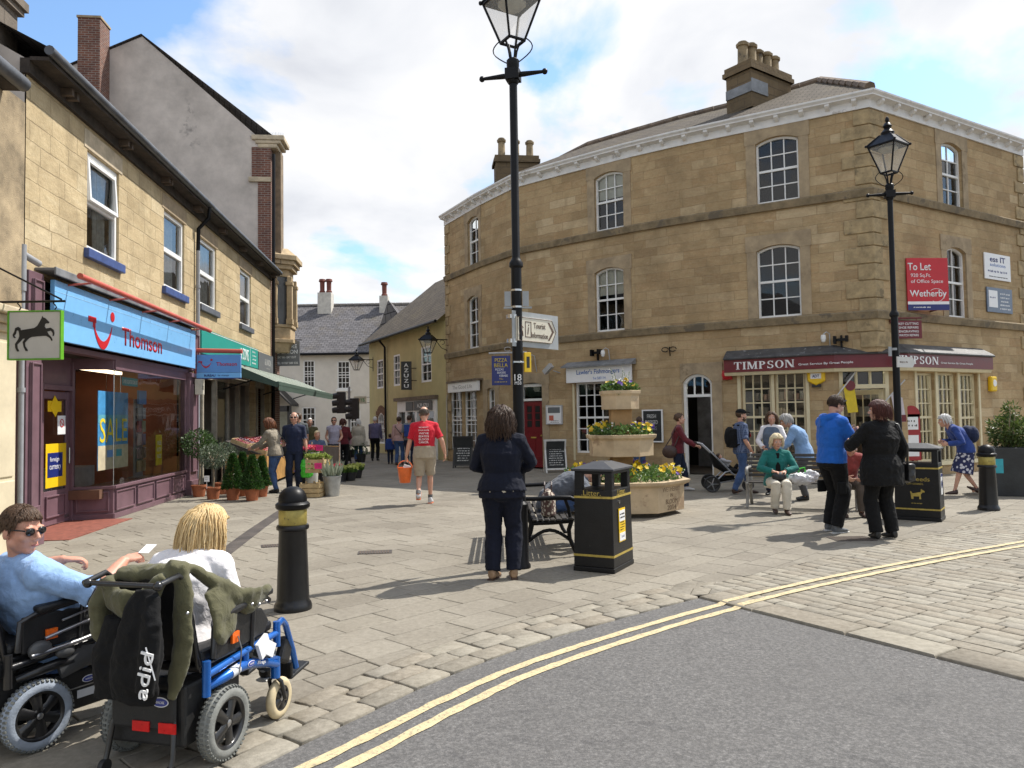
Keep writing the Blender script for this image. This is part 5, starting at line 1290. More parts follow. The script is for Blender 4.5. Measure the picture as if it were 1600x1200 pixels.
hs=hit(frame((-20,9.0),(20,9.0)),55,524)
hc=atY(56,524,9.0)
r=board('hanging_sign','pale square hanging sign with black galloping horse and green edge','shop sign',T(hc.x,hc.y,hc.z),.60,.55,mat('pale_grey_sign',(.56,.55,.52),.4,.04),.05,mat('lime_green_edge',(.12,.38,.02),.4),.016)
HORSE=[(-.235,.045),(-.225,.085),(-.19,.10),(-.165,.085),(-.16,.06),(-.125,.065),(-.06,.075),(.0,.085),(.035,.11),(.06,.155),(.085,.20),(.09,.225),(.105,.205),(.125,.20),(.15,.175),(.175,.15),(.165,.135),(.14,.14),(.125,.13),(.12,.10),(.135,.075),(.19,.085),(.225,.06),(.235,.02),(.23,-.01),(.215,-.015),(.215,.02),(.195,.05),(.15,.04),(.165,.01),(.20,-.03),(.215,-.065),(.20,-.07),(.185,-.04),(.14,-.01),(.10,-.01),(.03,-.015),(-.03,-.02),(-.06,-.035),(-.09,-.065),(-.11,-.09),(-.105,-.13),(-.08,-.165),(-.075,-.185),(-.10,-.185),(-.125,-.135),(-.135,-.08),(-.11,-.04),(-.135,-.04),(-.165,-.075),(-.20,-.11),(-.195,-.15),(-.175,-.185),(-.20,-.19),(-.22,-.15),(-.225,-.10),(-.19,-.05),(-.175,-.01),(-.18,.03),(-.19,.06),(-.21,.055),(-.215,.02),(-.235,-.005),(-.215,-.03),(-.24,-.03),(-.255,.005)]
m=MB();m.poly([(x*1.0,-.031,z*1.0)for x,z in HORSE],(0,.006,0));m.build('horse_emblem',INK,r)
m=MB();m.tube([(-.75,0,.40),(.34,0,.40)],.014,6);m.tube([(-.72,0,.95),(.30,0,.42)],.011,6);m.box(-.80,-.74,-.03,.03,.2,1.05)
for x in(-.2,.22):m.tube([(x,0,.30),(x+.02,0,.33),(x,0,.36),(x-.02,0,.38),(x,0,.40)],.008,5)
m.build('bracket',BLACK_M,r)
TEAL=mat('teal_sign',(.02,.30,.25),.4,.05)
r=board('shop_sign','teal greengrocer fascia with white capital letters','shop sign',FT@T((17.5+23.2)/2,-.08,3.43),5.7,.58,TEAL,.05)
tx(r,'& SONS',1.18,.0,.95,.34,WHITE_S,.05,bold=.012);m=MB();m.box(1.83,1.85,-.03,-.024,-.26,.26);m.box(-2.82,2.82,-.03,-.024,.255,.27);m.build('border_line',WHITE_S,r)
scrib(r,T(2.33,-.026,.0)@FACE,.5,.44,4,WHITE_S,5)
r=board('shop_sign','dark grey cafe fascia with faint white lettering beside the teal one','shop sign',FT@T(24.35,-.08,3.40),2.1,.55,GREY_S,.05)
tx(r,'& UNION',.25,.02,.9,.2,mat('dull_white_letter',(.45,.45,.43),.5),.05);scrib(r,T(.25,-.026,-.17)@FACE,.5,.07,1,mat('dull_white_letter',(.45,.45,.43)),7)
c_=atY(448.5,552.5,26.6)
r=board('hanging_sign','grey square hanging cafe sign with four lines of white lettering','shop sign',T(c_.x,c_.y,c_.z),.88,.86,mat('slate_grey_sign',(.16,.17,.18),.45,.05),.04)
for s_,z,w_,h_ in(('FILMORE',.25,.70,.14),('& UNION',.06,.74,.14),('EAT IN - EAT OUT',-.13,.64,.075),('TEL: 01937 580 335',-.33,.76,.075)):tx(r,s_,.0,z,w_,h_,WHITE_S,.04,bold=.02)
m=MB();m.rod((-.7,0,.47),(.5,0,.47),.015,6);m.rod((-.3,0,.47),(-.3,0,.42),.01,5);m.rod((.3,0,.47),(.3,0,.42),.01,5);m.build('bracket',BLACK_M,r)
aw=thing('shop_awning','green striped shop awning sloping out over the fruit stall','awning',m=FT)
AW=mat('dark_green_awning',(.035,.065,.05),.7,.2,2);AW2=mat('pale_green_awning_stripe',(.33,.36,.30),.7,.15,2)
y0,y1=-.1,-1.42;z0,z1=3.12,2.55;A0,A1=19.4,30.0
m1,m2=MB(),MB();n=44
for k in range(n):
 a,b=A0+(A1-A0)*k/n,A0+(A1-A0)*(k+1)/n
 (m1 if k%2 else m2).quad((a,y0,z0),(b,y0,z0),(b,y1,z1),(a,y1,z1))
m1.build('canvas',AW,aw);m2.build('canvas_stripe',AW2,aw)
m=MB();m.box(A0,A1,y1-.035,y1+.03,z1-.07,z1+.02);m.add([(A0,y0,z0),(A0,y1,z1),(A0,y1,z1-.13),(A0,y0,z0-.3)],[(0,1,2,3)]);m.quad((A0,y1-.03,z1-.06),(A1,y1-.03,z1-.06),(A1,y1-.02,z1-.20),(A0,y1-.02,z1-.20));m.build('valance',mat('green_valance',(.05,.085,.065),.7),aw)
m=MB()
for u in(A0+.3,24.4,A1-.3):m.tube([(u,0,2.4),(u,y1*.5,2.62),(u,y1,z1-.03)],.02,6)
m.build('folding_arm',BLACK_M,aw)
m=MB();m.box(A0+.6,A1,-.02,.06,3.1,3.16);m.build('wall_rail',BLACK_M,aw)
for u in(18.3,20.9):
 t=thing('barn_lamp','black bell shaped lamp over the greengrocer window, '+('left one' if u<19 else 'right one under the awning'),'wall lamp',m=FT@T(u,-.1,2.92));m=MB();m.lathe([(.04,.12),(.07,.1),(.2,.0),(.19,-.01),(.05,.07)],16,(0,-.25,-.1));m.tube([(0,0,.1),(0,-.15,.15),(0,-.25,.06)],.015,6);m.build('shade',BLACK_M,t,smooth=50)
for s_,u,z in(('10',16.95,2.35),):
 t=board('alarm_box','cream box numbered ten on the right mauve pilaster','alarm box',FT@T(u,-.22,z),.22,.34,mat('cream_plastic',(.62,.58,.48),.4),.14);tx(t,s_,0,-.02,.12,.1,INK,.14)
u,z=hit(FY,606,538)
MY=lambda px,py,out:FY@T(hit(FY,px,py)[0],-out,hit(FY,px,py)[1])
AZ=atY(635,587,31.0)
r=board('hanging_sign','tall black projecting sign with five stacked white letters','shop sign',T(AZ.x,AZ.y,AZ.z),.42,1.15,INK,.08)
for k,ch in enumerate('AZUZU'):tx(r,ch,0,.42-.21*k,.19,.15,WHITE_S,.08,bold=.02)
m=MB();m.rod((.2,.0,.3),(.75,.2,.3),.015,6);m.rod((.2,.0,-.2),(.75,.2,-.2),.015,6);m.rod((.7,.18,-.35),(.7,.18,-.05),.012,6);m.build('bracket',BLACK_M,r)
TY=atY(563,625,37.2)
r=board('hanging_sign','pale hanging sign with multicoloured letters at the far yellow corner','shop sign',T(TY.x,TY.y,TY.z),.62,.36,mat('pale_sign_cream',(.55,.52,.42),.5),.05)
for k,(ch,c)in enumerate(zip('TOYS',((.55,.03,.02),(.6,.2,.02),(.05,.3,.05),(.05,.3,.1)))):tx(r,ch,-.165+.11*k,0,.09,.16,mat('letter_colour_%d'%k if k>1 else('red_letter' if k==0 else 'orange_letter'),c,.5),.05,bold=.02)
m=MB();m.rod((.31,0,.13),(.75,.1,.13),.012,5);m.rod((.31,0,-.13),(.75,.1,-.13),.012,5);m.build('bracket',BLACK_M,r)
tl=atY(546,700,36.0)
t=thing('traffic_light','black traffic signal heads on a grey pole before the white house','traffic light',(tl.x,tl.y,0))
zt=atY(546,604,36).z
m=MB();m.rod((0,0,0),(0,0,zt),.06,10);m.build('pole',GREYPIPE,t)
for sx,z in((-.36,zt-.75),(.26,zt-1.05)):
 m=MB();m.box(sx-.2,sx+.2,-.12,.12,z-.5,z+.5);o=m.build('signal_head',BLACK_P,t,bevel=.02)
 m=MB()
 for k in range(3):m.tube([(sx-.1,0,z+.33-.33*k),(sx-.42,-.02,z+.30-.33*k)],[.15,.13],10)
 m.build('hood',BLACK_P,o)
LT=lambda x,y:hit(FR[KC-1],x,y,.3)
uL=hit(FR[KC-1],1131,575,.3)[0];uR=hit(FR[KC],1552,575,.3)[0]
pA=FR[KC-1]@V(uL,0,0);pE=FR[KC]@V(uR,0,0)
FP=[pA,cA,cB,pE]
r=thing('shop_sign','long burgundy shop fascia wrapping the street corner under a lead roof','shop sign',(Q[-1].x,Q[-1].y,2.6))
m=MB();sweep(m,FP,[(.02,2.60),(.30,2.60),(.30,2.91),(.02,2.91)]);m.build('panel',BURG,r,world=True)
m=MB();sweep(m,FP,[(.0,2.912),(.36,2.912),(.37,2.95),(.30,3.0),(.03,3.16),(.0,3.16)]);m.build('lead_roof',mat('dark_lead_roof',(.07,.072,.075),.5,.3,4,.4,12,wear=((.25,.26,.27),9,.6)),r,world=True,bevel=.01)
m=MB();sweep(m,FP,[(.0,2.52),(.24,2.52),(.28,2.598),(.0,2.598)]);m.build('soffit_moulding',CREAM_P,r,world=True)
def serif(s,w_,h_,M_,root):
 m=MB();x=0;st=.19;th=.075
 def bar(x0,x1,z0,z1):m.poly([(x0,z0,0),(x1,z0,0),(x1,z1,0),(x0,z1,0)],(0,0,.04))
 def stem(x0,w__=st):bar(x0,x0+w__,0,1);bar(x0-.07,x0,0,th);bar(x0+w__,x0+w__+.07,0,th);bar(x0-.07,x0,1-th,1);bar(x0+w__,x0+w__+.07,1-th,1)
 def ring(cx,cz,rx,rz,tx_,tz_,a0,a1,n=16):
  for k in range(n):
   p,q=R(a0+(a1-a0)*k/n),R(a0+(a1-a0)*(k+1)/n)
   o=lambda a:(cx+rx*math.cos(a),cz+rz*math.sin(a),0);i_=lambda a:(cx+(rx-tx_)*math.cos(a),cz+(rz-tz_)*math.sin(a),0)
   m.poly([i_(p),o(p),o(q),i_(q)],(0,0,.04))
 def diag(x0,x1,z0,z1,t):m.poly([(x0,z0,0),(x0+t,z0,0),(x1+t,z1,0),(x1,z1,0)],(0,0,.04))
 for ch in s:
  if ch=='T':bar(x,x+.78,1-th,1);bar(x,x+.07,.72,1-th);bar(x+.71,x+.78,.72,1-th);bar(x+.295,x+.485,0,1-th);bar(x+.2,x+.58,-.001,th-.001);x+=.9
  elif ch=='I':stem(x+.07);x+=.46
  elif ch=='M':stem(x+.07,.1);stem(x+.80,st);diag(x+.10,x+.42,.98,.02,.2);diag(x+.80,x+.46,.98,.02,.10);x+=1.2
  elif ch=='P':stem(x+.07);ring(x+.26,.74,.40,.26,.19,.075,-90,90);x+=.84
  elif ch=='S':ring(x+.33,.735,.29,.265,.17,.075,20,270);ring(x+.33,.265,.31,.265,.17,.075,-160,90);bar(x+.54,x+.6,.68,.98);bar(x+.03,x+.09,.02,.32);x+=.80
  elif ch=='O':ring(x+.42,.5,.42,.51,.20,.06,0,360,28);x+=.98
  elif ch=='N':stem(x+.07,.09);stem(x+.74,.09);diag(x+.08,x+.62,.99,.01,.22);x+=.98
 xs=[v.x for v in m.v];k=w_/(max(xs)-min(xs));mm=M_@Matrix.Diagonal((k,h_,.15,1))@T(-(max(xs)+min(xs))/2,-.5,0)
 m.v=[mm@v for v in m.v]
 return m.build('lettering',WHITE_S,root,world=True)
L2W=FP;fs=frame(offline(FP,.301)[0],offline(FP,.301)[1]);Lf=(offline(FP,.301)[1]-offline(FP,.301)[0]).length
ua,ub=hit(fs,1147,572)[0],hit(fs,1241,570)[0]
serif('TIMPSON',ub-ua,.185,fs@T((ua+ub)/2,-.002,2.755)@FACE,r)
ua2,ub2=hit(fs,1246,572)[0],hit(fs,1335,570)[0]
text('Great Service By Great People',ub2-ua2-.05,.07,WHITE_S,r,fs@T((ua2+ub2)/2,-.002,2.715)@FACE,world=True,bold=.015)
fe=frame(offline(FP,.301)[2],offline(FP,.301)[3]);ua,ub=hit(fe,1398,570)[0],hit(fe,1466,568)[0]
serif('TIMPSON',ub-ua,.185,fe@T((ua+ub)/2,-.002,2.765)@FACE,r)
ua2,ub2=hit(fe,1470,572)[0],hit(fe,1520,570)[0]
text('Great Service By Great People',ub2-ua2,.06,WHITE_S,r,fe@T((ua2+ub2)/2,-.002,2.715)@FACE,world=True,bold=.015)
i=fishw[0];a=hit(FR[i],884,580,.2)[0];b=hit(FR[i],999,580,.2)[0];z0,z1=hit(FR[i],941,596,.2)[1],hit(FR[i],941,571,.2)[1]
b=min(b,LEN[i]-.02)
r=board('shop_sign','white fishmonger fascia with blue lettering under a small lead canopy','shop sign',FR[i]@T((a+b)/2,-.16,(z0+z1)/2),b-a,z1-z0,WHITE_S,.06)
tx(r,"Lawler's Fishmongers",.0,.05,(b-a)*.66,.17,mat('blue_letter',(.02,.12,.42),.4),.06,bold=.012);tx(r,'Tel 583114',.05,-.12,.42,.07,mat('blue_letter',(.02,.12,.42)),.06)
m=MB();h=(z1-z0)/2;m.add([(-(b-a)/2-.06,.14,h+.16),((b-a)/2+.06,.14,h+.16),((b-a)/2+.1,-.16,h+.02),(-(b-a)/2-.1,-.16,h+.02),(-(b-a)/2-.06,.14,h),((b-a)/2+.06,.14,h),((b-a)/2+.1,-.16,h-.02),(-(b-a)/2-.1,-.16,h-.02)],[(0,3,2,1),(3,7,6,2),(4,5,6,7),(0,4,7,3),(1,2,6,5)]);m.build('canopy',LEAD,r)
i=0;a=hit(FR[0],700,602,.2)[0];b=hit(FR[0],746,602,.2)[0];z0,z1=hit(FR[0],722,612,.2)[1],hit(FR[0],722,597,.2)[1]
r=board('shop_sign','small white fascia with thin grey letters above the far bay window','shop sign',FR[0]@T((max(.05,a)+b)/2,-.16,(z0+z1)/2),b-max(.05,a),z1-z0,WHITE_P,.1);tx(r,'The Good Life',0,0,(b-a)*.66,.13,mat('grey_letter',(.3,.3,.29),.5),.1)
m=MB();m.box(-(b-a)/2-.05,(b-a)/2+.05,-.1,.16,(z1-z0)/2+.005,(z1-z0)/2+.07);m.build('canopy',mat('weathered_canopy_board',(.17,.13,.09)),r)
tp=atY(1449,444,18.3)
r=board('estate_board','big red to let board with white lettering fixed on the corner','sign',T(tp.x,tp.y,tp.z)@RZ(4),1.03,1.26,RED_S,.04)
tx(r,'To Let',-.2,.42,.58,.18,WHITE_S,.04,bold=.015);tx(r,'920 Sq.Ft.',-.17,.2,.5,.11,WHITE_S,.04);tx(r,'of Office Space',-.02,.055,.8,.11,WHITE_S,.04);tx(r,'Wetherby',.0,-.25,.92,.21,WHITE_S,.04,bold=.015)
m=MB();m.tube([(.2+.19*math.cos(a*.3),-.023,-.27+.16*math.sin(a*.3))for a in range(-7,9)],.006,5);m.build('ring_mark',WHITE_S,r)
m=MB();m.box(-.515,.515,-.026,-.02,-.49,-.42);m.build('white_strip',WHITE_S,r);m=MB();m.box(-.515,.515,-.026,-.02,-.63,-.49);o=m.build('navy_strip',NAVY_S,r);scrib(r,T(-.1,-.0275,-.56)@FACE,.6,.07,1,WHITE_S,8)
m=MB();m.rod((-.2,.02,-.57),(.1,.9,-.66),.02,6);m.rod((.4,.02,-.57),(.3,.9,-.62),.02,6);m.build('bracket',mat('rusty_bracket',(.16,.08,.05),.8),r)
tp=atY(1419,515,17.9)
r=board('hanging_sign','small burgundy hanging sign with white lines under the to let board','shop sign',T(tp.x,tp.y,tp.z),.62,.42,BURG,.05)
for k,s_ in enumerate(('KEY CUTTING','SHOE REPAIRS','ENGRAVING','WATCH REPAIRS')):tx(r,s_,.0,.135-.09*k,.46,.055,WHITE_S,.05,bold=.01)
m=MB();m.rod((-.4,0,.27),(.32,0,.27),.018,6);m.rod((-.2,0,.27),(-.2,0,.2),.01,5);m.rod((.2,0,.27),(.2,0,.2),.01,5);m.box(-.42,-.36,-.03,.03,.16,.34);m.build('bracket',BURG,r)
for(x0,x1,y0,y1,m_,lab)in((1536,1576,398,438,WHITE_S,'white office plate with blue lettering high on the right facade'),(1540,1579,451,489,mat('slate_blue_sign',(.13,.17,.24),.4),'slate blue office plate below the white one on the right facade')):
 u0,u1,z0,z1=rect(FR[KC],x0,x1,y0,y1);r=board('office_sign',lab,'sign',FR[KC]@T((u0+u1)/2,-.03,(z0+z1)/2),u1-u0,z1-z0,m_,.03)
 w_=u1-u0
 if m_==WHITE_S:
  tx(r,'ess IT',0,.2,w_*.6,.15,NAVY_S,.03,bold=.02);tx(r,'solutions',0,.05,w_*.6,.09,mat('blue_letter',(.02,.12,.42)),.03);scrib(r,T(0,-.016,-.13)@FACE,w_*.9,.14,1,NAVY_S,9);scrib(r,T(0,-.016,-.27)@FACE,w_*.85,.06,1,INK,10)
 else:
  m=MB();m.box(-w_*.44,-w_*.1,-.02,-.014,-.2,.25);p_=m.build('white_patch',WHITE_S,r);scrib(r,T(-w_*.27,-.021,.06)@FACE,w_*.3,.1,1,NAVY_S,11)
  scrib(r,T(w_*.2,-.016,-.02)@FACE,w_*.45,.5,5,WHITE_S,12)
tp=atY(783,579,22.2)
r=board('hanging_sign','navy hanging restaurant sign with yellow and white lettering','shop sign',T(tp.x,tp.y,tp.z),.54,.85,NAVY_S,.05)
YL_=mat('yellow_letter',(.6,.45,.04),.5)
tx(r,'PIZZA',0,.3,.36,.11,YL_,.05,bold=.01);tx(r,'BELLA',0,.15,.40,.11,YL_,.05,bold=.01)
for k,s_ in enumerate(('PIZZAS','BURGERS','KEBABS')):tx(r,s_,-.05+.06*k,.03-.09*k,.24,.06,WHITE_S,.05)
tx(r,'TEL:',0,-.24,.12,.045,YL_,.05);scrib(r,T(0,-.026,-.33)@FACE,.42,.06,1,YL_,13)
m=MB();m.rod((-.35,-.05,.5),(.75,.0,.52),.03,8);m.rod((-.2,0,.5),(-.2,0,.42),.01,5);m.rod((.2,0,.5),(.2,0,.42),.01,5);m.tube([(.2+.1*math.cos(a*.7),0,.62+.06*math.sin(a*.7))for a in range(9)],.01,5);m.build('bracket',mat('grey_bracket',(.4,.4,.4),.4),r)
MS=T(LP1.x,LP1.y,0)
fp=atY(833,512,LP1.y-.1)
r=thing('finger_sign','cream arrow shaped tourist information finger sign on the near lamp post','sign',m=T(LP1.x,LP1.y-.075,fp.z)@RZ(48))
LNG=.66;m=MB();m.poly([(.0,0,-.13),(LNG-.08,0,-.13),(LNG,0,0),(LNG-.08,0,.13),(.0,0,.13)],(0,.02,0));m.build('panel',mat('cream_sign_face',(.62,.58,.47),.4,.05),r)
BRN=mat('brown_sign_ink',(.10,.055,.035),.5)
m=MB();m.box(-.05,LNG+.06,.021,.03,-.19,.19)
o=m.build('backing_board',mat('grey_sign_back',(.34,.36,.37),.5,.1),r)
m=MB()
for a,b in(((.0,-.125),(LNG-.08,-.125)),((LNG-.08,-.125),(LNG-.006,0)),((LNG-.006,0),(LNG-.08,.125)),((LNG-.08,.125),(.0,.125)),((.006,.125),(.006,-.125))):m.rod((a[0],-.002,a[1]),(b[0],-.002,b[1]),.004,4)
m.poly([(LNG-.15,-.002,-.10),(LNG-.12,-.002,-.10),(LNG-.04,-.002,0),(LNG-.12,-.002,.10),(LNG-.15,-.002,.10),(LNG-.075,-.002,0)],(0,.003,0))
for x0,x1,z0,z1 in((.13,.138,-.085,.085),(.222,.23,-.085,.085),(.138,.222,.077,.085),(.138,.222,-.085,-.077)):m.box(x0,x1,-.003,0,z0,z1)
m.build('border_and_arrow',BRN,r)
text('i',.03,.11,BRN,r,T(.18,-.001,0)@FACE,ext=.002,font_shear=.2);text('Tourist',.2,.06,BRN,r,T(.37,-.001,.05)@FACE,ext=.002);text('Information',.28,.06,BRN,r,T(.37,-.001,-.055)@FACE,ext=.002)
m=MB();m.ball((.065,-.002,.07),(.014,.003,.016),8,6)
for pts,w_ in(([(.065,.05),(.062,.0)],.014),([(.062,.0),(.085,-.03),(.09,-.075)],.008),([(.062,.0),(.045,-.04),(.03,-.07)],.008),([(.065,.045),(.04,.02),(.04,-.005)],.006),([(.065,.045),(.085,.02),(.1,.015)],.006)):m.tube([(x,-.002,z)for x,z in pts],w_,5,flat=.3,up=(1,0,0))
m.build('walking_figure',BRN,r)
m=MB();m.lathe([(.06,-.15),(.06,-.11)],14,(-.0,.075,0));m.lathe([(.06,.11),(.06,.15)],14,(0,.075,0));m.build('clamp',STEEL,r)
z18=atY(812,590,LP1.y).z
ns=thing('post_number','white number stickers on the shaft of the near lamp post','sticker',m=T(LP1.x,LP1.y-.0575,z18));
for s_,z,w_,h_ in(('18',.0,.075,.07),('M58',-.06,.07,.035)):text(s_,w_,h_,WHITE_S,ns,T(0,-.001,z)@FACE,ext=.002)
yp=atY(815,566,LP1.y-.04)
r=board('parking_sign','narrow yellow notice strapped edge on to the near lamp post','sign',T(LP1.x+.105,LP1.y-.02,yp.z)@RZ(35),.085,.21,YELLOW_S,.02)
m=MB();m.box(-.02,.02,-.012,-.009,-.06,.06);m.build('black_print',INK,r);m=MB();m.tube([(-.17,.02,0),(-.05,.0,0)],.012,6);m.build('clamp',STEEL,r)
bx=atY(803,467,LP1.y)
r=thing('post_bracket','grey metal bracket plates clamped to the near lamp post above the sign','bracket',m=T(LP1.x,LP1.y,bx.z));m=MB();m.box(-.13,-.062,-.01,.01,-.08,.08);m.box(.062,.13,-.01,.01,-.08,.08);m.box(-.14,.16,-.03,.03,-.105,-.09);m.build('plate',mat('grey_sign_back',(.34,.36,.37)),r);m=MB();m.lathe([(.06,-.1),(.06,-.08)],14);m.lathe([(.06,.08),(.06,.1)],14);m.build('strap',STEEL,r)
fz=atY(1420,565,LP2p.y-.1)
r=thing('finger_sign','small white arrow sign on the farther lamp post over the burgundy fascia','sign',m=T(LP2p.x,LP2p.y-.08,fz.z)@RZ(30))
m=MB();m.poly([(-.02,0,-.09),(.40,0,-.09),(.47,0,0),(.40,0,.09),(-.02,0,.09)],(0,.02,0));m.build('panel',mat('pale_grey_sign',(.56,.55,.52)),r);scrib(r,T(.17,-.001,0)@FACE,.26,.08,1,BRN,14)
m=MB();m.lathe([(.06,.2),(.06,.24)],14,(0,.08,0));m.box(-.13,-.06,.07,.09,.1,.26);m.box(.06,.13,.07,.09,.1,.26);m.build('bracket_plate',mat('grey_sign_back',(.34,.36,.37)),r)
def alarm(px,py,kind,label,seg=None):
 i=seg if seg is not None else seg_at(px);u,z=hit(FR[i],px,py);r=thing('alarm_box',label,'alarm box',m=FR[i]@T(u,0,z))
 m=MB()
 if kind=='hex':m.lathe([(.23,0),(.23,.09),(.2,.12)],6,(0,0,0),RX(90)@RZ(30));m.build('cover',YELLOW_S,r,bevel=.01);m=MB();m.box(-.12,.12,-.128,-.118,-.06,.07);m.build('white_plate',WHITE_S,r);text('ADT',.16,.07,NAVY_S,r,T(0,-.129,0)@FACE,bold=.02);m=MB();m.box(-.1,.1,-.1,0,-.26,-.19);m.build('siren',INK,r)
 elif kind=='box':m.box(-.14,.14,-.12,0,-.2,.2);m.build('cover',YELLOW_S,r,bevel=.04);m=MB();m.lathe([(.09,0),(.09,.006)],16,(0,-.122,.02),RX(90));m.build('badge',WHITE_S,r)
 elif kind=='bell':m.ball((0,-.08,0),(.13,.09,.13),14,8);m.box(-.12,.12,-.05,0,-.12,.12);m.build('cover',RED_S,r,smooth=50)
 elif kind=='small':m.box(-.11,.11,-.06,0,-.16,.16);m.build('cover',mat('ochre_box',(.5,.32,.05),.5),r,bevel=.015)
 return r
fcam=frame(offline(FP,.0)[0],offline(FP,.0)[1])
alarm(1276,588,'hex','hexagonal yellow alarm box beside the shop window under the burgundy fascia');alarm(1137,586,'bell','round red alarm bell left of the cream shop window');alarm(1547,600,'box','rounded yellow alarm box right of the corner shop window',KC);alarm(867,513,'small','plain ochre box high on the wall right of the finger sign')
def cctv(px,py,label,arm=.25):
 i=seg_at(px);u,z=hit(FR[i],px,py);r=thing('security_camera',label,'camera',m=FR[i]@T(u,0,z))
 m=MB();m.tube([(.06,0,-.35),(.06,-.06,-.1),(.06,-.1,.12),(0,-.16,.16),(-.06,-.2,.1)],.014,6);m.build('bracket',mat('grey_bracket',(.4,.4,.4)),r);m=MB();m.lathe([(.05,.05),(.06,0),(.06,-.06)],12,(-.06,-.2,.04));m.ball((-.06,-.2,-.04),.052,10,6);m.build('dome',WHITE_P,r,smooth=50);return r
cctv(951,553,'white dome camera on a swan neck above the fishmonger sign');cctv(1293,530,'white dome camera on a swan neck above the burgundy fascia');cctv(836,563,'white dome camera above the red door')
for px,py,lab in((935,552,'black fork shaped bracket left of the dome camera over the fishmonger'),(1315,532,'black fork shaped bracket right of the dome camera over the burgundy fascia'),(1047,549,'black curled iron bracket between fishmonger and doorway')):
 i=seg_at(px);u,z=hit(FR[i],px,py);r=thing('wall_bracket',lab,'bracket',m=FR[i]@T(u,0,z));m=MB()
 if px==1047:m.tube([(-.12+.1*math.cos(a*.8),-.05,.06*math.sin(a*.8)+.05)for a in range(8)],.012,5);m.tube([(.1+.1*math.cos(a*.8),-.05,.06*math.sin(a*.8)+.05)for a in range(8)],.012,5);m.rod((0,0,-.12),(0,-.05,.12),.014,5)
 else:m.box(-.02,.02,-.06,0,-.2,.12);m.box(-.16,.16,-.14,-.06,-.02,.04);m.box(-.16,-.1,-.2,-.06,-.08,.1);m.box(.1,.16,-.2,-.06,-.04,.1)
 m.build('arm',BLACK_M,r)
t=thing('floodlight','grey box floodlight angled down beside the white fishmonger sign','light',m=FR[seg_at(878)]@T(hit(FR[seg_at(878)],866,577)[0],-.2,hit(FR[seg_at(878)],866,577)[1]));m=MB();m.cbox((0,-.1,0),(.34,.12,.14),RY(-38));m.rod((.1,.0,-.05),(.22,.2,-.12),.015,6);m.build('housing',mat('grey_bracket',(.4,.4,.4)),t)
i=seg_at(867);u0,u1,z0,z1=rect(FR[i],855,880,633,663)
r=board('menu_case','white framed menu poster on the wall right of the red door','poster',FR[i]@T((u0+u1)/2,-.04,(z0+z1)/2),u1-u0-.06,z1-z0-.06,WHITE_S,.04,mat('silver_frame',(.5,.5,.5),.35),.03)
m=MB();w_=(u1-u0)/2;m.box(-w_*.75,w_*.75,-.024,-.019,.05,.22);m.build('dark_heading',GREY_S,r);m=MB();m.box(-w_*.6,-w_*.05,-.024,-.019,-.17,-.02);m.build('red_block',mat('salmon_print',(.5,.12,.08),.5),r);scrib(r,T(0,-.021,-.2)@FACE,.3,.09,2,INK,15)
i=seg_at(1020);u0,u1,z0,z1=rect(FR[i],1005,1037,640,691)
r=board('chalkboard','white framed chalkboard on the wall left of the open shop doorway','chalkboard',FR[i]@T((u0+u1)/2,-.04,(z0+z1)/2),u1-u0-.07,z1-z0-.07,BLACKBOARD,.04,WHITE_P,.035)
for k,(s_,w_)in enumerate((('FRESH',.26),('DRESSED',.36),('CRABS',.30))):tx(r,s_,-.02,.26-.16*k,w_,.10,CHALK if k<2 else mat('faint_chalk',(.25,.25,.25),.9),.04)
def aboard(loc,rz,w_,h_,label,lines,fm,wide=None):
 r=thing('pavement_board',label,'pavement board',loc,rz,'blackboards standing on the pavement')
 for s_ in(-1,1):
  m=MB();m.M=T(0,s_*.16,0)@RX(-s_*-14 if False else s_*14);f=.045
  m.box(-w_/2,-w_/2+f,-.012,.012,0,h_);m.box(w_/2-f,w_/2,-.012,.012,0,h_);m.box(-w_/2+f,w_/2-f,-.012,.012,h_-f,h_);m.box(-w_/2+f,w_/2-f,-.012,.012,.08,.08+f);m.build('frame',fm,r)
  m2=MB();m2.M=m.M;m2.box(-w_/2+f,w_/2-f,-.008,.008,.12,h_-f);m2.build('panel',BLACKBOARD,r)
  if s_==-1:
   if lines[0]:text(lines[0],.36,h_*.06,CHALK,r,m.M@T(0,-.0095,h_*.87)@FACE,ext=.001)
   scrib(r,m.M@T(0,-.0085,h_*.5)@FACE,w_*.72,h_*.6,lines[1],CHALK,lines[1]*7,'chalk_writing')
 return r
aboard(gp(724,731),R(-8),.62,1.02,'black pavement board with chalk writing by the far bay window',('The Good Li',8),mat('black_board_frame',(.025,.024,.023),.5))
aboard(gp(868,738),R(10),.62,.95,'white framed pavement menu board in front of the red door',('',9),mat('white_board_frame',(.6,.59,.56),.5))
aboard(gp(534,724),R(-22),.62,1.05,'dark pavement board leaning by the cafe windbreak',('',6),mat('black_board_frame',(.025,.024,.023)))
def leaf(mb,c,d,up,l,w_,fold=.25):
 d=d.normalized();s=d.cross(up)
 s=s.normalized()if s.length>1e-4 else d.orthogonal().normalized()
 n=s.cross(d)
 a=c;b=c+d*l*.45+s*w_*.5+n*w_*fold;e=c+d*l;f=c+d*l*.45-s*w_*.5+n*w_*fold
 mb.add([a,b,e,f],[(0,1,2,3)])
def rdir(rr):
 while True:
  v=Vector((rr.uniform(-1,1),rr.uniform(-1,1),rr.uniform(-1,1)))
  if.05<v.length<1:return v.normalized()
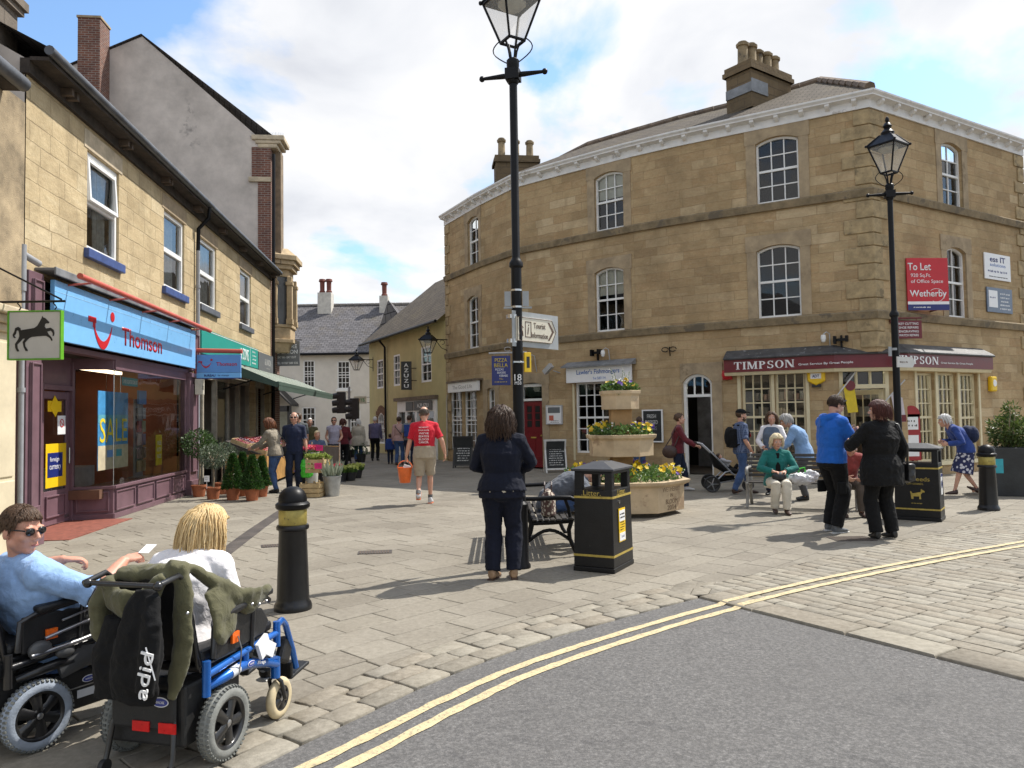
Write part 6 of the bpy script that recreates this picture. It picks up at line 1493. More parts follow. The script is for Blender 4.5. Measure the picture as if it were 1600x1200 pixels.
def crown(mb,c,rad,n,l,w_,rr,shell=.75,lump=.2,shape='ball'):
 c=Vector(c);lumps=[(rdir(rr),rr.uniform(-lump,lump))for _ in range(14)]
 for _ in range(n):
  d=rdir(rr);k=1+sum(a*max(0,d.dot(v))**6 for v,a in lumps)
  t=rr.uniform(shell,1.02)if rr.random()<.75 else rr.uniform(.2,shell)
  p=Vector((d.x*rad[0],d.y*rad[1],d.z*rad[2]))*t*k
  if shape=='cone':
   zz=rr.random()**1.35;an=rr.uniform(0,2*math.pi);r_=rad[0]*(1-zz)**.85*(rr.uniform(.8,1.05)if rr.random()<.8 else rr.random())*(1+.12*math.sin(5*an+9*zz))+.02
   p=Vector((r_*math.cos(an),r_*math.sin(an),zz*rad[2]));d=Vector((math.cos(an),math.sin(an),rr.uniform(.2,1.4)))
  dd=(d+rdir(rr)*.9);leaf(mb,c+p,dd,rdir(rr),l*rr.uniform(.7,1.25),w_*rr.uniform(.7,1.2))
BAY=leafmat('bay_leaves',(.018,.045,.012),(.09,.16,.04))
OLIVE=leafmat('olive_leaves',(.045,.07,.04),(.17,.21,.13))
BOX=leafmat('box_leaves',(.012,.04,.008),(.06,.14,.025))
SHRUB=leafmat('shrub_leaves',(.03,.065,.012),(.16,.21,.05))
PETY=leafmat('yellow_petals',(.62,.38,.01),(.80,.62,.03),.3,.6);PETP=leafmat('purple_petals',(.07,.03,.25),(.18,.10,.42),.3,.6);PETW=leafmat('white_petals',(.55,.55,.5),(.7,.7,.62),.3,.6)
PETR=leafmat('crimson_petals',(.40,.01,.03),(.65,.04,.12),.3,.6);FGREEN=leafmat('bedding_leaves',(.03,.085,.015),(.14,.24,.05))
TERRA=mat('terracotta',(.40,.13,.055),.8,.2,5,.2,40,wear=((.45,.28,.2),6,.66))
SOIL=mat('dark_soil',(.03,.022,.016),.95,.4,20)
def flower(mb,c,r,rr,up=None):
 up=(up or(Vector((0,-.5,.8))+rdir(rr)*.7)).normalized();a=up.orthogonal().normalized();b=up.cross(a);o=rr.uniform(0,6)
 vs=[c];n=10
 for k in range(n):an=o+2*math.pi*k/n;q=r*(1 if k%2==0 else.72);vs.append(c+(a*math.cos(an)+b*math.sin(an))*q+up*r*.22)
 mb.add(vs,[(0,1+k,1+(k+1)%n)for k in range(n)])
def tpot(c,r,h,label,shape,group,tree):
 t=thing(tree,label,'potted plant',(c.x,c.y,0),0,group)
 m=MB();m.lathe([(r*.72,0),(r*.74,.01),(r*.93,h*.8),(r*.93,h*.82),(r*1.04,h*.83),(r*1.06,h*.99),(r*1.0,h),(r*.92,h),(r*.9,h*.9),(.001,h*.9)],22);m.build('pot',TERRA,t,smooth=40)
 m=MB();m.lathe([(r*.9,h*.91),(.001,h*.93)],14);m.build('soil',SOIL,t)
 return t
rr=random.Random(21)
G1='potted trees outside the greengrocer'
def standard(px,py,r,zc,rad,mt,label,n=1100,ls=(.075,.032),dx=0):
 c=gp(px,py);t=tpot(c,r,.25,label,'ball',G1,'potted_tree')
 m=MB();m.tube([(0,0,.2),(.015,.01,zc*.5),(-.01,0,zc)],[.02,.017,.014],7)
 for k in range(6):d=rdir(rr);m.tube([(0,0,zc-rad[2]*.8),Vector((0,0,zc-rad[2]*.4))+d*.07,Vector((0,0,zc))+Vector((d.x*rad[0],d.y*rad[1],d.z*rad[2]))*.7],[.012,.009,.004],5)
 m.build('trunk',mat('pale_trunk',(.30,.24,.16),.9,.2,20),t)
 m=MB();crown(m,(dx,0,zc),rad,n,ls[0],ls[1],rr);m.build('crown',mt,t);return t
standard(311,776,.155,1.12,(.33,.33,.29),BAY,'tall bay tree in a terracotta pot next to the mauve shopfront')
standard(333,780,.15,.86,(.27,.25,.23),OLIVE,'grey green ball tree in the front terracotta pot with a price tag',1000,(.06,.022))
standard(346,772,.15,.88,(.28,.26,.25),OLIVE,'grey green ball tree in the terracotta pot behind',1000,(.06,.022),.06)
def cone(px,py,r,rad,hh,label):
 c=gp(px,py);t=tpot(c,r,.25,label,'cone',G1,'potted_shrub')
 m=MB();m.tube([(0,0,.2),(0,0,.6)],[.015,.01],6);m.build('trunk',mat('pale_trunk',(.30,.24,.16)),t)
 m=MB();crown(m,(0,0,.23),(rad,rad,hh),2900,.05,.03,rr,shape='cone');m.build('crown',BOX,t)
cone(364,781,.15,.185,.68,'clipped box cone in the terracotta pot beside the ball trees');cone(379,775,.14,.16,.68,'clipped box cone standing behind between the two front cones');cone(394,782,.15,.19,.66,'clipped box cone in the pot nearest the shopping couple, front row');cone(409,776,.14,.14,.60,'smallest clipped box cone at the end of the row by the stall')
def tag_card(px,py,Y,label,s_):
 p=atY(px,py,Y);r=thing('price_card',label,'price card',(p.x,p.y,p.z));m=MB();m.box(-.05,.05,-.004,.004,-.06,.06);m.rod((0,.002,-.06),(0,.002,-.2),.004,4);m.build('card',WHITE_S,r);scrib(r,T(0,-.0045,.01)@FACE,.07,.07,2,INK,len(label))
tag_card(323,748,15.4,'white price card stuck in the front ball tree pot','29');tag_card(402,722,16.6,'white price card in front of the wooden stall, upper one','5');tag_card(406,727,16.4,'white price card in front of the wooden stall, lower one','3')
pc=atY(972,780,12.75);PCX,PCY=pc.x,pc.y
pt=thing('stone_planter','three tiered octagonal stone planter carved with four lines of lettering','planter',(PCX,PCY,0))
CST=mat('buff_cast_stone',(.50,.385,.245),.85,.18,2.5,.25,50,wear=((.34,.24,.15),1.6,.58))
def octa(m,prof,rot=25):
 n=8;k=len(prof);vs=[(r*math.cos(R(rot+45*j)),r*math.sin(R(rot+45*j)),z)for r,z in prof for j in range(n)]
 m.add(vs,[(i*n+j,i*n+(j+1)%n,(i+1)*n+(j+1)%n,(i+1)*n+j)for i in range(k-1)for j in range(n)]+[tuple(range(n-1,-1,-1)),tuple((k-1)*n+j for j in range(n))])
zb1,zb2,zm1,zm2,zt1,zt2=.07,.55,.92,1.27,1.68,1.99
TIERS=((zb1,zb2,1.05,'lower_basin'),(zm1,zm2,.56,'middle_basin'),(zt1,zt2,.33,'upper_basin'))
for z0,z1,r,nm in TIERS:
 m=MB();octa(m,[(r*.96,z0),(r*.965,z1-.09),(r*.99,z1-.075),(r*1.05,z1-.05),(r*1.07,z1),(r*.93,z1),(r*.9,z1-.06)]);m.build(nm,CST,pt,bevel=.008)
m=MB();octa(m,[(.84,0),(.84,.07)]);m.build('base',mat('dark_plinth_stone',(.10,.085,.065),.9),pt)
for z0,z1 in((zb2-.1,zm1),(zm2-.1,zt1)):
 m=MB();m.box(-.17,.17,-.17,.17,z0,z1);m.build('column',mat('orange_buff_stone',(.36,.22,.10),.9,.2,3,.2,40),pt,bevel=.01)
fa=R(317.5-180);ap_=1.05*.963*math.cos(R(22.5));nrm=Vector((math.cos(R(-42.5)),math.sin(R(-42.5)),0))
INCISED=mat('carved_letter_shade',(.20,.14,.085),.95)
for k,(s_,w_,h_)in enumerate((('WETHERBY',.52,.075),('IN',.07,.06),('BLOOM',.34,.075),('2014',.26,.075))):
 text(s_,w_,h_,INCISED,pt,T(nrm.x*ap_,nrm.y*ap_,.42-.095*k)@RZ(-42.5+90)@RX(90),ext=.003)
def bed(z,r,n_y,n_p,n_w,hgt,label,spike=False):
 t=thing('flower_bed',label,'flowers',(PCX,PCY,z),0,'pansies in the stone planter')
 m=MB();octa(m,[(r*.9,-.05),(r*.88,-.045)]);m.build('soil',SOIL,t)
 m=MB();y_,p_,w_=MB(),MB(),MB()
 hole=.19
 def pos(zz):
  while True:
   a=rr.uniform(0,2*math.pi);q=r*.98*math.sqrt(rr.random())
   if q>hole or r<.4:return Vector((q*math.cos(a),q*math.sin(a),zz))
 for _ in range(int(1500*r)+260):p=pos(rr.uniform(-.03,hgt*.8));p.z*=1-.35*(p.xy.length/r)**2;leaf(m,p,rdir(rr)+V(0,0,.6),rdir(rr),rr.uniform(.05,.09),rr.uniform(.03,.05))
 m.build('foliage',FGREEN,t)
 for mb_,n,sz in((y_,n_y,.042),(p_,n_p,.036),(w_,n_w,.018)):
  cl=[pos(0)for _ in range(max(2,n//7))]
  for k in range(n):
   p=(cl[k%len(cl)]+Vector((rr.gauss(0,.07),rr.gauss(0,.07),0)));
   if p.xy.length>r*1.02:p=p*(r/p.xy.length)
   p.z=hgt*rr.uniform(.55,1.1)*(1-.3*(p.xy.length/r)**2);flower(mb_,p,sz*rr.uniform(.8,1.2),rr)
 if n_y:y_.build('yellow_blossoms',PETY,t)
 p_.build('purple_blossoms',PETP,t);w_.build('white_blossoms',PETW,t)
 if spike:
  m=MB();q=MB()
  for k in range(7):
   b0=Vector((rr.uniform(-.1,.2),rr.uniform(-.1,.1),.05));e=b0+Vector((rr.uniform(-.08,.1),rr.uniform(-.05,.05),rr.uniform(.2,.36)));m.tube([b0,b0.lerp(e,.5)+V(.01,0,0),e],.004,4)
   for j in range(9):flower(q,b0.lerp(e,.35+.65*j/9)+rdir(rr)*.02,.016,rr)
  m.build('flower_stem',FGREEN,t);q.build('white_blossoms',PETW,t)
bed(zb2-.02,1.0,150,60,50,.27,'yellow and purple pansies filling the lower basin of the stone planter');bed(zm2-.02,.53,62,26,50,.24,'yellow and purple pansies in the middle basin of the stone planter');bed(zt2-.02,.31,30,18,30,.20,'pansies with tall white sprays in the top basin of the stone planter',True)
c=gp(1588,775);bx=thing('planter_box','square black planter box with a small blue notice at the right edge','planter',(c.x+.12,c.y+.3,0),R(-20))
m=MB();m.box(-.42,.42,-.42,.42,.0,.88,1.06);m.build('box',mat('dark_planter_paint',(.02,.023,.025),.5,.3,4,.2,30),bx,bevel=.01)
m=MB();m.box(-.40,-.22,-.445,-.438,.42,.68);m.build('notice',mat('turquoise_notice',(.03,.35,.42),.4),bx)
sb=thing('shrub','rounded yellow green shrub growing in the black planter box','shrub',(c.x+.12,c.y+.3,.86))
m=MB()
for k in range(9):d=rdir(rr);m.tube([(0,0,0),(d.x*.2,d.y*.2,.3),(d.x*.4,d.y*.4,.6+.2*d.z)],[.018,.012,.006],5)
m.build('stems',mat('pale_trunk',(.30,.24,.16)),sb)
m=MB();crown(m,(0.05,0,.28),(.38,.38,.36),1800,.085,.038,rr,.6,.35);crown(m,(.1,.1,.68),(.14,.14,.2),160,.08,.035,rr,.3);m.build('foliage',SHRUB,sb)
WOODG=mat('golden_stall_wood',(.42,.23,.07),.6,.25,3,.2,30)
CRATEW=mat('pale_crate_wood',(.50,.37,.19),.8,.2,8,.2,30)
st=thing('fruit_stall','long sloping wooden fruit stall under the green awning','market stall',m=FT)
sa,sb_,sy0,sy1=18.3,22.8,-.42,-1.35
m=MB();n=14
for k in range(n):a=sa+(sb_-sa)*k/n;m.box(a+.004,a+(sb_-sa)/n-.004,sy1-.02,sy1+.02,.08,.74)
m.build('front_boards',WOODG,st)
m=MB();m.box(sa-.02,sa+.02,sy1,sy0,.0,.78);m.build('end_board',WOODG,st);m=MB();m.box(sb_-.02,sb_+.02,sy1,sy0,.0,.78);m.build('end_board',WOODG,st)
m=MB();m.add([(sa,sy1,.74),(sb_,sy1,.74),(sb_,sy0,1.12),(sa,sy0,1.12),(sa,sy1,.70),(sb_,sy1,.70),(sb_,sy0,1.08),(sa,sy0,1.08)],[(0,1,2,3),(4,7,6,5),(0,4,5,1),(1,5,6,2),(2,6,7,3),(3,7,4,0)]);m.build('sloping_top',mat('dark_stall_top',(.05,.04,.035),.8),st)
FRUIT=[('red_apple',(.30,.02,.015)),('crimson_berry',(.22,.01,.03)),('orange',(.55,.20,.02)),('green_pear',(.22,.28,.05)),('purple_plum',(.09,.02,.05)),('pink_punnet',(.5,.18,.2))]
k=0
for ci in range(9):
 for cj in range(2):
  u=sa+.06+ci*.49;y=-1.32+cj*.44;z=.76+.17*cj
  nm,c_=FRUIT[(0,1,0,4,5,0,2,1,3,1,0,5,4,3,0,1,2,0)[k%18]];k+=1
  t=thing('fruit_crate','crate of %s, %s row, %s from near end of fruit stall'%(nm.replace('_',' ').replace('berry','berrie')+'s',('front','back')[cj],('first','second','third','fourth','fifth','sixth','seventh','eighth','ninth')[ci]),'crate',m=FT@T(u,y,z)@Matrix.Rotation(-math.atan2(.38,.93),4,'X').inverted(),group='crates of produce on the stall')
  m=MB();m.box(0,.46,0,.015,0,.10);m.box(0,.46,.385,.4,0,.10);m.box(0,.015,.015,.385,0,.10);m.box(.445,.46,.015,.385,0,.10);m.box(.015,.445,.015,.385,0,.012);m.build('crate',CRATEW if k%3 else BLACK_P,t)
  m=MB();rs=.036 if 'berry' not in nm and 'punnet' not in nm else.024
  for a in range(int(.42/(rs*2))):
   for b in range(int(.36/(rs*2))):m.ball((.03+rs+a*rs*2+rr.uniform(-.006,.006),.025+rs+b*rs*2+rr.uniform(-.006,.006),.07+rr.uniform(0,.03)),rs*rr.uniform(.9,1.1),8,6)
  m.build('produce',mat(nm,c_,.35,.3,30),t,smooth=60)
def bucket(px,py,h,r,mt,label,leaves,n,mt2,lf=(.22,.03),spread=.12,blos=None,grp=None,nb=26,name='flower_bucket'):
 c=gp(px,py);t=thing(name,label,'flowers',(c.x,c.y,0),0,grp)
 m=MB();m.lathe([(r*.72,0),(r*.74,.01),(r*.98,h-.02),(r*1.04,h-.015),(r*1.04,h),(r*.94,h),(r*.9,h*.8),(.001,h*.8)],20);m.build('bucket',mt,t,smooth=40)
 m=MB()
 for _ in range(n):a=rr.uniform(0,6.3);q=r*.8*math.sqrt(rr.random());d=Vector((math.cos(a)*spread*q/r*3,math.sin(a)*spread*q/r*3,1));leaf(m,Vector((q*math.cos(a),q*math.sin(a),h*.85)),d+rdir(rr)*.12,rdir(rr),lf[0]*rr.uniform(.6,1.3),lf[1]*rr.uniform(.7,1.3))
 m.build('foliage',mt2,t)
 if blos:
  m=MB()
  for _ in range(nb):a=rr.uniform(0,6.3);q=r*1.15*math.sqrt(rr.random());flower(m,Vector((q*math.cos(a),q*math.sin(a),h+lf[0]*rr.uniform(.5,1.0)-.3*q*q)),.05*rr.uniform(.8,1.2),rr)
  m.build('blossoms',blos,t)
 return t
GALV=mat('galvanised_bucket',(.42,.44,.45),.38,.2,4,.1,30,metal=.7)
SILV=leafmat('silver_stems',(.20,.24,.17),(.42,.46,.36));HYD=leafmat('lime_hydrangea',(.32,.36,.06),(.52,.55,.16),.3,.6)
bucket(519,775,.42,.19,GALV,'galvanised bucket of pale cut stems at the edge of the drain channel',1,120,SILV,(.34,.045),.14,name='flower_bucket')
for k,(px,py,lab)in enumerate(((532,752,'left black pot of lime green hydrangeas'),(547,751,'middle black pot of lime green hydrangeas with broad leaves'),(557,747,'right black pot of hydrangeas at the end of the row'))):
 bucket(px,py,.22,.17,BLACK_P,lab,1,170,FGREEN,(.16,.085),.28,HYD,'hydrangea pots on the pavement',70,'flower_pot')
bucket(487,767,.86,.17,mat('pale_plastic_pot',(.5,.5,.46),.5),'tall pale pot of crimson geraniums behind the lettuce crate',1,170,FGREEN,(.15,.08),.25,PETR,None,40,'flower_pot')
def crate(px,py,Y,w_,h_,label,mt2=None,grp='wooden crates stacked by the stall'):
 p=atY(px,py,Y);t=thing('wooden_crate',label,'crate',(p.x,p.y,max(0,p.z)),R(-6),grp)
 m=MB();d=.34
 for z in(.0,h_*.36,h_*.72):
  for y in(-d/2,d/2-.012):m.box(-w_/2,w_/2,y,y+.012,z,z+h_*.26)
  for x in(-w_/2,w_/2-.012):m.box(x,x+.012,-d/2+.012,d/2-.012,z,z+h_*.26)
 for x in(-w_/2+.012,w_/2-.042):
  for y in(-d/2+.012,d/2-.042):m.box(x,x+.03,y,y+.03,0,h_+.03)
 m.build('slats',CRATEW,t);return t,p
crate(488,776,15.9,.42,.27,'left bottom pale slatted crate behind the green carrier bag');crate(508,774,16.3,.42,.27,'right bottom pale slatted crate next to the galvanised bucket');t,p=crate(496,738,16.25,.40,.28,'upper pale slatted crate holding lettuces behind the shopping man')
lt=thing('lettuces','pale green lettuces heaped in the upper crate','vegetables',(p.x,p.y,p.z+.22))
m=MB()
for k in range(5):
 cc=Vector((-.17+.085*k,rr.uniform(-.06,.06),.06))
 for _ in range(40):d=rdir(rr);d.z=abs(d.z);leaf(m,cc+d*.03,d+V(0,0,.3),rdir(rr),.12*rr.uniform(.7,1.1),.09,.4)
m.build('leaves',leafmat('lettuce',(.22,.30,.06),(.45,.52,.16)),lt)
for k,(px,py,Y)in enumerate(((499,700,16.7),(497,728,15.9))):
 p_=atY(px,py,Y);t=thing('price_card','bright magenta price card '+('among the crimson geraniums','on the front of the upper slatted crate')[k],'price card',(p_.x,p_.y,p_.z));m=MB();m.box(-.075,.075,-.003,.003,-.06,.06);m.build('card',mat('magenta_card',(.75,.02,.20),.5),t);m=MB();m.rod((0,.003,-.06),(0,.02,-.2),.005,5);m.build('stick',CRATEW,t);scrib(t,T(0,-.0035,0)@FACE,.1,.07,2,INK,30+k)
for px,py,h,mt_,lab in((473,765,.30,PETP,'low pot of purple blooms at the foot of the stall'),(505,762,.45,PETY,'pot of yellow blooms between crates and galvanised bucket'),(524,757,.34,PETR,'pot of crimson blooms left of the hydrangeas')):
 bucket(px,py,h,.15,BLACK_P,lab,1,150,FGREEN,(.14,.06),.25,mt_,None,50,'flower_pot')
a,b=atY(488,722,20.5),atY(531,722,19.5)
t=thing('windbreak','grey canvas cafe windbreak between the stall and the pavement board','screen',(a.x,a.y,0),math.atan2(b.y-a.y,b.x-a.x))
L=(b-a).length;m=MB();m.box(0,L,-.008,.008,.12,.88);m.build('canvas',mat('grey_canvas',(.17,.17,.175),.85,.15,4,.2,60),t);m=MB()
for x in(0,L):m.rod((x,0,0),(x,0,1.0),.022,8);m.lathe([(.16,0),(.16,.015),(.03,.03)],14,(x,0,0))
m.rod((0,0,.9),(L,0,.9),.015,6);m.build('steel_posts',STEEL,t)
c=gp(538,716);t=thing('cafe_table','round cafe table under a pink cloth','table',(c.x,c.y+.4,0))
m=MB();m.lathe([(.40,.55),(.405,.72),(.40,.735),(.001,.735)],20);m.build('cloth',cloth('pink_tablecloth',(.45,.28,.30)),t);m=MB();m.rod((0,0,0),(0,0,.7),.03,8);m.lathe([(.22,0),(.22,.02),(.03,.05)],14);m.build('pedestal',BLACK_M,t)
t=thing('cafe_chair','silver cafe chair with curved back next to the pink cloth','chair',(c.x-.5,c.y+.3,0),R(-30))
m=MB();m.lathe([(.2,.44),(.2,.46),(.001,.465)],14);m.build('seat',STEEL,t)
m=MB();m.tube([(-.2,.1,.46),(-.22,.2,.7),(-.15,.26,.85),(0,.28,.88),(.15,.26,.85),(.22,.2,.7),(.2,.1,.46)],.014,6);m.build('backrest',STEEL,t)
for x,y in((-.15,-.15),(.15,-.15),(-.15,.15),(.15,.15)):m=MB();m.rod((x,y,.45),(x*1.2,y*1.2,0),.012,6);m.build('leg',STEEL,t)
for k,(px,py)in enumerate(((557,700),(570,708))):
 c=gp(px-6,py+14);t=thing('potted_shrub',('dark conical conifer in a pot by the pavement board','smaller dark clipped conifer behind the pavement board')[k],'potted plant',(c.x,c.y,0))
 m=MB();m.lathe([(.15,0),(.19,.3),(.17,.3),(.001,.27)],14);m.build('pot',BLACK_P,t);m=MB();crown(m,(0,0,.28),(.26,.26,.8 if k==0 else.6),700,.06,.03,rr,shape='cone');m.build('crown',BOX,t)
def wboard(name,label,u,z,w_,h_,mt,d=.35,t_=.015):return board(name,label,'poster',FT@T(u,d,z),w_,h_,mt,t_)
bf=frame(FT@B1,FT@B2)
def bay_board(px,py,w_,h_,mt,label,d=-.12):
 u,z=hit(bf,px,py,d);return board('window_poster',label,'poster',bf@T(u,-d,z),w_,h_,mt,.015)
r=bay_board(177,672,1.25,1.30,mat('beach_poster_blue',(.06,.28,.55),.5,.25,3),'tall blue poster with big yellow capitals in the travel shop window')
m=MB();m.box(-.625,.625,-.0105,-.008,-.65,-.25);m.build('sand_strip',mat('poster_sand',(.55,.48,.33),.5,.15,5),r);m=MB();m.box(-.625,.625,-.0105,-.008,.12,.26);m.build('sea_strip',mat('poster_sea',(.15,.45,.68),.5,.2,6),r)
text('SALE',1.14,.40,mat('yellow_capitals',(.75,.58,.02),.5),r,T(0,-.011,-.0)@FACE,bold=.0,ext=.003)
for x in(-.16,.22):m=MB();m.box(x-.12,x+.12,-.0125,-.01,-.45,-.33);m.build('logo_plate',mat('mid_blue_sign',(.13,.30,.62))if x<0 else mat('teal_plate',(.03,.30,.38),.5),r)
m=MB();m.rod((-.3,0,.58),(-.3,0,1.0),.003,4);m.rod((.3,0,.58),(.3,0,1.0),.003,4);m.build('hanging_wire',STEEL,r)
r=bay_board(203,597,.72,.15,mat('teal_plate',(.03,.30,.38)),'narrow teal banner high in the travel shop window');text('SUMMER HOLIDAYS ARE GOING FAST',.66,.07,WHITE_S,r,T(0,-.0085,0)@FACE,ext=.001)
r=bay_board(248,703,.34,.60,mat('sun_yellow_card',(.75,.56,.01),.5),'rounded bright yellow card at the right of the travel shop window')
for k,s_ in enumerate(('FREE','KIDS','PLACES')):text(s_,.22,.08,WHITE_S,r,T(0,-.009,.14-.13*k)@FACE,ext=.001)
u,z=hit(bf,222,700,-.45);t=thing('leaflet_rack','tall leaflet rack with rows of brochures inside the travel shop','display rack',m=bf@T(u,.45,.5))
m=MB();m.box(-.22,.22,.06,.09,0,1.55);m.box(-.2,.2,-.2,.2,0,.02);m.build('stand',GREYPIPE,t)
BRO=island_mat('brochures',[(.10,.25,.5),(.5,.5,.5),(.3,.35,.2),(.55,.4,.2),(.05,.15,.4),(.4,.1,.1)],.4,0,20,0)
m=MB()
for z in range(5):
 for x in(-.11,.11):m.box(x-.09,x+.09,.0,.03,.12+z*.26,.34+z*.26)
m.build('brochures',BRO,t);m=MB();m.box(-.2,.2,-.01,.03,1.45,1.72);m.build('header',mat('mid_blue_sign',(.13,.30,.62)),t)
def door_note(name,label,x0,x1,z0,z1,mt):return board(name,label,'poster',FT@T((x0+x1)/2,B0.y+.012,(z0+z1)/2),x1-x0,z1-z0,mt,.008)
r=door_note('door_poster','yellow bordered navy notice low on the recessed shop door',dx0+.15,dx1-.13,.60,1.28,YELLOW_S);m=MB();m.box(-.28,.2,-.008,-.004,-.18,.2);q=m.build('navy_panel',NAVY_S,r);text('currency',.36,.09,WHITE_S,r,T(-.04,-.009,-.04)@FACE,ext=.001);text('foreign',.30,.09,WHITE_S,r,T(-.06,-.009,.09)@FACE,ext=.001)
r=door_note('door_poster','small white notice with a round sign on the recessed shop door',dx1-.42,dx1-.16,1.42,1.72,WHITE_S);m=MB();m.tube([(.06*math.cos(a*.42),-.005,.03+.06*math.sin(a*.42))for a in range(15)],.008,5,closed=True);m.rod((-.04,-.005,.07),(.04,-.005,-.01),.006,5);m.build('round_sign',RED_S,r)
r=door_note('door_poster','yellow star shaped sticker high on the recessed shop door',dx0+.2,dx1-.3,1.78,1.95,YELLOW_S);m=MB();m.cbox((0,-.007,0),(.24,.006,.24),RY(40));m.build('star_point',YELLOW_S,r)
p=atY(1425,684,18.25);r=board('standing_sign','tall red arched standing sign with white panels by the right lamp post','sign',T(p.x,p.y,.95),.40,1.1,mat('signal_red',(.33,.02,.025),.4),.03)
m=MB();m.lathe([(.2,-.015),(.2,.015)],20,(0,0,.55),RX(90));m.build('arched_top',mat('signal_red',(.33,.02,.025)),r);
for z,h_ in((.33,.3),(-.05,.2),(-.34,.22)):m=MB();m.box(-.15,.15,-.02,-.014,z-h_/2,z+h_/2);m.build('white_panel',WHITE_S,r)
scrib(r,T(0,-.0205,.33)@FACE,.24,.22,2,INK,17)
m=MB();m.box(-.2,.2,-.2,.2,-.95,-.9);m.box(-.02,.02,-.01,.01,-.95,-.5);m.build('foot',BLACK_M,r)
for(px,py,Y,c_,lab)in((1327,620,18.0,'y','yellow and burgundy banner flag leaning from the corner shop doorway'),(1402,635,18.0,'w','white and red banner flag hanging left of the right lamp post')):
 p=atY(px,py,Y);r=thing('banner_flag',lab,'flag',(p.x,p.y,p.z));m=MB()
 m.poly([(-.14,0,.30),(-.04,0,-.38),(.20,0,-.36),(.13,0,.20)],(0,.01,0));m.build('cloth',mat('flag_yellow',(.62,.46,.03),.8)if c_=='y' else mat('flag_white',(.55,.5,.52),.8),r)
 m=MB();m.rod((-.3,0,.1)if c_=='w' else(-.35,0,-.05),(.2,0,.62),.018,6);m.build('pole',mat('silver_frame',(.5,.5,.5)),r)
 m=MB();m.lathe([(.12,-.008),(.12,.008)],16,(.03,-.004,.26),RX(90))if c_=='y' else m.box(-.03,.2,-.006,.0,-.36,-.2);m.build('printed_patch',BURG,r)
for t_,sc_ in(('fold_noise',.11),('fine_fold_noise',.045)):
 tx_=bpy.data.textures.new(t_,'CLOUDS');tx_.noise_scale=sc_;tx_.noise_depth=1
def remesh(mb,name,mt,parent,vox,smooth=3,fold=0.0,fine=0.0):
 me=mb.mesh('tmp');o=bpy.data.objects.new('tmp',me);COL.objects.link(o)
 r=o.modifiers.new('r','REMESH');r.mode='VOXEL';r.voxel_size=vox
 if smooth:s=o.modifiers.new('s','SMOOTH');s.factor=.5;s.iterations=smooth
 if fold:d=o.modifiers.new('d','DISPLACE');d.texture=bpy.data.textures['fold_noise'];d.strength=fold;d.mid_level=.5;d.texture_coords='LOCAL'
 if fine:d=o.modifiers.new('d','DISPLACE');d.texture=bpy.data.textures['fine_fold_noise'];d.strength=fine;d.mid_level=.5;d.texture_coords='LOCAL'
 dg=bpy.context.evaluated_depsgraph_get();dg.update()
 me2=bpy.data.meshes.new_from_object(o.evaluated_get(dg));bpy.data.objects.remove(o);bpy.data.meshes.remove(me)
 me2.name=name;me2.materials.clear()
 q=bpy.data.objects.new(name,me2);COL.objects.link(q);me2.materials.append(mt);q.parent=parent
 for p in me2.polygons:p.use_smooth=True
 return q
def ik(a,t,l1,l2,pole):
 d=t-a;L=min(d.length,(l1+l2)*.999);d=d.normalized()if d.length>1e-6 else V(0,0,-1);t=a+d*L
 x=(l1*l1-l2*l2+L*L)/(2*L);h=math.sqrt(max(0,l1*l1-x*x));p=(pole-d*pole.dot(d))
 p=p.normalized()if p.length>1e-5 else d.orthogonal().normalized()
 return a+d*x+p*h,t
SKIN=skinmat('fair_skin',(.56,.33,.235));SKIN_P=skinmat('pink_skin',(.58,.31,.22));EYEW=mat('eye_white',(.7,.68,.65),.3,0);IRIS=mat('dark_iris',(.02,.015,.012),.2,0);LIP=mat('lip',(.36,.13,.11),.5,.1)
SHADES=mat('sunglass_lens',(.008,.008,.009),.12,.1)
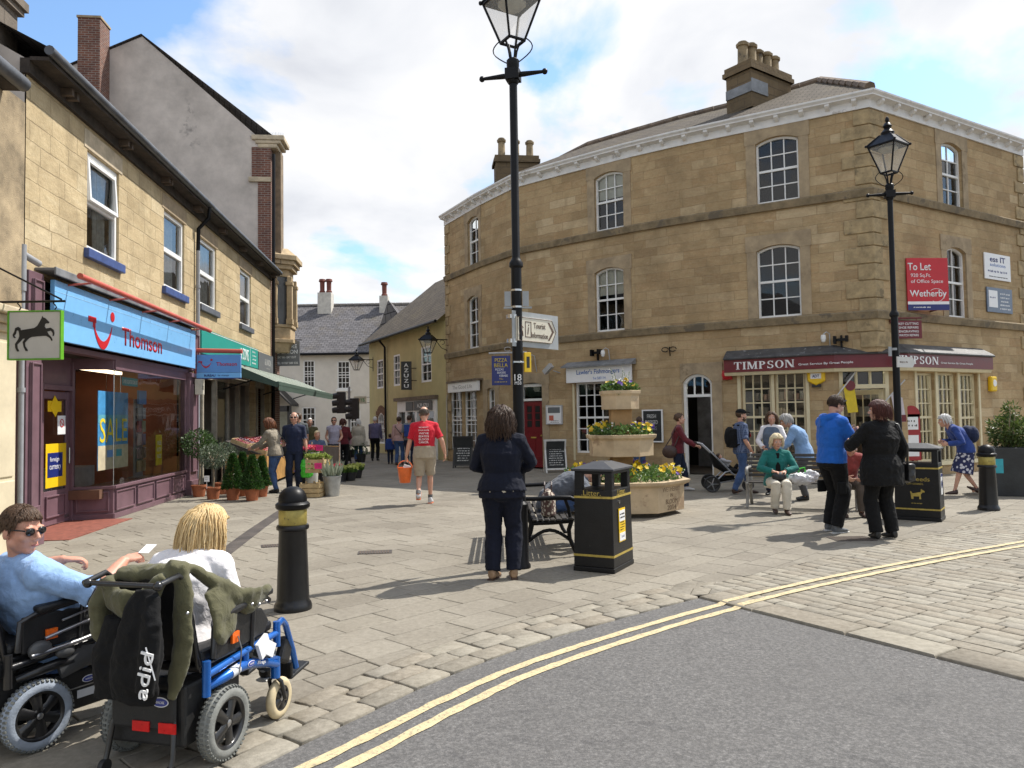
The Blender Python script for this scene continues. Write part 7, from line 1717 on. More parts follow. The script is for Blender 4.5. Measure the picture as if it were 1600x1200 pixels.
class Person:
 def __init__(s,loc,rz,H,label,sex='m',girth=1.0,pz=.93,lean=0,hunch=0,side=0,twist=0,hyaw=0,hpitch=0,vox=.009,skin=None,shoulders=None,headscale=1.05):
  s.t=thing('person',label,'person',(loc[0],loc[1],loc[2]if len(loc)>2 else 0),R(rz));s.k=H/1.7;s.t.scale=(s.k,)*3
  s.sex,s.g,s.pz,s.vox,s.skin=sex,girth,pz,vox/s.k,skin or SKIN
  s.lean,s.hunch,s.side=lean,hunch,side
  s.sh=shoulders or(.182 if sex=='m' else.162);s.hip=.088
  s.tw=R(twist)
  s.C=s.sp(1.37);sx=V(math.cos(s.tw),math.sin(s.tw),0)
  s.S=[s.C-sx*s.sh,s.C+sx*s.sh]
  nb=s.sp(1.45);a=R(lean+hunch);s.nb=nb
  s.HM=Matrix.Rotation(R(hyaw),3,'Z')@Matrix.Rotation(R(-hpitch),3,'X')
  up=V(0,math.sin(a*.75),math.cos(a*.75));s.hc=nb+up*.075+s.HM@V(0,.02,.075)
  s.hs=headscale;s.arms=[None,None];s.legs=[None,None];s.hands=[]
 def sp(s,z):
  p=V(0,0,s.pz);n=12;dz=(z-.93)/n
  for i in range(n):
   zz=.93+dz*(i+.5);a=R(s.lean*max(0,min(1,(zz-.90)/.1))+s.hunch*max(0,min(1,(zz-1.08)/.22)));b=R(s.side*max(0,min(1,(zz-.95)/.3)))
   p=p+V(math.sin(b),math.sin(a)*math.cos(b),math.cos(a)*math.cos(b))*dz
  return p
 def arm(s,i,hand,pole=None,curl=.5,hd=None,pn=None,grip=0):
  sgn=-1 if i==0 else 1
  e,w_=ik(s.S[i],Vector(hand),.285,.255,Vector(pole)if pole else V(sgn*.35,-.8,-.3));s.arms[i]=(s.S[i],e,w_)
  d=Vector(hd).normalized()if hd else(w_-e).normalized();s.hands.append((i,w_,d,Vector(pn)if pn else V(-sgn,0,0),curl,grip));return s
 def leg(s,i,foot,yaw=0,pole=None,heel=0):
  sgn=-1 if i==0 else 1
  h=V(sgn*s.hip,0,s.pz-.03);k,a=ik(h,Vector(foot),.425,.415,Vector(pole)if pole else V(sgn*.05,1,0));s.legs[i]=(h,k,a,yaw,heel);return s
 def stand(s,dx=.09,dy=0.0):
  s.leg(0,(-dx,-dy,.085),-8);s.leg(1,(dx,dy,.085),8);return s
 def hang(s,i,out=.06,fwd=.04):sgn=-1 if i==0 else 1;return s.arm(i,s.S[i]+V(sgn*out,fwd,-.52),(sgn*.3,-1,0),.6)
 def torso(s,m,g,z0,z1,hem=1.0,d=None):
  T_=([(.80,.172,.125),(.88,.172,.122),(.96,.165,.118),(1.05,.152,.112),(1.18,.165,.118),(1.30,.178,.118),(1.37,.165,.098),(1.42,.085,.072),(1.46,.062,.060)]if s.sex=='m' else[(.80,.180,.128),(.88,.182,.130),(.96,.170,.120),(1.06,.138,.104),(1.18,.150,.120),(1.26,.158,.128),(1.33,.152,.104),(1.38,.138,.085),(1.42,.072,.064),(1.46,.052,.052)])
  pts,rs=[],[]
  zz=sorted({z0,z1}|{a for a,_,_ in T_ if z0<a<z1})
  for z in zz:
   for k in range(len(T_)-1):
    if z<=T_[k+1][0]or k==len(T_)-2:
     f=max(0,min(1,(z-T_[k][0])/(T_[k+1][0]-T_[k][0])));rx=T_[k][1]*(1-f)+T_[k+1][1]*f;ry=T_[k][2]*(1-f)+T_[k+1][2]*f;break
   gg=1+(s.g-1)*max(0,min(1,(1.42-z)/.12));hm=1+(hem-1)*max(0,min(1,(1.05-z)/.2))
   belly=(s.g-1)*.10*math.exp(-((z-1.06)/.12)**2)if s.g>1 else 0
   pts.append(s.sp(z)+V(0,belly,0));rs.append((rx*(1+(gg-1)*.8)*hm+g,ry*gg*hm+g+belly*.3))
  m.tube(pts,rs,18,up=(1,0,0))
 def shoulders(s,m,g):
  for i in(0,1):m.tube([s.C+V(0,0,.035),s.S[i]*.5+s.C*.5+V(0,0,.012),s.S[i]*.92+s.C*.08],[.062+g,.058+g,.053*min(1.12,s.g)+g],10);m.ball(s.S[i],.053*min(1.12,s.g)+g,12,8)
 def limb_arm(s,m,i,g,f=1.0,thin=1.0,cuff=0):
  a,e,w_=s.arms[i];q=thin*(1+(s.g-1)*.45);pts=[a,a.lerp(e,.35),a.lerp(e,.75),e,e.lerp(w_,.3),e.lerp(w_,.75),w_];rs=[.053*q+g,.049*q+g,.043*q+g,.041*q+g,.042*q+g,.033*q+g,.027+g]
  ts=[0,.18,.38,.5,.65,.87,1.0]
  if f<1:
   keep=[k for k,t in enumerate(ts)if t<f];k=keep[-1];u=(f-ts[k])/(ts[k+1]-ts[k]);pts=pts[:k+1]+[pts[k].lerp(pts[k+1],u)];rs=rs[:k+1]+[rs[k]*(1-u)+rs[k+1]*u+cuff]
  elif cuff:rs[-1]+=cuff;rs[-2]+=cuff*.5
  m.tube(pts,rs,12)
 def limb_leg(s,m,i,g,f=1.0,flare=0,thin=1.0):
  h,k,a,_,_=s.legs[i];q=thin*(1+(s.g-1)*.55);h0=h+V(0,0,.03);pts=[h0,h.lerp(k,.25),h.lerp(k,.7),k,k.lerp(a,.3),k.lerp(a,.75),a];rs=[.088*q+g,.084*q+g,.064*q+g,.055*q+g,.054*q+g,.040*q+g,.034*q+g]
  rs=[r+flare*max(0,(j-2)/4)for j,r in enumerate(rs)];ts=[0,.12,.35,.5,.65,.87,1.0]
  if f<1:
   keep=[j for j,t in enumerate(ts)if t<f];j=keep[-1];u=(f-ts[j])/(ts[j+1]-ts[j]);pts=pts[:j+1]+[pts[j].lerp(pts[j+1],u)];rs=rs[:j+1]+[rs[j]*(1-u)+rs[j+1]*u]
  m.tube(pts,rs,12)
 def hp(s,x,y,z):return s.hc+s.HM@(V(x,y,z)*s.hs)
 def hball(s,m,c,r):m.ball(s.hp(*c),tuple(a*s.hs for a in r),16,10,s.HM.to_4x4())
 def body(s):
  m=MB();s.torso(m,-.016,.90,1.45);s.shoulders(m,-.012)
  for i in(0,1):
   if s.arms[i]:s.limb_arm(m,i,-.001)
   if s.legs[i]:
    s.limb_leg(m,i,-.006);h,k,a,yaw,heel=s.legs[i]
    d=V(math.sin(R(yaw)),math.cos(R(yaw)),0);m.tube([a+V(0,0,.01),a+V(0,0,-.03),a+d*.09+V(0,0,-.055)],[.034,.036,.028],10)
  m.tube([s.sp(1.36),s.nb,s.hc+s.HM@V(0,-.02,-.06),s.hc+s.HM@V(0,-.015,0)],[.07,.052 if s.sex=='m' else.046,.051 if s.sex=='m' else.045,.05],14)
  f=1.0 if s.sex=='m' else.95;j=1+.12*max(0,min(1.5,(s.g-1)*3))
  s.hball(m,(0,-.014,.032),(.073,.094,.083));s.hball(m,(0,.026,-.028),(.060*j,.062,.080));s.hball(m,(0,.056,-.088),(.030*j,.028,.026*f));s.hball(m,(0,.02,-.075),(.050*j,.05,.04))
  for x in(-1,1):
   s.hball(m,(x*.030,.074,.026),(.027,.014,.009*f));s.hball(m,(x*.036,.058,-.022),(.027*j,.027,.026));s.hball(m,(x*.046*j,.008,-.06),(.022,.03,.028));s.hball(m,(x*.077,-.014,-.012),(.010,.020,.034));s.hball(m,(x*.012,.095,-.030),(.010,.012,.009))
  m.tube([s.hp(0,.080,.018),s.hp(0,.098,-.008),s.hp(0,.110,-.027)],[.010*s.hs,.011*s.hs,.013*s.hs],8)
  s.hball(m,(0,.086,-.055),(.024,.012,.006));s.hball(m,(0,.084,-.066),(.021,.012,.007))
  for h in s.hands:s.hand(m,*h)
  s.b=remesh(m,'body',s.skin,s.t,s.vox if s.vox>.0075 else.0062,2);return s.b
 def hand(s,m,i,w_,d,pn,curl,grip):
  pn=(pn-d*pn.dot(d));pn=pn.normalized()if pn.length>1e-3 else d.orthogonal().normalized()
  sgn=-1 if i==0 else 1;ac=d.cross(pn)
  if ac.dot(V(0,0,1))<0 and abs(d.z)<.75:ac=-ac
  elif abs(d.z)>=.75 and ac.dot(V(0,1,0))<0:ac=-ac
  m.tube([w_-d*.01,w_+d*.035,w_+d*.085],[(.026,.019),(.040,.017),(.042,.014)],12,up=ac)
  for j,L in enumerate((.072,.082,.077,.060)):
   o=(.031-.0205*j);p=w_+d*.085+ac*o;c=curl*(1+.12*j);q1=(d*math.cos(c*.8)+pn*math.sin(c*.8));q2=(d*math.cos(c*1.9)+pn*math.sin(c*1.9));q3=(d*math.cos(c*2.7)+pn*math.sin(c*2.7))
   m.tube([p-d*.015,p,p+q1*L*.45,p+q1*L*.45+q2*L*.32,p+q1*L*.45+q2*L*.32+q3*L*.24],[.0095,.0098,.0088,.0082,.0068],7)
  b=w_+d*.028+ac*.030;t1=(ac*.75+d*.65+pn*.35).normalized();t2=(d*.8+ac*.25+pn*(.4+grip)).normalized();m.tube([b-ac*.012,b,b+t1*.038,b+t1*.038+t2*.032,b+t1*.038+t2*.055],[.013,.0135,.0115,.0105,.0085],8)
 def face(s,shades=False,eyes=True):
  if shades:
   m=MB();
   for x in(-1,1):
    s.hball(m,(x*.033,.086,.008),(.027,.010,.020));m.tube([s.hp(x*.058,.078,.014),s.hp(x*.076,.04,.014),s.hp(x*.080,-.01,.008)],.0035*s.hs,6)
   m.tube([s.hp(-.01,.098,.014),s.hp(.01,.098,.014)],.003*s.hs,6);m.build('sunglasses',SHADES,s.t,smooth=60)
  elif eyes:
   for x in(-1,1):
    m=MB();s.hball(m,(x*.031,.078,.004),(.0145,.011,.0085));e=m.build('eye',EYEW,s.t,smooth=80);m=MB();s.hball(m,(x*.031,.0865,.004),(.006,.004,.006));m.build('iris',IRIS,e,smooth=80)
  m=MB();s.hball(m,(0,.092,-.0605),(.021,.0095,.0075));m.build('mouth',LIP,s.t,smooth=80)
  return s
 def hair(s,style,mt,n=160,length=.2,seed=1,vol=.012,wave=0.0):
  rr=random.Random(seed);m=MB();A=(.073+vol*.6,.094+vol*.6,.083+vol*.7);c0=(0,-.014,.032)
  def scalp(th,ph):return V(A[0]*math.cos(ph)*math.sin(th),A[1]*math.cos(ph)*math.cos(th),A[2]*math.sin(ph))
  nu,nv=28,16;idx={};vs=[];fs=[]
  def keep(p):
   y,z=p.y+c0[1],p.z+c0[2]
   if style=='bald' and z>.07:return False
   if y>.045:return z>.073
   if y>.0:return z>.005+max(0,(y-.012))*1.6
   return z>(-.055 if style in('short','bald')else-.085)
  for a in range(nu):
   for b in range(nv+1):
    p=scalp(2*math.pi*a/nu,-math.pi/2+math.pi*b/nv)
    w_=1+rr.uniform(-.015,.02);vs.append(p*w_);idx[a,b]=len(vs)-1
  inner=[v*.86 for v in vs];N=len(vs);ok=[keep(v)for v in vs];faces=[]
  for a in range(nu):
   for b in range(nv):
    q=[idx[a,b],idx[(a+1)%nu,b],idx[(a+1)%nu,b+1],idx[a,b+1]]
    if sum(ok[k]for k in q)>=3:faces.append(q)
  from collections import Counter
  ec=Counter(tuple(sorted((q[k],q[(k+1)%4])))for q in faces for k in range(4));fs=[tuple(q)for q in faces]+[tuple(N+k for k in reversed(q))for q in faces]
  for q in faces:
   for k in range(4):
    a,b=q[k],q[(k+1)%4]
    if ec[tuple(sorted((a,b)))]==1:fs.append((b,a,N+a,N+b))
  hv=[s.hp(*(Vector(c0)+v))for v in vs+inner];m.add(hv,fs)
  cap=m.build('hair',mt,s.t,smooth=70)
  if n:
   L=MB();down=V(0,0,-1)
   for _ in range(n):
    for __ in range(40):
     th,ph=rr.uniform(0,2*math.pi),math.asin(rr.uniform(-.35,1));p=scalp(th,ph)
     if keep(p):break
    no=V(p.x/A[0]**2,p.y/A[1]**2,p.z/A[2]**2).normalized();pos=Vector(p)*1.0
    l=length*rr.uniform(.6,1.15)if style not in('short','bald')else rr.uniform(.02,.035)
    fl=no*.35+V(rr.uniform(-.2,.2),-.35 if p.y<.03 else.05,-.2 if style!='short' else 0)
    if p.z>.05 and style not in('short','bald'):fl=V(.9 if p.x>0 else-.9,-.25,.1)
    pts=[s.hp(*(Vector(c0)+pos*.97))];d=fl.normalized();ns=7;st=l/ns;phs=rr.uniform(0,6)
    ld=s.HM.inverted()@down
    for k in range(ns):
     d=(d*.62+ld*.42+V(rr.uniform(-.1,.1),rr.uniform(-.1,.1),0)+V(math.sin(phs+k*2.1),math.cos(phs+k*2.1),0)*wave).normalized();pos=pos+d*st
     e=V(pos.x/A[0],pos.y/A[1],pos.z/A[2])
     if e.length<1.05:pos=pos*(1.06/e.length)
     zf=pos.z+c0[2]
     if pos.y>.05 and zf<.06:pos.y=.05;pos.x=(1 if pos.x>=0 else-1)*max(abs(pos.x),.066)
     pts.append(s.hp(*(Vector(c0)+pos)))
    r0=((.0085 if n<400 else.0058 if n<1000 else.0036)if style not in('short','bald')else.0034 if n<1000 else.0022)*s.hs;L.tube(pts,[r0*.7,r0,r0*1.05,r0,r0*.95,r0*.8,r0*.6,r0*.25],5)
   L.build('hair_locks',mt,cap,smooth=80)
  return s
 def top(s,mt,hem=.90,sleeve=1.0,g=.016,neck=1.43,flare=1.0,fold=.014,name='top',hood=False,collar=None,cuff=.006,thin=1.0):
  m=MB();s.torso(m,g,hem,neck,flare);s.shoulders(m,g)
  for i in(0,1):
   if sleeve and s.arms[i]:s.limb_arm(m,i,g*.8,sleeve,thin,cuff)
  if hood:
   b=s.sp(1.43);m.tube([b+V(-.075,.06,.0),b+V(-.10,-.02,.025),b+V(-.07,-.10,.01),b+V(0,-.135,-.02),b+V(.07,-.10,.01),b+V(.10,-.02,.025),b+V(.075,.06,.0)],[.022,.036,.045,.055,.045,.036,.022],10);m.tube([b+V(0,-.10,.02),b+V(0,-.14,-.12)],[.07,.045],10)
  if collar:
   b=s.sp(1.44);m.tube([b+V(.07*math.sin(a),.065*math.cos(a)-.01,.004*math.cos(a))for a in[2.6*x/8 for x in range(-8,9)]],collar,8)if False else m.tube([b+V(.068*math.cos(R(a)),.062*math.sin(R(a)),0)for a in range(120,421,30)],collar,8)
  return remesh(m,name,mt,s.t,(.0105 if s.vox>.0075 else.0085),3,fold,fold*.5)
 def trousers(s,mt,waist=1.0,g=.014,f=.985,flare=.012,fold=.016,name='trousers',thin=1.0):
  m=MB();s.torso(m,g-.003,.81,waist+.02)
  b=s.sp(.93);m.ball(V(0,-.005,s.pz-.05),(.155*(1+(s.g-1)*.8)+g,.11*s.g+g,.12),16,10)
  for i in(0,1):s.limb_leg(m,i,g,f,flare,thin)
  return remesh(m,name,mt,s.t,(.0105 if s.vox>.0075 else.0085),3,fold,fold*.5)
 def skirt(s,mt,z0=.42,fl=.24):
  m=MB();k0=(s.legs[0][1]+s.legs[1][1])/2;m.tube([V(0,0,s.pz+.06),V(0,0,s.pz-.08),V(0,0,s.pz-.08).lerp(V(k0.x,k0.y,z0),.5),V(k0.x,k0.y,z0)],[(.16,.12),(.195,.15),(fl*.95,.18),(fl,.20)],20,up=(1,0,0));return remesh(m,'skirt',mt,s.t,.0105,3,.02,.012)
 def shoes(s,mt,sole=None,big=1.0):
  for i in(0,1):
   if not s.legs[i]:continue
   h,k,a,yaw,heel=s.legs[i];d=V(math.sin(R(yaw)),math.cos(R(yaw)),0)
   M_=Matrix.Translation(a)@Matrix.Rotation(R(-yaw),4,'Z')@Matrix.Rotation(R(-heel),4,'X');m=MB(M_)
   m.tube([(0,-.055,-.035),(0,-.02,-.035),(0,.06,-.045),(0,.13,-.055),(0,.175,-.06)],[(.034*big,.038),(.042*big,.045),(.044*big,.036),(.042*big,.026),(.026*big,.016)],12,up=(1,0,0));m.tube([(0,-.02,-.02),(0,-.015,.02)],[.042,.040],12)
   o=remesh(m,'shoe',mt,s.t,.009,3)
   if sole:
    q=MB(M_);q.tube([(0,-.07,-.076),(0,.06,-.078),(0,.18,-.074)],[(.038*big,.010),(.046*big,.010),(.030*big,.008)],10,up=(1,0,0));q.build('sole',sole,o,smooth=60)
  return s
 def w(s,*p):
  return s.t.matrix_basis@Vector(p)if False else(Matrix.Translation(s.t.location)@Matrix.Rotation(s.t.rotation_euler.z,4,'Z'))@(Vector(p)*s.k)
def bag(name,label,cat,P,prims,mt,straps=(),strap_m=None,group=None,vox=.011,fold=.012):
 t=thing(name,label,cat,P.t.location,P.t.rotation_euler.z,group);t.scale=(P.k,)*3
 m=MB()
 for kind,a,b in prims:
  if kind=='ball':m.ball(a,b,14,9)
  elif kind=='tube':m.tube(a,b,12,up=(1,0,0))
  elif kind=='box':m.cbox(a,b)
 remesh(m,'bag_body',mt,t,vox,3,fold,fold*.4)
 for st in straps:
  q=MB();q.tube(st[0],st[1],6);q.build('strap',strap_m or mt,t,smooth=60)
 return t
NAVYC=cloth('navy_suit_cloth',(.005,.007,.017),sheen=.02,folds=.5);DENIM=cloth('blue_denim',(.045,.085,.19),.35,6);DDENIM=cloth('dark_denim',(.014,.02,.042),.3,6,sheen=.05);BLACKC=cloth('black_cloth',(.005,.005,.0055),sheen=.02);REDC=cloth('red_cotton',(.50,.012,.028),.08);BEIGEC=cloth('stone_cotton',(.36,.30,.22),.1);CREAMC=cloth('cream_cotton',(.60,.55,.45),.08)
GREYC=cloth('taupe_knit',(.25,.215,.165),.15,9,140,.6);HOODB=cloth('royal_blue_fleece',(.012,.11,.46),.1);TEALC=cloth('teal_green_cloth',(.012,.14,.125),.12);MAROONC=cloth('maroon_knit',(.11,.014,.02),.2);LBLUEC=cloth('pale_blue_knit',(.20,.33,.54),.1,9,140,.6);WHITEC=cloth('white_cotton',(.72,.70,.71),.05);PINKC=cloth('dusty_pink_cloth',(.42,.26,.24),.1);PURPC=cloth('dusky_purple_cloth',(.10,.09,.16),.15);OLIVEC=cloth('olive_cloth',(.085,.078,.035),.25);COATB=cloth('pale_beige_coat',(.42,.38,.31),.08);RUSTC=cloth('rust_red_knit',(.24,.045,.04),.2);COBALT=cloth('cobalt_cloth',(.025,.055,.22),.2);LAVC=cloth('lavender_cloth',(.36,.34,.42),.1)
def checked(name,a,b,c,sc):
 m,nt,bs=newmat(name);tc=nt.nodes.new('ShaderNodeTexCoord').outputs['Object']
 col=None
 for axis,cc in(('X',b),('Z',c)):
  wv=nt.nodes.new('ShaderNodeTexWave');wv.wave_type='BANDS';wv.bands_direction=axis;wv.inputs['Scale'].default_value=sc;nt.links.new(tc,wv.inputs['Vector'])
  f=ramp(nt,wv.outputs['Fac'],[(.55,(0,0,0)),(.62,(.7,)*3)]);col=mixc(nt,f,col if col is not None else a,cc)
 nt.links.new(col,bs.inputs['Base Color']);bs.inputs['Roughness'].default_value=.85;bumpn(nt,bs,noise_n(nt,tc,14,3,.55,1.2),.6,.012);MATS[name]=m;return m
PLAID=checked('blue_plaid_cloth',(.03,.05,.11),(.16,.20,.30),(.10,.14,.24),9)
def patterned(name,a,b,sc,th=.5):
 m,nt,bs=newmat(name);tc=nt.nodes.new('ShaderNodeTexCoord').outputs['Object'];v=nt.nodes.new('ShaderNodeTexVoronoi');v.inputs['Scale'].default_value=sc;nt.links.new(tc,v.inputs['Vector'])
 nt.links.new(mixc(nt,ramp(nt,v.outputs['Distance'],[(th-.05,(1,1,1)),(th+.05,(0,0,0))]),a,b),bs.inputs['Base Color']);bs.inputs['Roughness'].default_value=.9;MATS[name]=m;return m
FLORAL=patterned('navy_floral_cloth',(.02,.025,.08),(.55,.55,.6),14,.38)
SHOE_B=mat('black_shoe_leather',(.012,.012,.012),.4,.2,20);SHOE_T=mat('tan_shoe_leather',(.30,.19,.11),.5,.15,20);SHOE_W=mat('white_trainer',(.55,.55,.56),.5,.1,20);SHOE_N=mat('dark_brown_shoe',(.05,.025,.018),.45,.2,20);SOLE_O=mat('orange_sole',(.55,.13,.04),.6,.1,20);SOLE_W=mat('white_sole',(.6,.6,.58),.6,.1)
H_BROWN=hairmat('dark_brown_hair',(.018,.010,.006),(.075,.04,.022));H_BLOND=hairmat('blonde_hair',(.50,.33,.13),(.70,.53,.29));H_GREY=hairmat('grey_hair',(.20,.19,.18),(.45,.44,.42));H_WHITE=hairmat('white_hair',(.45,.44,.42),(.72,.71,.69));H_AUB=hairmat('auburn_hair',(.03,.008,.006),(.10,.028,.018));H_MID=hairmat('mid_brown_hair',(.04,.022,.012),(.11,.06,.032));H_BLACK=hairmat('black_hair',(.006,.005,.005),(.02,.016,.014));H_PBLO=hairmat('pale_blonde_hair',(.50,.40,.22),(.75,.66,.46));H_RED=hairmat('copper_hair',(.09,.03,.012),(.20,.075,.03));H_GBR=hairmat('grey_brown_hair',(.06,.045,.035),(.17,.14,.115))
p_=gp(786,905)
P=Person(p_,-6,1.68,'woman in navy trouser suit standing with her back turned by the near lamp post','f',1.26,hpitch=6,hyaw=-6,vox=.007,twist=-4,shoulders=.178)
P.leg(0,(-.10,-.01,.085),14).leg(1,(.105,.03,.085),-12);P.arm(0,(-.10,.26,1.06),(-.9,-.5,-.2),.6,(.8,.5,.1));P.arm(1,(.12,.27,1.04),(1,-.45,.1),.6,(-.8,.5,.1))
P.body();P.face(eyes=False);P.hair('bob',H_BROWN,1300,.235,3,.022,.42)
P.top(NAVYC,.875,1.0,.022,1.435,1.06,.018,'jacket',collar=[.016]*11);P.trousers(NAVYC,1.0,.018,1.0,.022,.02)
m=MB();P.torso(m,.010,.855,.90,1.0);remesh(m,'blouse_hem',CREAMC,P.t,.0105,2);P.shoes(SHOE_T,SHOE_N)
p_=gp(664,788)
P=Person(p_,4,1.78,'man in red slogan T-shirt and stone shorts walking away with an orange bucket','m',1.06,hpitch=8,vox=.008,twist=6,lean=3)
P.leg(0,(-.10,-.26,.20),0,(0,1,.2),-62).leg(1,(.09,.14,.085),6);P.arm(0,(-.33,.04,.80),(-.5,-1,0),.9,(-.1,.1,-1),(1,0,0));P.arm(1,(.36,.10,.88),(.6,-1,0),.5,(.1,.1,-1),(-1,0,0))
P.body();P.face(eyes=False);P.hair('bald',H_GBR,90,.03,5,.008);P.top(REDC,.88,.40,.022,1.43,1.03,.016,'tshirt',cuff=.022);P.trousers(BEIGEC,1.0,.03,.47,.0,.018,'shorts');P.shoes(SHOE_W,SOLE_O,1.05)
m=MB()
for i in(0,1):h,k,a,y,he=P.legs[i];m.tube([k.lerp(a,.82),a+V(0,0,.0)],[.042,.040],10)
m.build('socks',mat('grey_sock',(.12,.12,.12),.9),P.t,smooth=60)
RED_TXT=('WE WON\'T','STOP UNTIL',"WE'VE",'BEATEN','BLOOD','CANCER.')
for k,s_ in enumerate(RED_TXT):
 z=1.355-.052*k;b=P.sp(z);text(s_,.17 if k!=1 else.19,.034 if k>1 else.024,WHITE_S,P.t,Matrix.Translation(b)@T(.0,-.172 if k<4 else-.176,0)@RX(90-3)@T(0,0,0),ext=.03,fit=True)
bk_=thing('orange_bucket','translucent orange collecting bucket with handle in the hand of the walking man','bucket',P.w(-.35,.07,.38),R(10))
m=MB();m.lathe([(.095,0),(.10,.01),(.135,.27),(.14,.27),(.14,.285),(.128,.285),(.125,.26),(.001,.24)],20);m.build('bucket',mat('orange_plastic',(.80,.16,.03),.35,.12,8),bk_,smooth=40);m=MB();m.tube([(.135*math.cos(a),0,.275+.13*math.sin(a))for a in[math.pi*x/10 for x in range(11)]],.01,6);m.build('handle',mat('orange_plastic',(.80,.16,.03)),bk_,smooth=60);m=MB();m.cbox((.04,.05,.29),(.13,.1,.06),RY(20));m.build('paper',WHITE_S,bk_)
p_=gp(460,768)
P=Person(p_,188,1.74,'white haired man in navy polo shirt and sunglasses facing the camera with a green bag','m',1.03,vox=.008,hpitch=-2,hyaw=0)
P.stand(.10);P.hang(1,.06,.02);P.arm(0,(-.27,.06,.84),(-.4,-1,0),.9,(0,.1,-1),(1,0,0));P.body();P.face(True);P.hair('bald',H_WHITE,60,.03,6,.006);P.top(cloth('navy_polo',(.012,.018,.045)),.86,.42,.02,1.43,1.03,.012,'polo_shirt',cuff=.018,collar=[.012]*11);P.trousers(DDENIM,1.0,.016,1.0,.02,.016);P.shoes(SHOE_N,SHOE_B)
m=MB()
for i in(0,1):
 a,e,w_=P.arms[i];c=a.lerp(e,.79);m.tube([c,c+(e-a).normalized()*.012],.066,14)
m.build('cuff_trim',mat('cream_trim',(.6,.57,.5),.8),P.t)
gbag=thing('carrier_bag','bright green carrier bag hanging from the hand of the man in navy','bag',P.w(-.27,.08,.30),R(188));m=MB();m.tube([(0,0,0),(0,0,.02),(0,0,.2),(0,0,.34),(0,0,.40)],[(.10,.05),(.14,.08),(.17,.10),(.13,.06),(.10,.03)],16,up=(1,0,0));remesh(m,'bag_body',mat('lime_green_plastic',(.06,.52,.03),.4,.12,6),gbag,.011,2,.03,.02)
m=MB();m.tube([(-.09,0,.38),(-.03,0,.48),(0,0,.50)],.008,5);m.tube([(.09,0,.38),(.03,0,.48),(0,0,.50)],.008,5);m.build('handle',mat('lime_green_plastic',(.06,.52,.03)),gbag)
p_=gp(431,770)
P=Person(p_,78,1.64,'woman in taupe cardigan and jeans leaning over the fruit stall','f',1.05,vox=.008,lean=14,hpitch=22)
P.leg(0,(-.08,-.06,.085),-5).leg(1,(.09,.05,.085),5);P.arm(0,(-.16,.50,1.02),(-.5,-.4,-.8),.6,(0,1,-.2),(1,0,0));P.arm(1,(.12,.48,1.0),(.6,-.5,-.8),.6,(0,1,-.2),(-1,0,0));P.body();P.face();P.hair('bob',H_RED,190,.19,7,.018,.1);P.top(GREYC,.84,.97,.022,1.42,1.06,.018,'cardigan');P.trousers(DENIM,.98,.012,1.0,.004,.014);P.shoes(SHOE_B)
bag('shoulder_bag','black shoulder bag on the back of the woman in the taupe cardigan','bag',P,[('ball',(.20,-.12,.93),(.05,.16,.12)),('box',(.20,-.12,.95),(.07,.24,.14))],BLACK_P,[([(.20,-.22,1.03),(.17,-.08,1.25),(.14,.06,1.43),(.16,.16,1.30),(.20,.0,1.02)],.011)])
p_=gp(467,741);P=Person(p_,20,1.76,'dark haired man in grey shirt half hidden behind the man in navy','m',1.0,vox=.011);P.stand();P.hang(0);P.hang(1);P.body();P.face(eyes=False);P.hair('short',H_MID,0);P.top(cloth('charcoal_shirt',(.07,.08,.085)),.86,.45,.02);P.trousers(DDENIM);P.shoes(SHOE_B)
p_=gp(560,722);P=Person(p_,5,1.56,'white haired woman in pale beige coat walking away along the street','f',1.2,vox=.011,hunch=8);P.leg(0,(-.08,-.12,.10),0,None,-20).leg(1,(.08,.12,.085),0);P.hang(0,.05,.1);P.hang(1,.08,.05);P.body();P.face(eyes=False);P.hair('bob',H_WHITE,110,.13,8,.014);P.top(COATB,.66,1.0,.03,1.43,1.14,.016,'coat');P.trousers(DENIM,.95);P.shoes(SHOE_B)
bag('handbag','pale handbag on the arm of the woman in the beige coat','bag',P,[('box',(.30,.04,.72),(.10,.22,.2))],mat('cream_leather',(.5,.45,.37),.5),[([(.29,-.06,.8),(.27,.04,1.02),(.29,.14,.8)],.012)])
p_=gp(586,720);P=Person(p_,0,1.64,'white haired man in dusky purple jumper walking beside the beige coat','m',1.05,vox=.011,hunch=10);P.stand(.09,.06);P.hang(0,.05,.18);P.hang(1,.05,.18);P.body();P.face(eyes=False);P.hair('short',H_WHITE,0);P.top(PURPC,.88,1.0,.022);P.trousers(BLACKC);P.shoes(SHOE_B)
p_=gp(610,725);P=Person(p_,10,1.02,'small child in navy jacket standing in the street beside the woman in pink','m',1.05,vox=.013,headscale=1.35);P.stand();P.hang(0);P.hang(1);P.body();P.face(eyes=False);P.hair('short',H_BROWN,0);P.top(COBALT,.84,1.0,.03,fold=.02);P.trousers(DDENIM);P.shoes(SHOE_B)
p_=gp(624,727);P=Person(p_,-5,1.62,'dark haired woman in dusty pink jacket and jeans with a strap across her back','f',1.1,vox=.011);P.leg(0,(-.09,-.05,.085),0).leg(1,(.09,.10,.085),0);P.hang(0);P.hang(1,.04,.12);P.body();P.face(eyes=False);P.hair('short',H_BROWN,60,.05,4);P.top(PINKC,.86,1.0,.022,1.43,1.05,.016,'jacket');P.trousers(DENIM,1.0,.012);P.shoes(SHOE_N)
bag('shoulder_bag','dark cross body bag at the hip of the woman in pink','bag',P,[('box',(.23,.05,.85),(.07,.2,.16))],BLACK_P,[([(.22,-.02,.9),(.08,-.17,1.15),(-.08,-.16,1.34),(-.14,-.03,1.44),(-.10,.12,1.34),(.1,.17,1.1),(.22,.1,.9)],.013)])
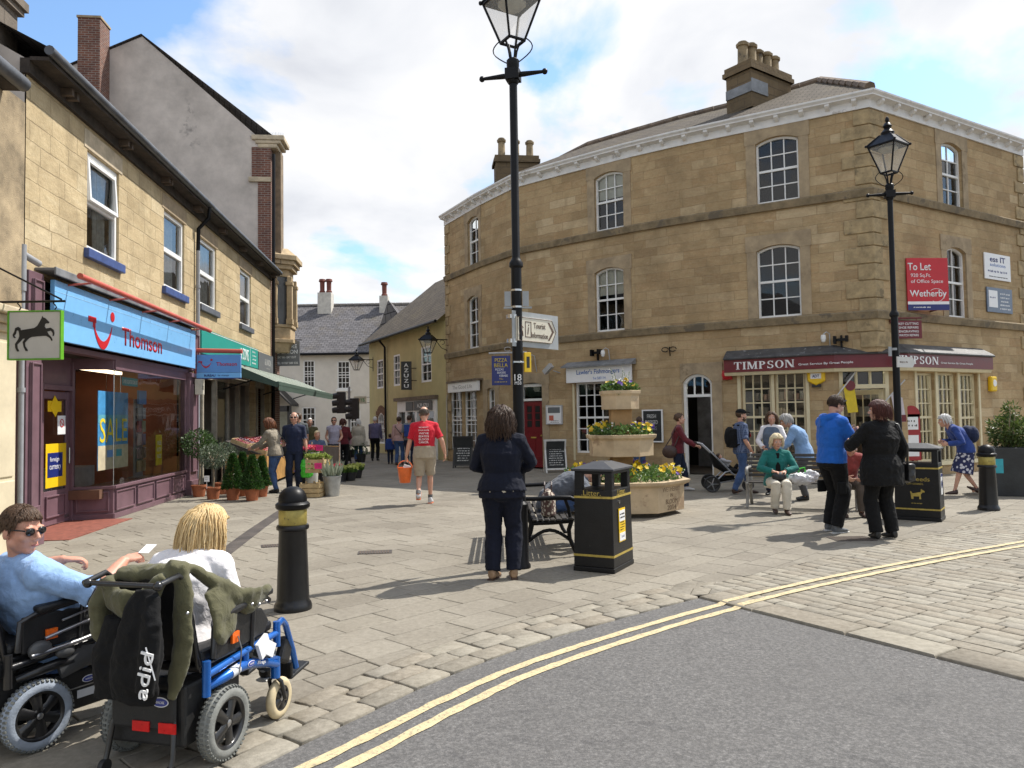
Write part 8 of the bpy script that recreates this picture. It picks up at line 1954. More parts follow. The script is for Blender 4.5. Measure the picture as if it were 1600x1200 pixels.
p_=gp(640,727);P=Person(p_,0,1.66,'man in grey shirt with navy backpack partly behind the red shirt','m',1.0,vox=.011);P.stand();P.hang(0);P.hang(1);P.body();P.face(eyes=False);P.hair('short',H_BROWN,0);P.top(cloth('grey_marl',(.16,.17,.18)),.87,.45,.02);P.trousers(DDENIM);P.shoes(SHOE_B)
bag('backpack','navy backpack on the man in grey half hidden by the red shirt','backpack',P,[('box',(0,-.22,1.2),(.28,.16,.40))],COBALT)
for(px,Y,zt,rz,lab,kw)in((522,23.5,1.62,190,'woman in lavender vest and sunglasses facing the camera beyond the windbreak','v'),(536,24.2,1.58,10,'auburn haired woman in dark red top with her back turned beyond the windbreak','r'),(484,23.0,1.50,200,'white haired person in olive jacket stooping at the cafe tables','o'),(494,21.8,1.28,215,'fair haired person in dark plaid shirt sitting by the windbreak','p')):
 q=atY(px,700,Y);H={'v':1.64,'r':1.58,'o':1.62,'p':1.66}[kw];P=Person((q.x,q.y,0),rz,H,lab,'f' if kw in 'vr' else 'm',1.05,vox=.012,hunch=14 if kw in 'op' else 0,pz=.93 if kw!='p' else.52)
 if kw=='p':P.leg(0,(-.1,.42,.085),0).leg(1,(.1,.42,.085),0);P.arm(0,(-.15,.35,.8));P.arm(1,(.15,.35,.8))
 else:P.stand();P.arm(0,(-.2,.22,1.0));P.arm(1,(.2,.22,1.0))
 P.body();P.face(kw=='v',kw in 'op');P.hair('bob' if kw=='r' else 'short',{'v':H_MID,'r':H_AUB,'o':H_WHITE,'p':H_PBLO}[kw],80 if kw=='r' else 0,.16);P.top({'v':LAVC,'r':MAROONC,'o':OLIVEC,'p':PLAID}[kw],.86,.12 if kw=='v' else 1.0,.02);P.trousers(DDENIM if kw!='r' else BLACKC);P.shoes(SHOE_B)
 if kw=='p':
  t=thing('cafe_chair','small cafe chair under the person in plaid','chair',(q.x,q.y,0),R(rz));m=MB();m.box(-.2,.2,-.2,.2,.40,.43);m.build('seat',STEEL,t);m=MB();m.tube([(-.18,-.2,.43),(-.18,-.24,.8),(.18,-.24,.8),(.18,-.2,.43)],.014,6);m.build('backrest',STEEL,t)
  for x,y in((-.17,-.17),(.17,-.17),(-.17,.17),(.17,.17)):m=MB();m.rod((x,y,.4),(x*1.1,y*1.1,0),.012,6);m.build('leg',STEEL,t)
p_=gp(1060,767);P=Person(p_,-104,1.58,'woman in maroon cardigan pushing the black pushchair past the doorway','f',1.05,vox=.008,lean=5,hyaw=10,hpitch=-2);P.leg(0,(-.08,.18,.085),0).leg(1,(.08,-.22,.12),0,None,-25);P.arm(0,(-.16,.40,1.0),(-.5,-.6,-.6),.9,(.2,.9,-.1),(0,0,-1));P.arm(1,(.16,.40,1.0),(.5,-.6,-.6),.9,(-.2,.9,-.1),(0,0,-1));P.body();P.face();P.hair('short',H_MID,110,.06,9,.016);P.top(MAROONC,.84,.97,.02,1.42,1.05,.016,'cardigan');P.trousers(DDENIM,.95,.012);P.shoes(SHOE_W)
m=MB();P.torso(m,.024,.80,1.40);rm_=[v for v in m.v]
m=MB();m.tube([P.sp(1.38)+V(0,.085,0),P.sp(1.2)+V(0,.148,0),P.sp(1.0)+V(0,.142,0),P.sp(.84)+V(0,.155,0)],[(.035,.01),(.055,.012),(.06,.012),(.06,.012)],10,up=(1,0,0));m.build('shirt_front',WHITEC,P.t,smooth=70)
bag('shoulder_bag','dark brown shoulder bag hanging behind the woman with the pushchair','bag',P,[('ball',(.2,-.16,.88),(.07,.17,.15))],SHOE_N,[([(.2,-.26,.98),(.18,-.12,1.2),(.15,-.02,1.42),(.18,.06,1.25),(.2,-.06,.98)],.013)])
PW=P.w(0,.40,0)
t=thing('pushchair','black three wheeled pushchair pushed by the woman in maroon','pushchair',(PW.x,PW.y,0),R(-98))
FRM=mat('silver_tube',(.45,.46,.48),.3,.1,8,metal=.8)
for x in(-.24,.24):
 m=MB();m.tube([(x,.0,1.0),(x,.10,.98),(x*.95,.38,.70),(x*.8,.70,.36),(x*.3,1.0,.22)],.016,8);m.tube([(x,.30,.16),(x*.95,.55,.40),(x*.85,.66,.42)],.016,8);m.tube([(x,.28,.16),(x*.5,.9,.26)],.014,8);m.build('frame_tube',FRM,t,smooth=60)
 m=MB();m.lathe([(.150,-.028),(.165,-.015),(.165,.015),(.150,.028),(.128,.02),(.128,-.02)],22,(x*1.15,.28,.165),RY(90));m.build('wheel',BLACK_P,t,smooth=40);wl=None
 m=MB()
 for k in range(5):a=2*math.pi*k/5;m.rod((x*1.15,.28,.165),(x*1.15,.28+.13*math.cos(a),.165+.13*math.sin(a)),.012,5)
 m.build('wheel_spokes',FRM,t)
m=MB();m.lathe([(.105,-.022),(.118,-.012),(.118,.012),(.105,.022),(.085,.015),(.085,-.015)],20,(0,1.02,.12),RY(90));m.build('wheel',BLACK_P,t,smooth=40)
m=MB();m.tube([(-.24,0,1.0),(0,-.02,1.01),(.24,0,1.0)],.018,8);m.build('handlebar',BLACK_P,t)
m=MB();m.tube([(0,.30,.78),(0,.42,.55),(0,.60,.42),(0,.86,.40),(0,.98,.30)],[(.2,.05),(.21,.09),(.21,.07),(.19,.05),(.15,.03)],16,up=(1,0,0));remesh(m,'seat',BLACKC,t,.014,3,.02);m=MB();m.tube([(0,.40,.24),(0,.75,.26)],[(.17,.07),(.15,.06)],12,up=(1,0,0));remesh(m,'basket',BLACKC,t,.014,3,.02);m=MB();m.ball((-.05,.55,.26),(.13,.09,.07),10,7);m.build('red_bundle',RUSTC,t,smooth=60)
m=MB();m.tube([(0,.78,.47),(0,.62,.50),(0,.45,.58)],[(.1,.05),(.11,.07),(.10,.07)],12,up=(1,0,0));q=PW
B_=Person((PW.x,PW.y,0),-98,.62,'baby lying in the black pushchair','m',1.2,vox=.013,pz=.9,lean=-50,headscale=1.5,hpitch=-20);B_.t.location=Matrix.Translation((PW.x,PW.y,0))@Matrix.Rotation(R(-98),4,'Z')@V(0,.62,.20);B_.t.rotation_euler.z=R(-98);B_.arm(0,(-.2,.2,1.1));B_.arm(1,(.2,.2,1.1));B_.leg(0,(-.12,.6,.95)).leg(1,(.12,.6,.95));B_.body();B_.face();B_.hair('short',H_MID,0);B_.top(cloth('pale_grey_babygro',(.4,.4,.42)),.85,1.0,.03);B_.trousers(BLACKC,.98,.03)
q=atY(1000,700,18.6);P=Person((q.x,q.y,0),5,1.52,'dark haired youngster in jeans standing behind the stone planter','m',.95,vox=.011,hpitch=10);P.stand();P.hang(0,.08);P.hang(1);P.body();P.face(eyes=False);P.hair('short',H_BROWN,0);P.top(cloth('charcoal_shirt',(.07,.08,.085)),.92,.45,.02);P.trousers(DENIM);P.shoes(SHOE_W)
p_=gp(1160,772);P=Person(p_,-84,1.64,'bearded man in black cap and blue plaid shirt with a black backpack','m',1.08,vox=.008,hpitch=2,hyaw=-4);P.leg(0,(-.09,.20,.085),10).leg(1,(.09,-.20,.10),-10,None,-14);P.arm(0,(-.2,.16,.92),(-.4,-1,0),.8);P.arm(1,(.24,.12,.88),(.5,-1,0),.8,(-.2,.3,-1));P.body();P.face();P.hair('short',H_MID,0);P.top(PLAID,.84,.46,.022,1.43,1.04,.014,'shirt',cuff=.016);P.trousers(DENIM,.98,.016,1.0,.01);P.shoes(SHOE_N)
m=MB();P.hball(m,(0,-.012,.062),(.084,.104,.068));m.tube([P.hp(0,.07,.068),P.hp(0,.13,.062),P.hp(0,.165,.052)],[(.07,.012),(.066,.008),(.04,.006)],12,up=(1,0,0));remesh(m,'cap',BLACKC,P.t,.010,2)
m=MB();P.hball(m,(0,.054,-.085),(.044,.042,.036));P.hball(m,(-.046,.02,-.06),(.022,.035,.04));P.hball(m,(.046,.02,-.06),(.022,.035,.04));remesh(m,'beard',H_MID,P.t,.008,2)
m=MB();m.lathe([(.001,0),(.05,.002),(.05,.006),(.001,.01)],14,P.sp(1.2)+V(.1,.145,0),RX(-80));m.build('chest_print',RED_S,P.t)
bag('backpack','black backpack on the man in the plaid shirt','backpack',P,[('ball',(0,-.23,1.16),(.15,.11,.22)),('box',(0,-.20,1.14),(.26,.14,.38))],BLACKC,[([(-.11,-.12,1.40),(-.12,.06,1.40),(-.12,.14,1.25),(-.15,.05,1.05),(-.13,-.14,1.0)],.016),([(.11,-.12,1.40),(.12,.06,1.40),(.12,.14,1.25),(.15,.05,1.05),(.13,-.14,1.0)],.016)])
q=atY(1207,700,14.9);P=Person((q.x,q.y,0),150,1.58,'smiling woman in white sleeves and grey blue waistcoat behind the seated woman','f',1.1,vox=.009,hyaw=10);P.stand();P.arm(0,(-.16,.22,.98),(-.8,-.6,0));P.arm(1,(.14,.26,1.0),(.8,-.6,0));P.body();P.face();P.hair('bob',H_MID,150,.20,11,.016);P.top(WHITEC,.9,1.0,.018);P.trousers(DDENIM);P.shoes(SHOE_B);m=MB();P.torso(m,.032,.86,1.41);P.shoulders(m,.012);remesh(m,'waistcoat',cloth('grey_blue_quilt',(.10,.13,.18)),P.t,.0105,3,.014)
q=P.w(.10,-.30,.72);C_=Person(q,165,.92,'toddler sitting in a navy carrier on the back of the woman in white sleeves','m',1.1,vox=.012,pz=.52,headscale=1.4,hyaw=60);C_.leg(0,(-.16,.3,.32)).leg(1,(.16,.3,.32));C_.arm(0,(-.2,.25,.9));C_.arm(1,(.2,.25,.9));C_.body();C_.face();C_.hair('short',H_RED,0);C_.top(cloth('pale_pink_stripe',(.5,.4,.42)),.86,1.0,.03);C_.trousers(DDENIM,.98,.03)
cr=thing('child_carrier','navy fabric child carrier holding the toddler','carrier',q,R(150));m=MB();m.tube([(0,-.06,.02),(0,-.10,.2),(0,-.10,.42)],[(.16,.13),(.17,.13),(.14,.10)],14,up=(1,0,0));remesh(m,'carrier_body',COBALT,cr,.013,3,.02)
q=atY(1258,745,13.9);P=Person((q.x,q.y,0),72,1.62,'grey haired lady in pale blue cardigan bending forward behind the far bench','f',1.1,vox=.008,lean=16,hunch=22,hpitch=30);P.stand();P.arm(0,(-.12,.50,.94),(-.6,-.6,-.4),.7,(0,.8,-.5));P.arm(1,(.12,.50,.94),(.6,-.6,-.4),.7,(0,.8,-.5));P.body();P.face();P.hair('bob',H_GREY,150,.13,12,.016);P.top(LBLUEC,.80,.97,.022,1.42,1.06,.016,'cardigan');P.trousers(cloth('grey_slacks',(.08,.08,.085)));P.shoes(SHOE_B)
q=atY(1214,760,12.42);P=Person((q.x,q.y,0),172,1.60,'blonde woman in teal jacket and cream trousers sitting on the far bench','f',1.12,vox=.0075,pz=.535,hunch=10,hpitch=8,hyaw=6);P.leg(0,(-.07,.42,.085),-4,(0,.6,1)).leg(1,(.10,.30,.10),6,(0,.6,1));P.arm(0,(-.08,.27,.70),(-1,-.3,-.3),.8,(.7,.6,-.1),(0,0,-1));P.arm(1,(.10,.28,.70),(1,-.3,-.3),.8,(-.7,.6,-.1),(0,0,-1));P.body();P.face();P.hair('bob',H_PBLO,600,.12,13,.02);P.top(TEALC,.84,.95,.022,1.42,1.05,.016,'jacket',collar=[.018]*11);P.trousers(CREAMC,.98,.018,1.0,.012);P.shoes(SHOE_N)
m=MB();m.tube([P.sp(1.40)+V(0,.09,0),P.sp(1.24)+V(0,.155,0),P.sp(1.05)+V(0,.145,0)],[(.03,.01),(.04,.012),(.045,.012)],10,up=(1,0,0));m.build('black_top',BLACKC,P.t,smooth=70)
bag('handbag','black handbag on the lap of the woman in teal','bag',P,[('ball',(.02,.32,.62),(.12,.07,.08))],BLACK_P)
q=atY(1252,762,12.35);cb_=thing('carrier_bag','crumpled white carrier bag with a green loop on the far bench','bag',(q.x,q.y,.435));m=MB();m.ball((0,0,.09),(.24,.12,.10),12,8);m.ball((.15,.02,.12),(.14,.1,.11),12,8);remesh(m,'bag_body',mat('white_plastic_bag',(.62,.62,.64),.4,.1,8),cb_,.012,2,.05,.04);m=MB();m.tube([(-.05,0,.16),(-.02,0,.25),(.06,0,.27),(.08,0,.17)],.012,6);m.build('green_loop',mat('lime_green_plastic',(.06,.52,.03)),cb_)
q=atY(1320,765,12.0);P=Person((q.x,q.y,0),178,1.62,'person in rust red jumper sitting bent forward at the right end of the far bench','f',1.15,vox=.0085,pz=.535,lean=22,hunch=16,hpitch=30);P.leg(0,(-.10,.40,.085),0,(0,.6,1)).leg(1,(.16,.36,.085),10,(0,.6,1));P.arm(0,(-.14,.42,.62),(-1,-.3,-.2));P.arm(1,(.14,.42,.62),(1,-.3,-.2));P.body();P.face();P.hair('short',H_GREY,60,.05,14);P.top(RUSTC,.84,1.0,.024);P.trousers(cloth('brown_slacks',(.09,.07,.055)),.98,.018);P.shoes(SHOE_N)
p_=gp(1303,831);P=Person(p_,-72,1.80,'man in royal blue hoodie and black combat trousers looking down at his hands','m',1.06,vox=.007,hpitch=26,hunch=8);P.leg(0,(-.10,.02,.085),8).leg(1,(.11,-.05,.085),-6);P.arm(0,(-.05,.34,1.22),(-.7,-.4,-.9),.9,(.3,.8,.5),(.9,0,.2));P.arm(1,(.09,.34,1.20),(.7,-.5,-.9),.9,(-.2,.8,.5),(-.9,0,.2));P.body();P.face();P.hair('short',H_BROWN,1100,.02,15,.008);P.top(HOODB,.86,.96,.026,1.43,1.02,.018,'hoodie',hood=True,cuff=.004);P.trousers(BLACKC,.98,.024,1.0,.02,.02);P.shoes(mat('grey_trainer',(.10,.11,.12),.5,.3,20),SOLE_W,1.08)
m=MB()
for x in(-1,1):P.hball(m,(x*.033,.072,.098),(.026,.018,.010));m.tube([P.hp(x*.058,.066,.094),P.hp(x*.076,.02,.060),P.hp(x*.080,-.02,.02)],.004,6)
m.build('raised_sunglasses',SHADES,P.t)
for z,x in((.56,.115),(.56,-.115)):m=MB();m.cbox((x*1.55,-.01,z),(.03,.13,.15));m.build('leg_pocket',BLACKC,P.t,bevel=.012)
m=MB();q=MB();fd=thing('pasty','half eaten golden snack held in the hands of the man in the blue hoodie','food',P.w(.02,.43,1.27),R(-72));m.ball((0,0,0),(.06,.03,.025),12,8);m.build('pasty',mat('golden_pastry',(.48,.25,.08),.7,.3,30),fd,smooth=60)
p_=gp(1382,842);P=Person(p_,12,1.70,'auburn haired woman in black coat and trousers seen from behind facing the shops','f',1.32,vox=.007,hyaw=40,hpitch=4,shoulders=.175);P.leg(0,(-.11,.0,.085),10).leg(1,(.12,.0,.085),-8);P.arm(0,(-.22,.32,1.14),(-.9,-.5,-.4),.7,(.1,.7,.7));P.arm(1,(.27,.12,.90),(.7,-1,0),.7,(-.3,.4,-.6));P.body();P.face();P.hair('bob',H_AUB,1100,.14,16,.022,.2);P.top(cloth('black_quilted_coat',(.005,.005,.0055),sheen=.03,folds=1.0),.67,1.0,.034,1.44,1.07,.026,'coat',collar=[.03]*11);P.trousers(BLACKC,.98,.016,1.0,.026,.016);P.shoes(SHOE_B)
bag('shoulder_bag','black leather bag with steel buckle at the hip of the woman in the black coat','bag',P,[('box',(.33,.0,.82),(.10,.26,.22)),('ball',(.34,.0,.80),(.07,.15,.12))],mat('black_bag_leather',(.014,.014,.015),.35,.2,10),[([(.30,-.08,.92),(.24,-.17,1.15),(.17,-.10,1.42),(.16,.02,1.45),(.26,.12,1.2),(.32,.1,.92)],.014)],fold=.02)
p_=gp(1512,774);P=Person(p_,78,1.60,'stooping white haired lady in cobalt jacket and flowered skirt walking left','f',1.05,vox=.008,lean=24,hunch=24,hpitch=14);P.leg(0,(-.08,.26,.085),0).leg(1,(.08,-.20,.13),0,None,-30);P.arm(0,(-.15,.36,1.02),(-.5,-.8,-.4));P.arm(1,(.17,.36,1.05),(.5,-.8,-.4));P.body();P.face();P.hair('bob',H_WHITE,130,.11,17,.014);P.top(COBALT,.84,1.0,.024,1.42,1.03,.018,'jacket');P.skirt(FLORAL,.44,.20);P.shoes(SHOE_N)
a=P.sp(1.2);b=P.sp(1.36)
bag('backpack','navy backpack on the back of the stooping lady','backpack',P,[('ball',a+V(0,-.24,.02),(.15,.12,.17)),('ball',(a+b)/2+V(0,-.20,.0),(.14,.11,.15))],cloth('dark_navy_nylon',(.012,.018,.05)))
q=V(.44,9.5,0);P=Person(q,-90,1.72,'person in grey jacket and jeans bent right over on the near bench behind the bin','m',1.05,vox=.008,pz=.545,lean=52,hunch=20,hpitch=45,side=-12);P.leg(0,(-.14,.50,.085),8,(0,.6,1)).leg(1,(.12,.44,.085),0,(0,.6,1));P.arm(0,(-.16,.60,.52),(-1,-.2,.2));P.arm(1,(.16,.60,.52),(1,-.2,.2));P.body();P.face();P.hair('short',H_BROWN,60,.04,18);P.top(cloth('slate_grey_jacket',(.085,.095,.115)),.84,1.0,.034,1.44,1.02,.03,'jacket',hood=True);P.trousers(DENIM,.98,.018,1.0,.012);P.shoes(SHOE_B,SOLE_W)
t=thing('handbag','cream bag with a dotted diamond pattern on the near bench','bag',(.40,9.0,.435),R(88));m=MB();m.tube([(0,0,.0),(0,0,.02),(0,0,.24),(0,0,.30)],[(.14,.07),(.17,.09),(.17,.08),(.15,.03)],18,up=(1,0,0));remesh(m,'bag_body',patterned('dotted_bag_cloth',(.12,.07,.06),(.58,.52,.42),26,.42),t,.009,2,.01)
for y in(-.04,.04):m=MB();m.tube([(-.08,y,.28),(-.06,y,.36),(0,y,.39),(.06,y,.36),(.08,y,.28)],.009,6);m.build('handle',SHOE_N,t)
TYRE_G=mat('grey_tyre_rubber',(.20,.205,.19),.85,.2,12,.3,80);TYRE_B=mat('blue_grey_tyre_rubber',(.27,.31,.37),.85,.15,12,.3,80);TYRE_C=mat('cream_caster_tyre',(.58,.48,.30),.7,.15,10);TYRE_W=mat('pale_caster_tyre',(.50,.50,.48),.7,.15,10)
TREAD=mat('worn_tread_rubber',(.13,.135,.125),.9,.2,20);BLUEM=mat('metallic_blue_frame',(.01,.13,.50),.25,.1,6,metal=.45,coat=.5);ORANGE_R=mat('orange_reflector',(.75,.13,.01),.3,.15,30,emit=0);RED_R=mat('red_reflector',(.65,.01,.01),.3,.15,30);VINYL=mat('black_vinyl',(.010,.010,.011),.5,.3,8,.25,60);CHR=mat('scratched_alloy',(.42,.42,.43),.3,.2,12,metal=.9);OVAL=mat('blue_badge',(.03,.05,.30),.3,.05)
FRAMEB=mat('black_frame_paint',(.012,.012,.013),.3,.2,8,.1,40,coat=.3)
def wheel(root,c,r,w_,tyre,n,name='wheel',knobs=True,rim_r=.66):
 M_=T(*c)@RY(90);m=MB(M_)
 m.lathe([(r*rim_r*.96,-w_*.36),(r*rim_r+.006,-w_*.40),(r*rim_r+.006,w_*.40),(r*rim_r*.96,w_*.36),(r*rim_r*.90,w_*.25),(r*rim_r*.90,-w_*.25),(r*rim_r*.96,-w_*.36)],36)
 m.f=m.f[:-2];m.uv=m.uv[:-2]
 wl=m.build(name,FRAMEB,root,smooth=40)
 m=MB(M_);prof=[(r*rim_r,-w_*.36)]+[(r*rim_r+(r-r*rim_r)*(.5+.5*math.sin(a))if False else r*rim_r+(r*(1-rim_r))*math.sin(a)**.7 if math.sin(a)>1e-6 else r*rim_r,-w_*.5*math.cos(a))for a in[math.pi*x/12 for x in range(1,12)]]+[(r*rim_r,w_*.36)]
 m.lathe(prof,44);m.f=m.f[:-2];m.uv=m.uv[:-2];m.build('tyre',tyre,wl,smooth=60)
 if knobs:
  m=MB(M_);N=46
  for k in range(N):
   for s_,o in((-1,0),(1,.5),(0,.25)):
    a=2*math.pi*(k+o)/N;m.M=M_@RZ(math.degrees(a))@T(r*.985 if s_==0 else r*.955,0,s_*w_*.30)@RY(s_*-28);m.cbox((0,0,0),(.012,.011,w_*.2))
  m.build('tread',TREAD,wl)
 m=MB(M_)
 for k in range(n):
  a=2*math.pi*(k+.15)/n;c_,s_=math.cos(a),math.sin(a);m.tube([(c_*.02,s_*.02,w_*.18),(c_*r*.35,s_*r*.35,w_*.22),(c_*r*rim_r*.93,s_*r*rim_r*.93,w_*.16)],[(.016,.028),(.012,.024),(.012,.034)],8,up=(0,0,1))
 m.lathe([(.045,-w_*.3),(.045,w_*.26),(.035,w_*.32),(.001,w_*.32)],18);m.build('spokes',FRAMEB,wl,smooth=40)
 m=MB(M_);m.lathe([(.016,w_*.3),(.016,w_*.36),(.008,w_*.4),(.001,w_*.4)],12)
 for k in range(5):a=2*math.pi*k/5;m.lathe([(.006,w_*.3),(.006,w_*.35),(.001,w_*.35)],8,(.034*math.cos(a),.034*math.sin(a),0))
 m.build('hub',CHR,wl,smooth=40);return wl
def oval(root,M_,s_,wd):
 m=MB(M_);m.lathe([(1,0),(1,.002),(.001,.002)],24,(0,0,0),Matrix.Diagonal((wd,wd*.5,1,1)));o=m.build('badge',WHITE_S,root);m=MB(M_);m.lathe([(1,.002),(1,.004),(.001,.004)],24,(0,0,0),Matrix.Diagonal((wd*.9,wd*.4,1,1)));m.build('badge_face',OVAL,o);text(s_,wd*1.1,wd*.26,WHITE_S,root,M_@T(0,0,.0042),ext=.0008)
def chair(loc,rz,label,fr,rear,caster,A):
 t=thing('wheelchair',label,'wheelchair',loc,R(rz),'powered wheelchairs in the foreground')
 for s_ in(-1,1):
  wl=wheel(t,(s_*.265,0,.17),.17,.078,rear,5 if A else 6)
  if s_<0:
   pass
 for s_ in(-1,1):
  c=(s_*.245,.50,.108);wheel(t,c,.108,.05,caster,5,'caster_wheel',False,.55)
  m=MB();m.tube([(c[0]+.036,c[1],c[2]),(c[0]+.036,c[1]-.035,c[2]+.10),(c[0],c[1]-.045,c[2]+.135),(c[0]-.036,c[1]-.035,c[2]+.10),(c[0]-.036,c[1],c[2])],.011,8);m.rod((c[0],c[1]-.045,c[2]+.12),(c[0],c[1]-.045,c[2]+.19),.02,10);m.build('caster_fork',FRAMEB,t,smooth=50)
 m=MB();m.box(-.20,.20,-.20,.22,.12,.40);m.box(-.17,.17,-.235,-.201,.20,.37);m.build('battery_box',mat('matt_black_box',(.014,.014,.014),.6,.3,6,.2,60),t,bevel=.02)
 m=MB()
 for s_ in(-1,1):m.rod((s_*.16,.02,.15),(s_*.20,.24,.16),.045,14)
 m.build('motors',VINYL,t,smooth=40)
 for s_ in(-1,1):
  m=MB();m.tube([(s_*.12,-.14,.36),(s_*.13,-.19,.33),(s_*.165,-.225,.22),(s_*.175,-.245,.10),(s_*.175,-.26,.055)],.013,8);o=m.build('anti_tip_arm',FRAMEB,t,smooth=60);m=MB();m.lathe([(.032,-.012),(.034,0),(.032,.012)],16,(s_*.175,-.265,.036),RY(90));m.build('tip_wheel',VINYL,o,smooth=40)
 for x in(.0,.14):m=MB();m.box(x-.045,x+.045,-.243,-.236,.20,.245);m.build('rear_reflector',RED_R,t)
 for s_ in(-1,1):
  x=s_*.27
  m=MB();m.tube([(x*.85,-.08,.36),(x,.0,.385),(x,.10,.395),(x,.20,.385),(x,.34,.345),(x*.95,.455,.30)],[.022,.025,.026,.026,.024,.022],10);m.rod((x*.93,.455,.23),(x*.93,.455,.335),.026,12);m.build('lower_frame_tube',fr,t,smooth=50)
  m=MB();m.tube([(x,-.14,.435),(x,.05,.45),(x,.30,.465),(x,.44,.47)],.018,8);m.rod((x,-.14,.34),(x,-.14,.50),.02,8);m.rod((x,.44,.40),(x,.44,.53),.02,8);m.rod((x,.16,.39),(x,.16,.47),.018,8);m.build('upper_frame_tube',fr,t,smooth=50)
  m=MB();m.tube([(x,.44,.51),(x*.97,.50,.52),(x*.92,.56,.48),(x*.85,.66,.32),(x*.8,.72,.20)],.018,8);m.build('legrest_hanger',fr if A else FRAMEB,t,smooth=60)
  m=MB();m.cbox((s_*.14,.76,.17),(.17,.20,.02),RX(8));m.cbox((s_*.14,.67,.20),(.17,.02,.08));m.build('footplate',VINYL,t,bevel=.008);m=MB();m.cbox((x*.80,.60,.33),(.05,.10,.14),RX(-25));m.build('calf_pad',VINYL,t,bevel=.02)
 m=MB();m.box(-.24,.24,-.14,.44,.44,.475);m.build('seat_pan',FRAMEB,t,bevel=.01);m=MB();m.box(-.235,.235,-.13,.46,.477,.535);m.build('seat_cushion',VINYL,t,bevel=.022)
 for s_ in(-1,1):
  x=s_*.275
  m=MB();m.poly([(x,-.08,.48),(x,.32,.50),(x,.36,.56),(x,.30,.635),(x,.12,.66),(x,-.08,.66)],(s_*-.018,0,0))if s_>0 else m.poly([(x,-.08,.66),(x,.12,.66),(x,.30,.635),(x,.36,.56),(x,.32,.50),(x,-.08,.48)],(.018,0,0));m.build('side_panel',VINYL,t,bevel=.008)
  m=MB();m.cbox((x+s_*.01,.055,.555),(.012,.055,.05));m.build('side_reflector',ORANGE_R,t)
  m=MB();m.tube([(x,-.10,.50),(x,-.09,.64),(x,-.02,.665),(x,.30,.70 if A else.70),(x,.36,.66)],.014,8);m.rod((x,.2,.44),(x,.22,.68),.014,8);m.build('armrest_tube',FRAMEB,t,smooth=60);m=MB();m.cbox((x,.17,.70),(.065,.38,.035),RX(4));m.build('armrest_pad',VINYL,t,bevel=.014)
  m=MB();m.tube([(x*.8,-.13,.46),(x*.76,-.17,.70),(x*.72,-.205,.88),(x*.72,-.24,.905),(x*.70,-.37,.885)],.014,8);m.build('back_cane',FRAMEB,t,smooth=60)
 m=MB();m.tube([(-.17,-.365,.885),(.195,-.365,.885)],.012,8);m.ball((.197,-.37,.885),.022,8,6);m.ball((-.172,-.37,.885),.022,8,6);m.build('push_bar',FRAMEB,t,smooth=60)
 m=MB();m.add([(-.225,-.11,.50),(.225,-.11,.50),(.185,-.19,.90),(-.185,-.19,.90),(-.225,-.15,.50),(.225,-.15,.50),(.185,-.23,.90),(-.185,-.23,.90)],[(0,1,2,3),(5,4,7,6),(0,4,5,1),(1,5,6,2),(2,6,7,3),(3,7,4,0)]);m.build('backrest',VINYL,t,bevel=.02)
 m=MB();jx=-.275 if A else.275
 m.box(jx-.035,jx+.035,.36,.50,.665,.70);m.lathe([(.018,.70),(.008,.72),(.007,.76),(.016,.775),(.014,.79),(.001,.795)],12,(jx,.44,0));m.build('joystick',VINYL,t,bevel=.006)
 return t
def chair_frame(loc,rz):return Matrix.Translation(loc)@RZ(rz)
CA,RA_=V(-1.645,3.775,0),-15
A=chair(CA,RA_,'powered wheelchair with metallic blue frame and cream front casters, draped with coats',BLUEM,TYRE_G,TYRE_C,True)
oval(A,T(.10,-.2365,.335)@RX(90),'INVACARE',.045);oval(A,T(.2965,.17,.395)@RZ(90)@RX(90),'INVACARE',.028)
text('Mirage',.07,.022,WHITE_S,A,T(.297,.26,.372)@RZ(90)@RX(90)@RZ(-12),ext=.001)
m=MB();m.tube([(.271,.03,.387),(.271,.09,.393)],.0268,10);m.build('tube_label',mat('silver_label',(.6,.62,.65),.3,.05),A,smooth=60)
m=MB();m.cbox((.30,.27,.45),(.02,.09,.09),RX(25));m.cbox((.305,.32,.425),(.012,.08,.07),RX(-30));m.build('paper_tags',WHITE_S,A)
m=MB();m.tube([(.297,.06,.56),(.31,.07,.50),(.30,.075,.42),(.295,.07,.37)],.004,5);m.build('cable',CHR,A)
P=Person((CA.x,CA.y,0),RA_,1.64,'blonde woman in white top seen from behind in the blue framed wheelchair','f',1.27,vox=.0065,pz=.53,lean=12,hunch=24,hyaw=-24,hpitch=16,shoulders=.166,headscale=.97)
P.t.location=chair_frame(CA,RA_)@V(-.07,.05,-.045)
P.leg(0,(-.13,.64,.28),-4,(0,.5,1)).leg(1,(.15,.64,.28),4,(.1,.5,1));P.arm(0,(-.24,.42,.76),(-1,-.6,-.2),.7,(.2,1,-.1),(0,0,-1));P.arm(1,(.15,.42,.72),(.45,-1,-.5),.7,(-.2,1,-.1),(0,0,-1))
P.body();P.face();P.hair('bob',H_BLOND,2000,.25,31,.010,.14)
P.top(WHITEC,.86,.97,.024,1.415,1.0,.016,'top');P.trousers(patterned('grey_leaf_print',(.03,.04,.055),(.30,.32,.36),24,.42),.98,.018,1.0,.012);P.shoes(SHOE_B,SOLE_W)
t=thing('coat','olive green coat draped over the backrest and armrest of the blue wheelchair','coat',CA,R(RA_));m=MB()
m.tube([(.13,-.22,.95),(.19,-.14,.92),(.245,-.03,.83),(.285,.07,.735),(.30,.18,.70),(.295,.28,.71),(.27,.35,.72)],[(.02,.04),(.022,.045),(.032,.04),(.055,.028),(.07,.024),(.06,.028),(.025,.025)],14,up=(0,0,1))
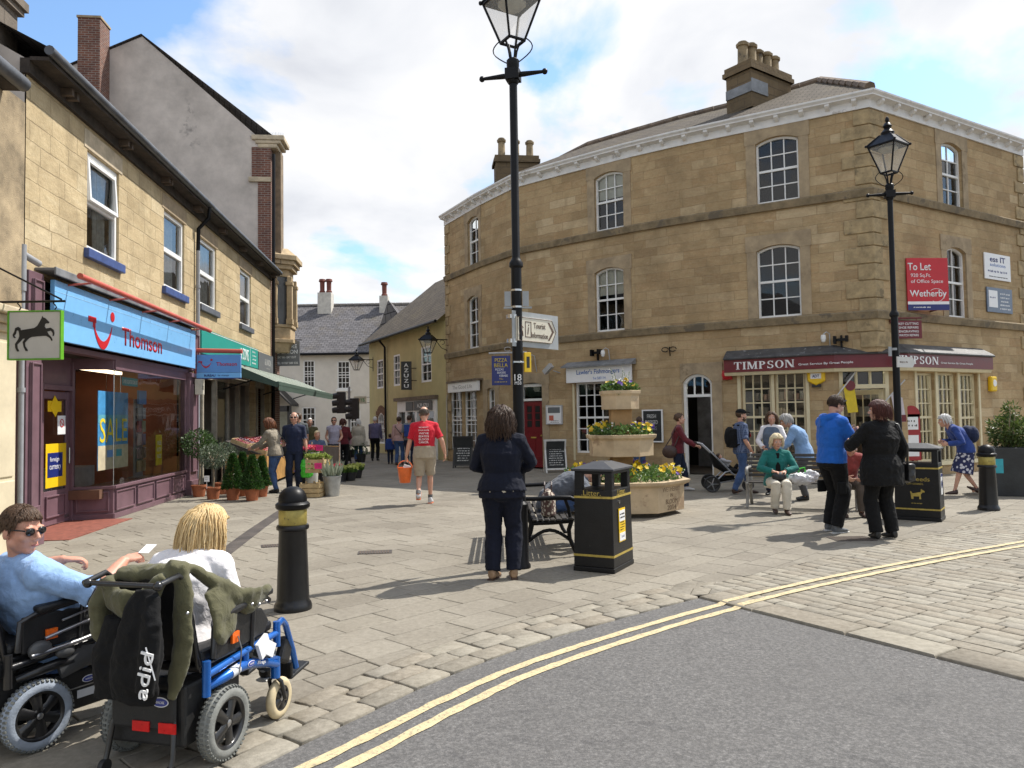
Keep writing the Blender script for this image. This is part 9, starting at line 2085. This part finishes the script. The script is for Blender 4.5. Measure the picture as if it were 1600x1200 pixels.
m.tube([(.17,-.20,.94),(.195,-.20,.80),(.205,-.22,.62),(.19,-.24,.46),(.175,-.25,.36)],[(.035,.04),(.05,.03),(.055,.024),(.045,.02),(.02,.015)],14,up=(1,0,0))
m.tube([(.25,-.04,.82),(.285,-.02,.70),(.29,-.03,.60),(.28,-.05,.55)],[(.10,.025),(.10,.022),(.08,.02),(.03,.02)],12,up=(0,1,0))
m.tube([(-.18,-.26,.885),(-.11,-.285,.80),(-.02,-.30,.765),(.07,-.285,.80),(.14,-.25,.90)],[(.03,.03),(.06,.03),(.085,.035),(.06,.03),(.03,.03)],12,up=(0,0,1));m.tube([(-.15,-.19,.89),(.15,-.19,.91)],[(.04,.05),(.04,.05)],12,up=(0,0,1))
m.tube([(-.185,-.24,.86),(-.21,-.26,.76),(-.21,-.25,.64),(-.19,-.24,.58)],[(.03,.04),(.055,.05),(.05,.045),(.02,.02)],12,up=(0,1,0))
remesh(m,'coat_cloth',cloth('olive_coat_cotton',(.10,.095,.05),.3,6,200,.4,folds=.7),t,.008,4,.028,.010)
m=MB()
for p in((.335,.12,.70),(.335,.18,.685),(.33,.25,.685),(.245,-.24,.74)):m.ball(p,.008,8,6)
m.build('snap_buttons',CHR,t)
t=thing('jacket','black sports jacket with white lettering hanging from the wheelchair push bar','jacket',CA,R(RA_));m=MB()
m.tube([(.10,-.33,.86),(.10,-.345,.78),(.08,-.35,.62),(.05,-.345,.48),(.04,-.33,.37)],[(.05,.03),(.085,.05),(.125,.055),(.135,.05),(.12,.04)],16,up=(1,0,0));m.tube([(.15,-.35,.83),(.175,-.385,.72),(.17,-.39,.56),(.14,-.385,.42)],[(.03,.03),(.05,.035),(.05,.035),(.045,.03)],12,up=(1,0,0));m.tube([(-.08,-.30,.72),(-.10,-.31,.56),(-.10,-.30,.36)],[(.06,.03),(.10,.04),(.10,.03)],12,up=(1,0,0))
remesh(m,'jacket_cloth',BLACKC,t,.0085,3,.025,.012)
text('adid',.20,.062,WHITE_S,t,T(.178,-.427,.52)@RX(90)@RZ(80),ext=.006,bold=.0)
m=MB();m.rod((.185,-.428,.64),(.222,-.415,.50),.004,4);m.build('piping',WHITE_S,t)
CB,RB_=V(-2.585,3.965,0),-30
B=chair(CB,RB_,'powered wheelchair with black frame and blue grey tyres at the lower left corner',FRAMEB,TYRE_B,TYRE_W,False)
m=MB();m.box(.205,.26,.05,.40,.13,.30);m.add([(.262,.05,.28),(.262,.40,.28),(.262,.37,.33),(.262,.09,.33),(.19,.05,.28),(.19,.40,.28),(.19,.37,.33),(.19,.09,.33)],[(0,1,2,3),(7,6,5,4),(0,3,7,4),(1,5,6,2),(2,6,7,3)]);m.build('side_battery',VINYL,B,bevel=.012)
oval(B,T(.262,.26,.272)@RZ(90)@RX(90),'INVACARE',.035);text('Fox',.05,.026,WHITE_S,B,T(.262,.335,.275)@RZ(90)@RX(90),ext=.0015)
m=MB();m.box(.2605,.2625,.20,.36,.185,.225);m.build('type_label',mat('silver_label',(.6,.62,.65)),B);m=MB();m.box(.2605,.263,.07,.40,.238,.244);m.build('silver_trim',CHR,B)
m=MB();m.tube([(.29,.02,.54),(.295,.20,.575),(.295,.36,.60)],.010,6);m.tube([(.30,-.05,.47),(.305,.18,.49),(.305,.40,.52)],.013,8);m.tube([(.295,.10,.61),(.30,.25,.64),(.295,.34,.66)],.006,6);m.build('adjuster_rods',CHR,B,smooth=60)
m=MB();m.ball((.285,.0,.49),(.03,.06,.045),12,8);m.ball((.29,.12,.45),(.025,.05,.03),12,8);m.build('pivot_covers',mat('grey_plastic_cover',(.07,.072,.075),.4),B,smooth=60)
m=MB();m.tube([(.27,.10,.36),(.28,.22,.40),(.28,.34,.39),(.27,.44,.34)],[(.02,.05),(.02,.06),(.02,.05),(.02,.03)],10,up=(1,0,0));m.build('mudguard',mat('grey_plastic_cover',(.07,.072,.075)),B,smooth=60)
m=MB();m.box(-.24,.24,-.30,-.06,.38,.46);m.build('rear_cover',VINYL,B,bevel=.03)
SHIRT=cloth('pale_blue_check_shirt',(.27,.42,.68),.12,20,120,.5)
P=Person((CB.x,CB.y,0),RB_,1.66,'man in pale blue shirt and sunglasses reading a slip in the black wheelchair','m',1.30,vox=.006,pz=.455,lean=-25,hunch=9,hyaw=-74,hpitch=10,twist=-8,shoulders=.195,skin=SKIN_P)
P.t.location=chair_frame(CB,RB_)@V(.05,.19,0)
P.leg(0,(-.13,.60,.30),-4,(0,.5,1)).leg(1,(.14,.60,.30),4,(0,.5,1));P.arm(0,(-.17,.16,.86),(-1,-.5,-.3),.7,(.5,.9,-.1),(0,0,-1));P.arm(1,(.27,.24,.88),(.6,-.7,-.8),1.35,(.15,.95,.12),(-.3,0,-1),.4)
P.body();P.face(True);P.hair('short',H_MID,1700,.018,41,.006);P.top(SHIRT,.86,.47,.024,1.44,1.0,.016,'shirt',cuff=.022,collar=[.014]*11);P.trousers(DENIM,.98,.018,1.0,.012);P.shoes(SHOE_B)
m=MB();a,e,w_=P.arms[1];c=a.lerp(e,.92);m.tube([c,c+(e-a).normalized()*.012],.066*1.12,16);m.build('sleeve_edge',mat('dark_sleeve_edge',(.03,.03,.05),.8),P.t)
q=P.w(.285,.34,.92);t=thing('paper_slip','small white paper slip held up by the man in the pale blue shirt','paper',q,R(RB_));m=MB();m.M=RZ(20)@RX(25);m.box(-.012,.05,-.03,.05,-.0012,.0012);m.build('paper',WHITE_S,t)
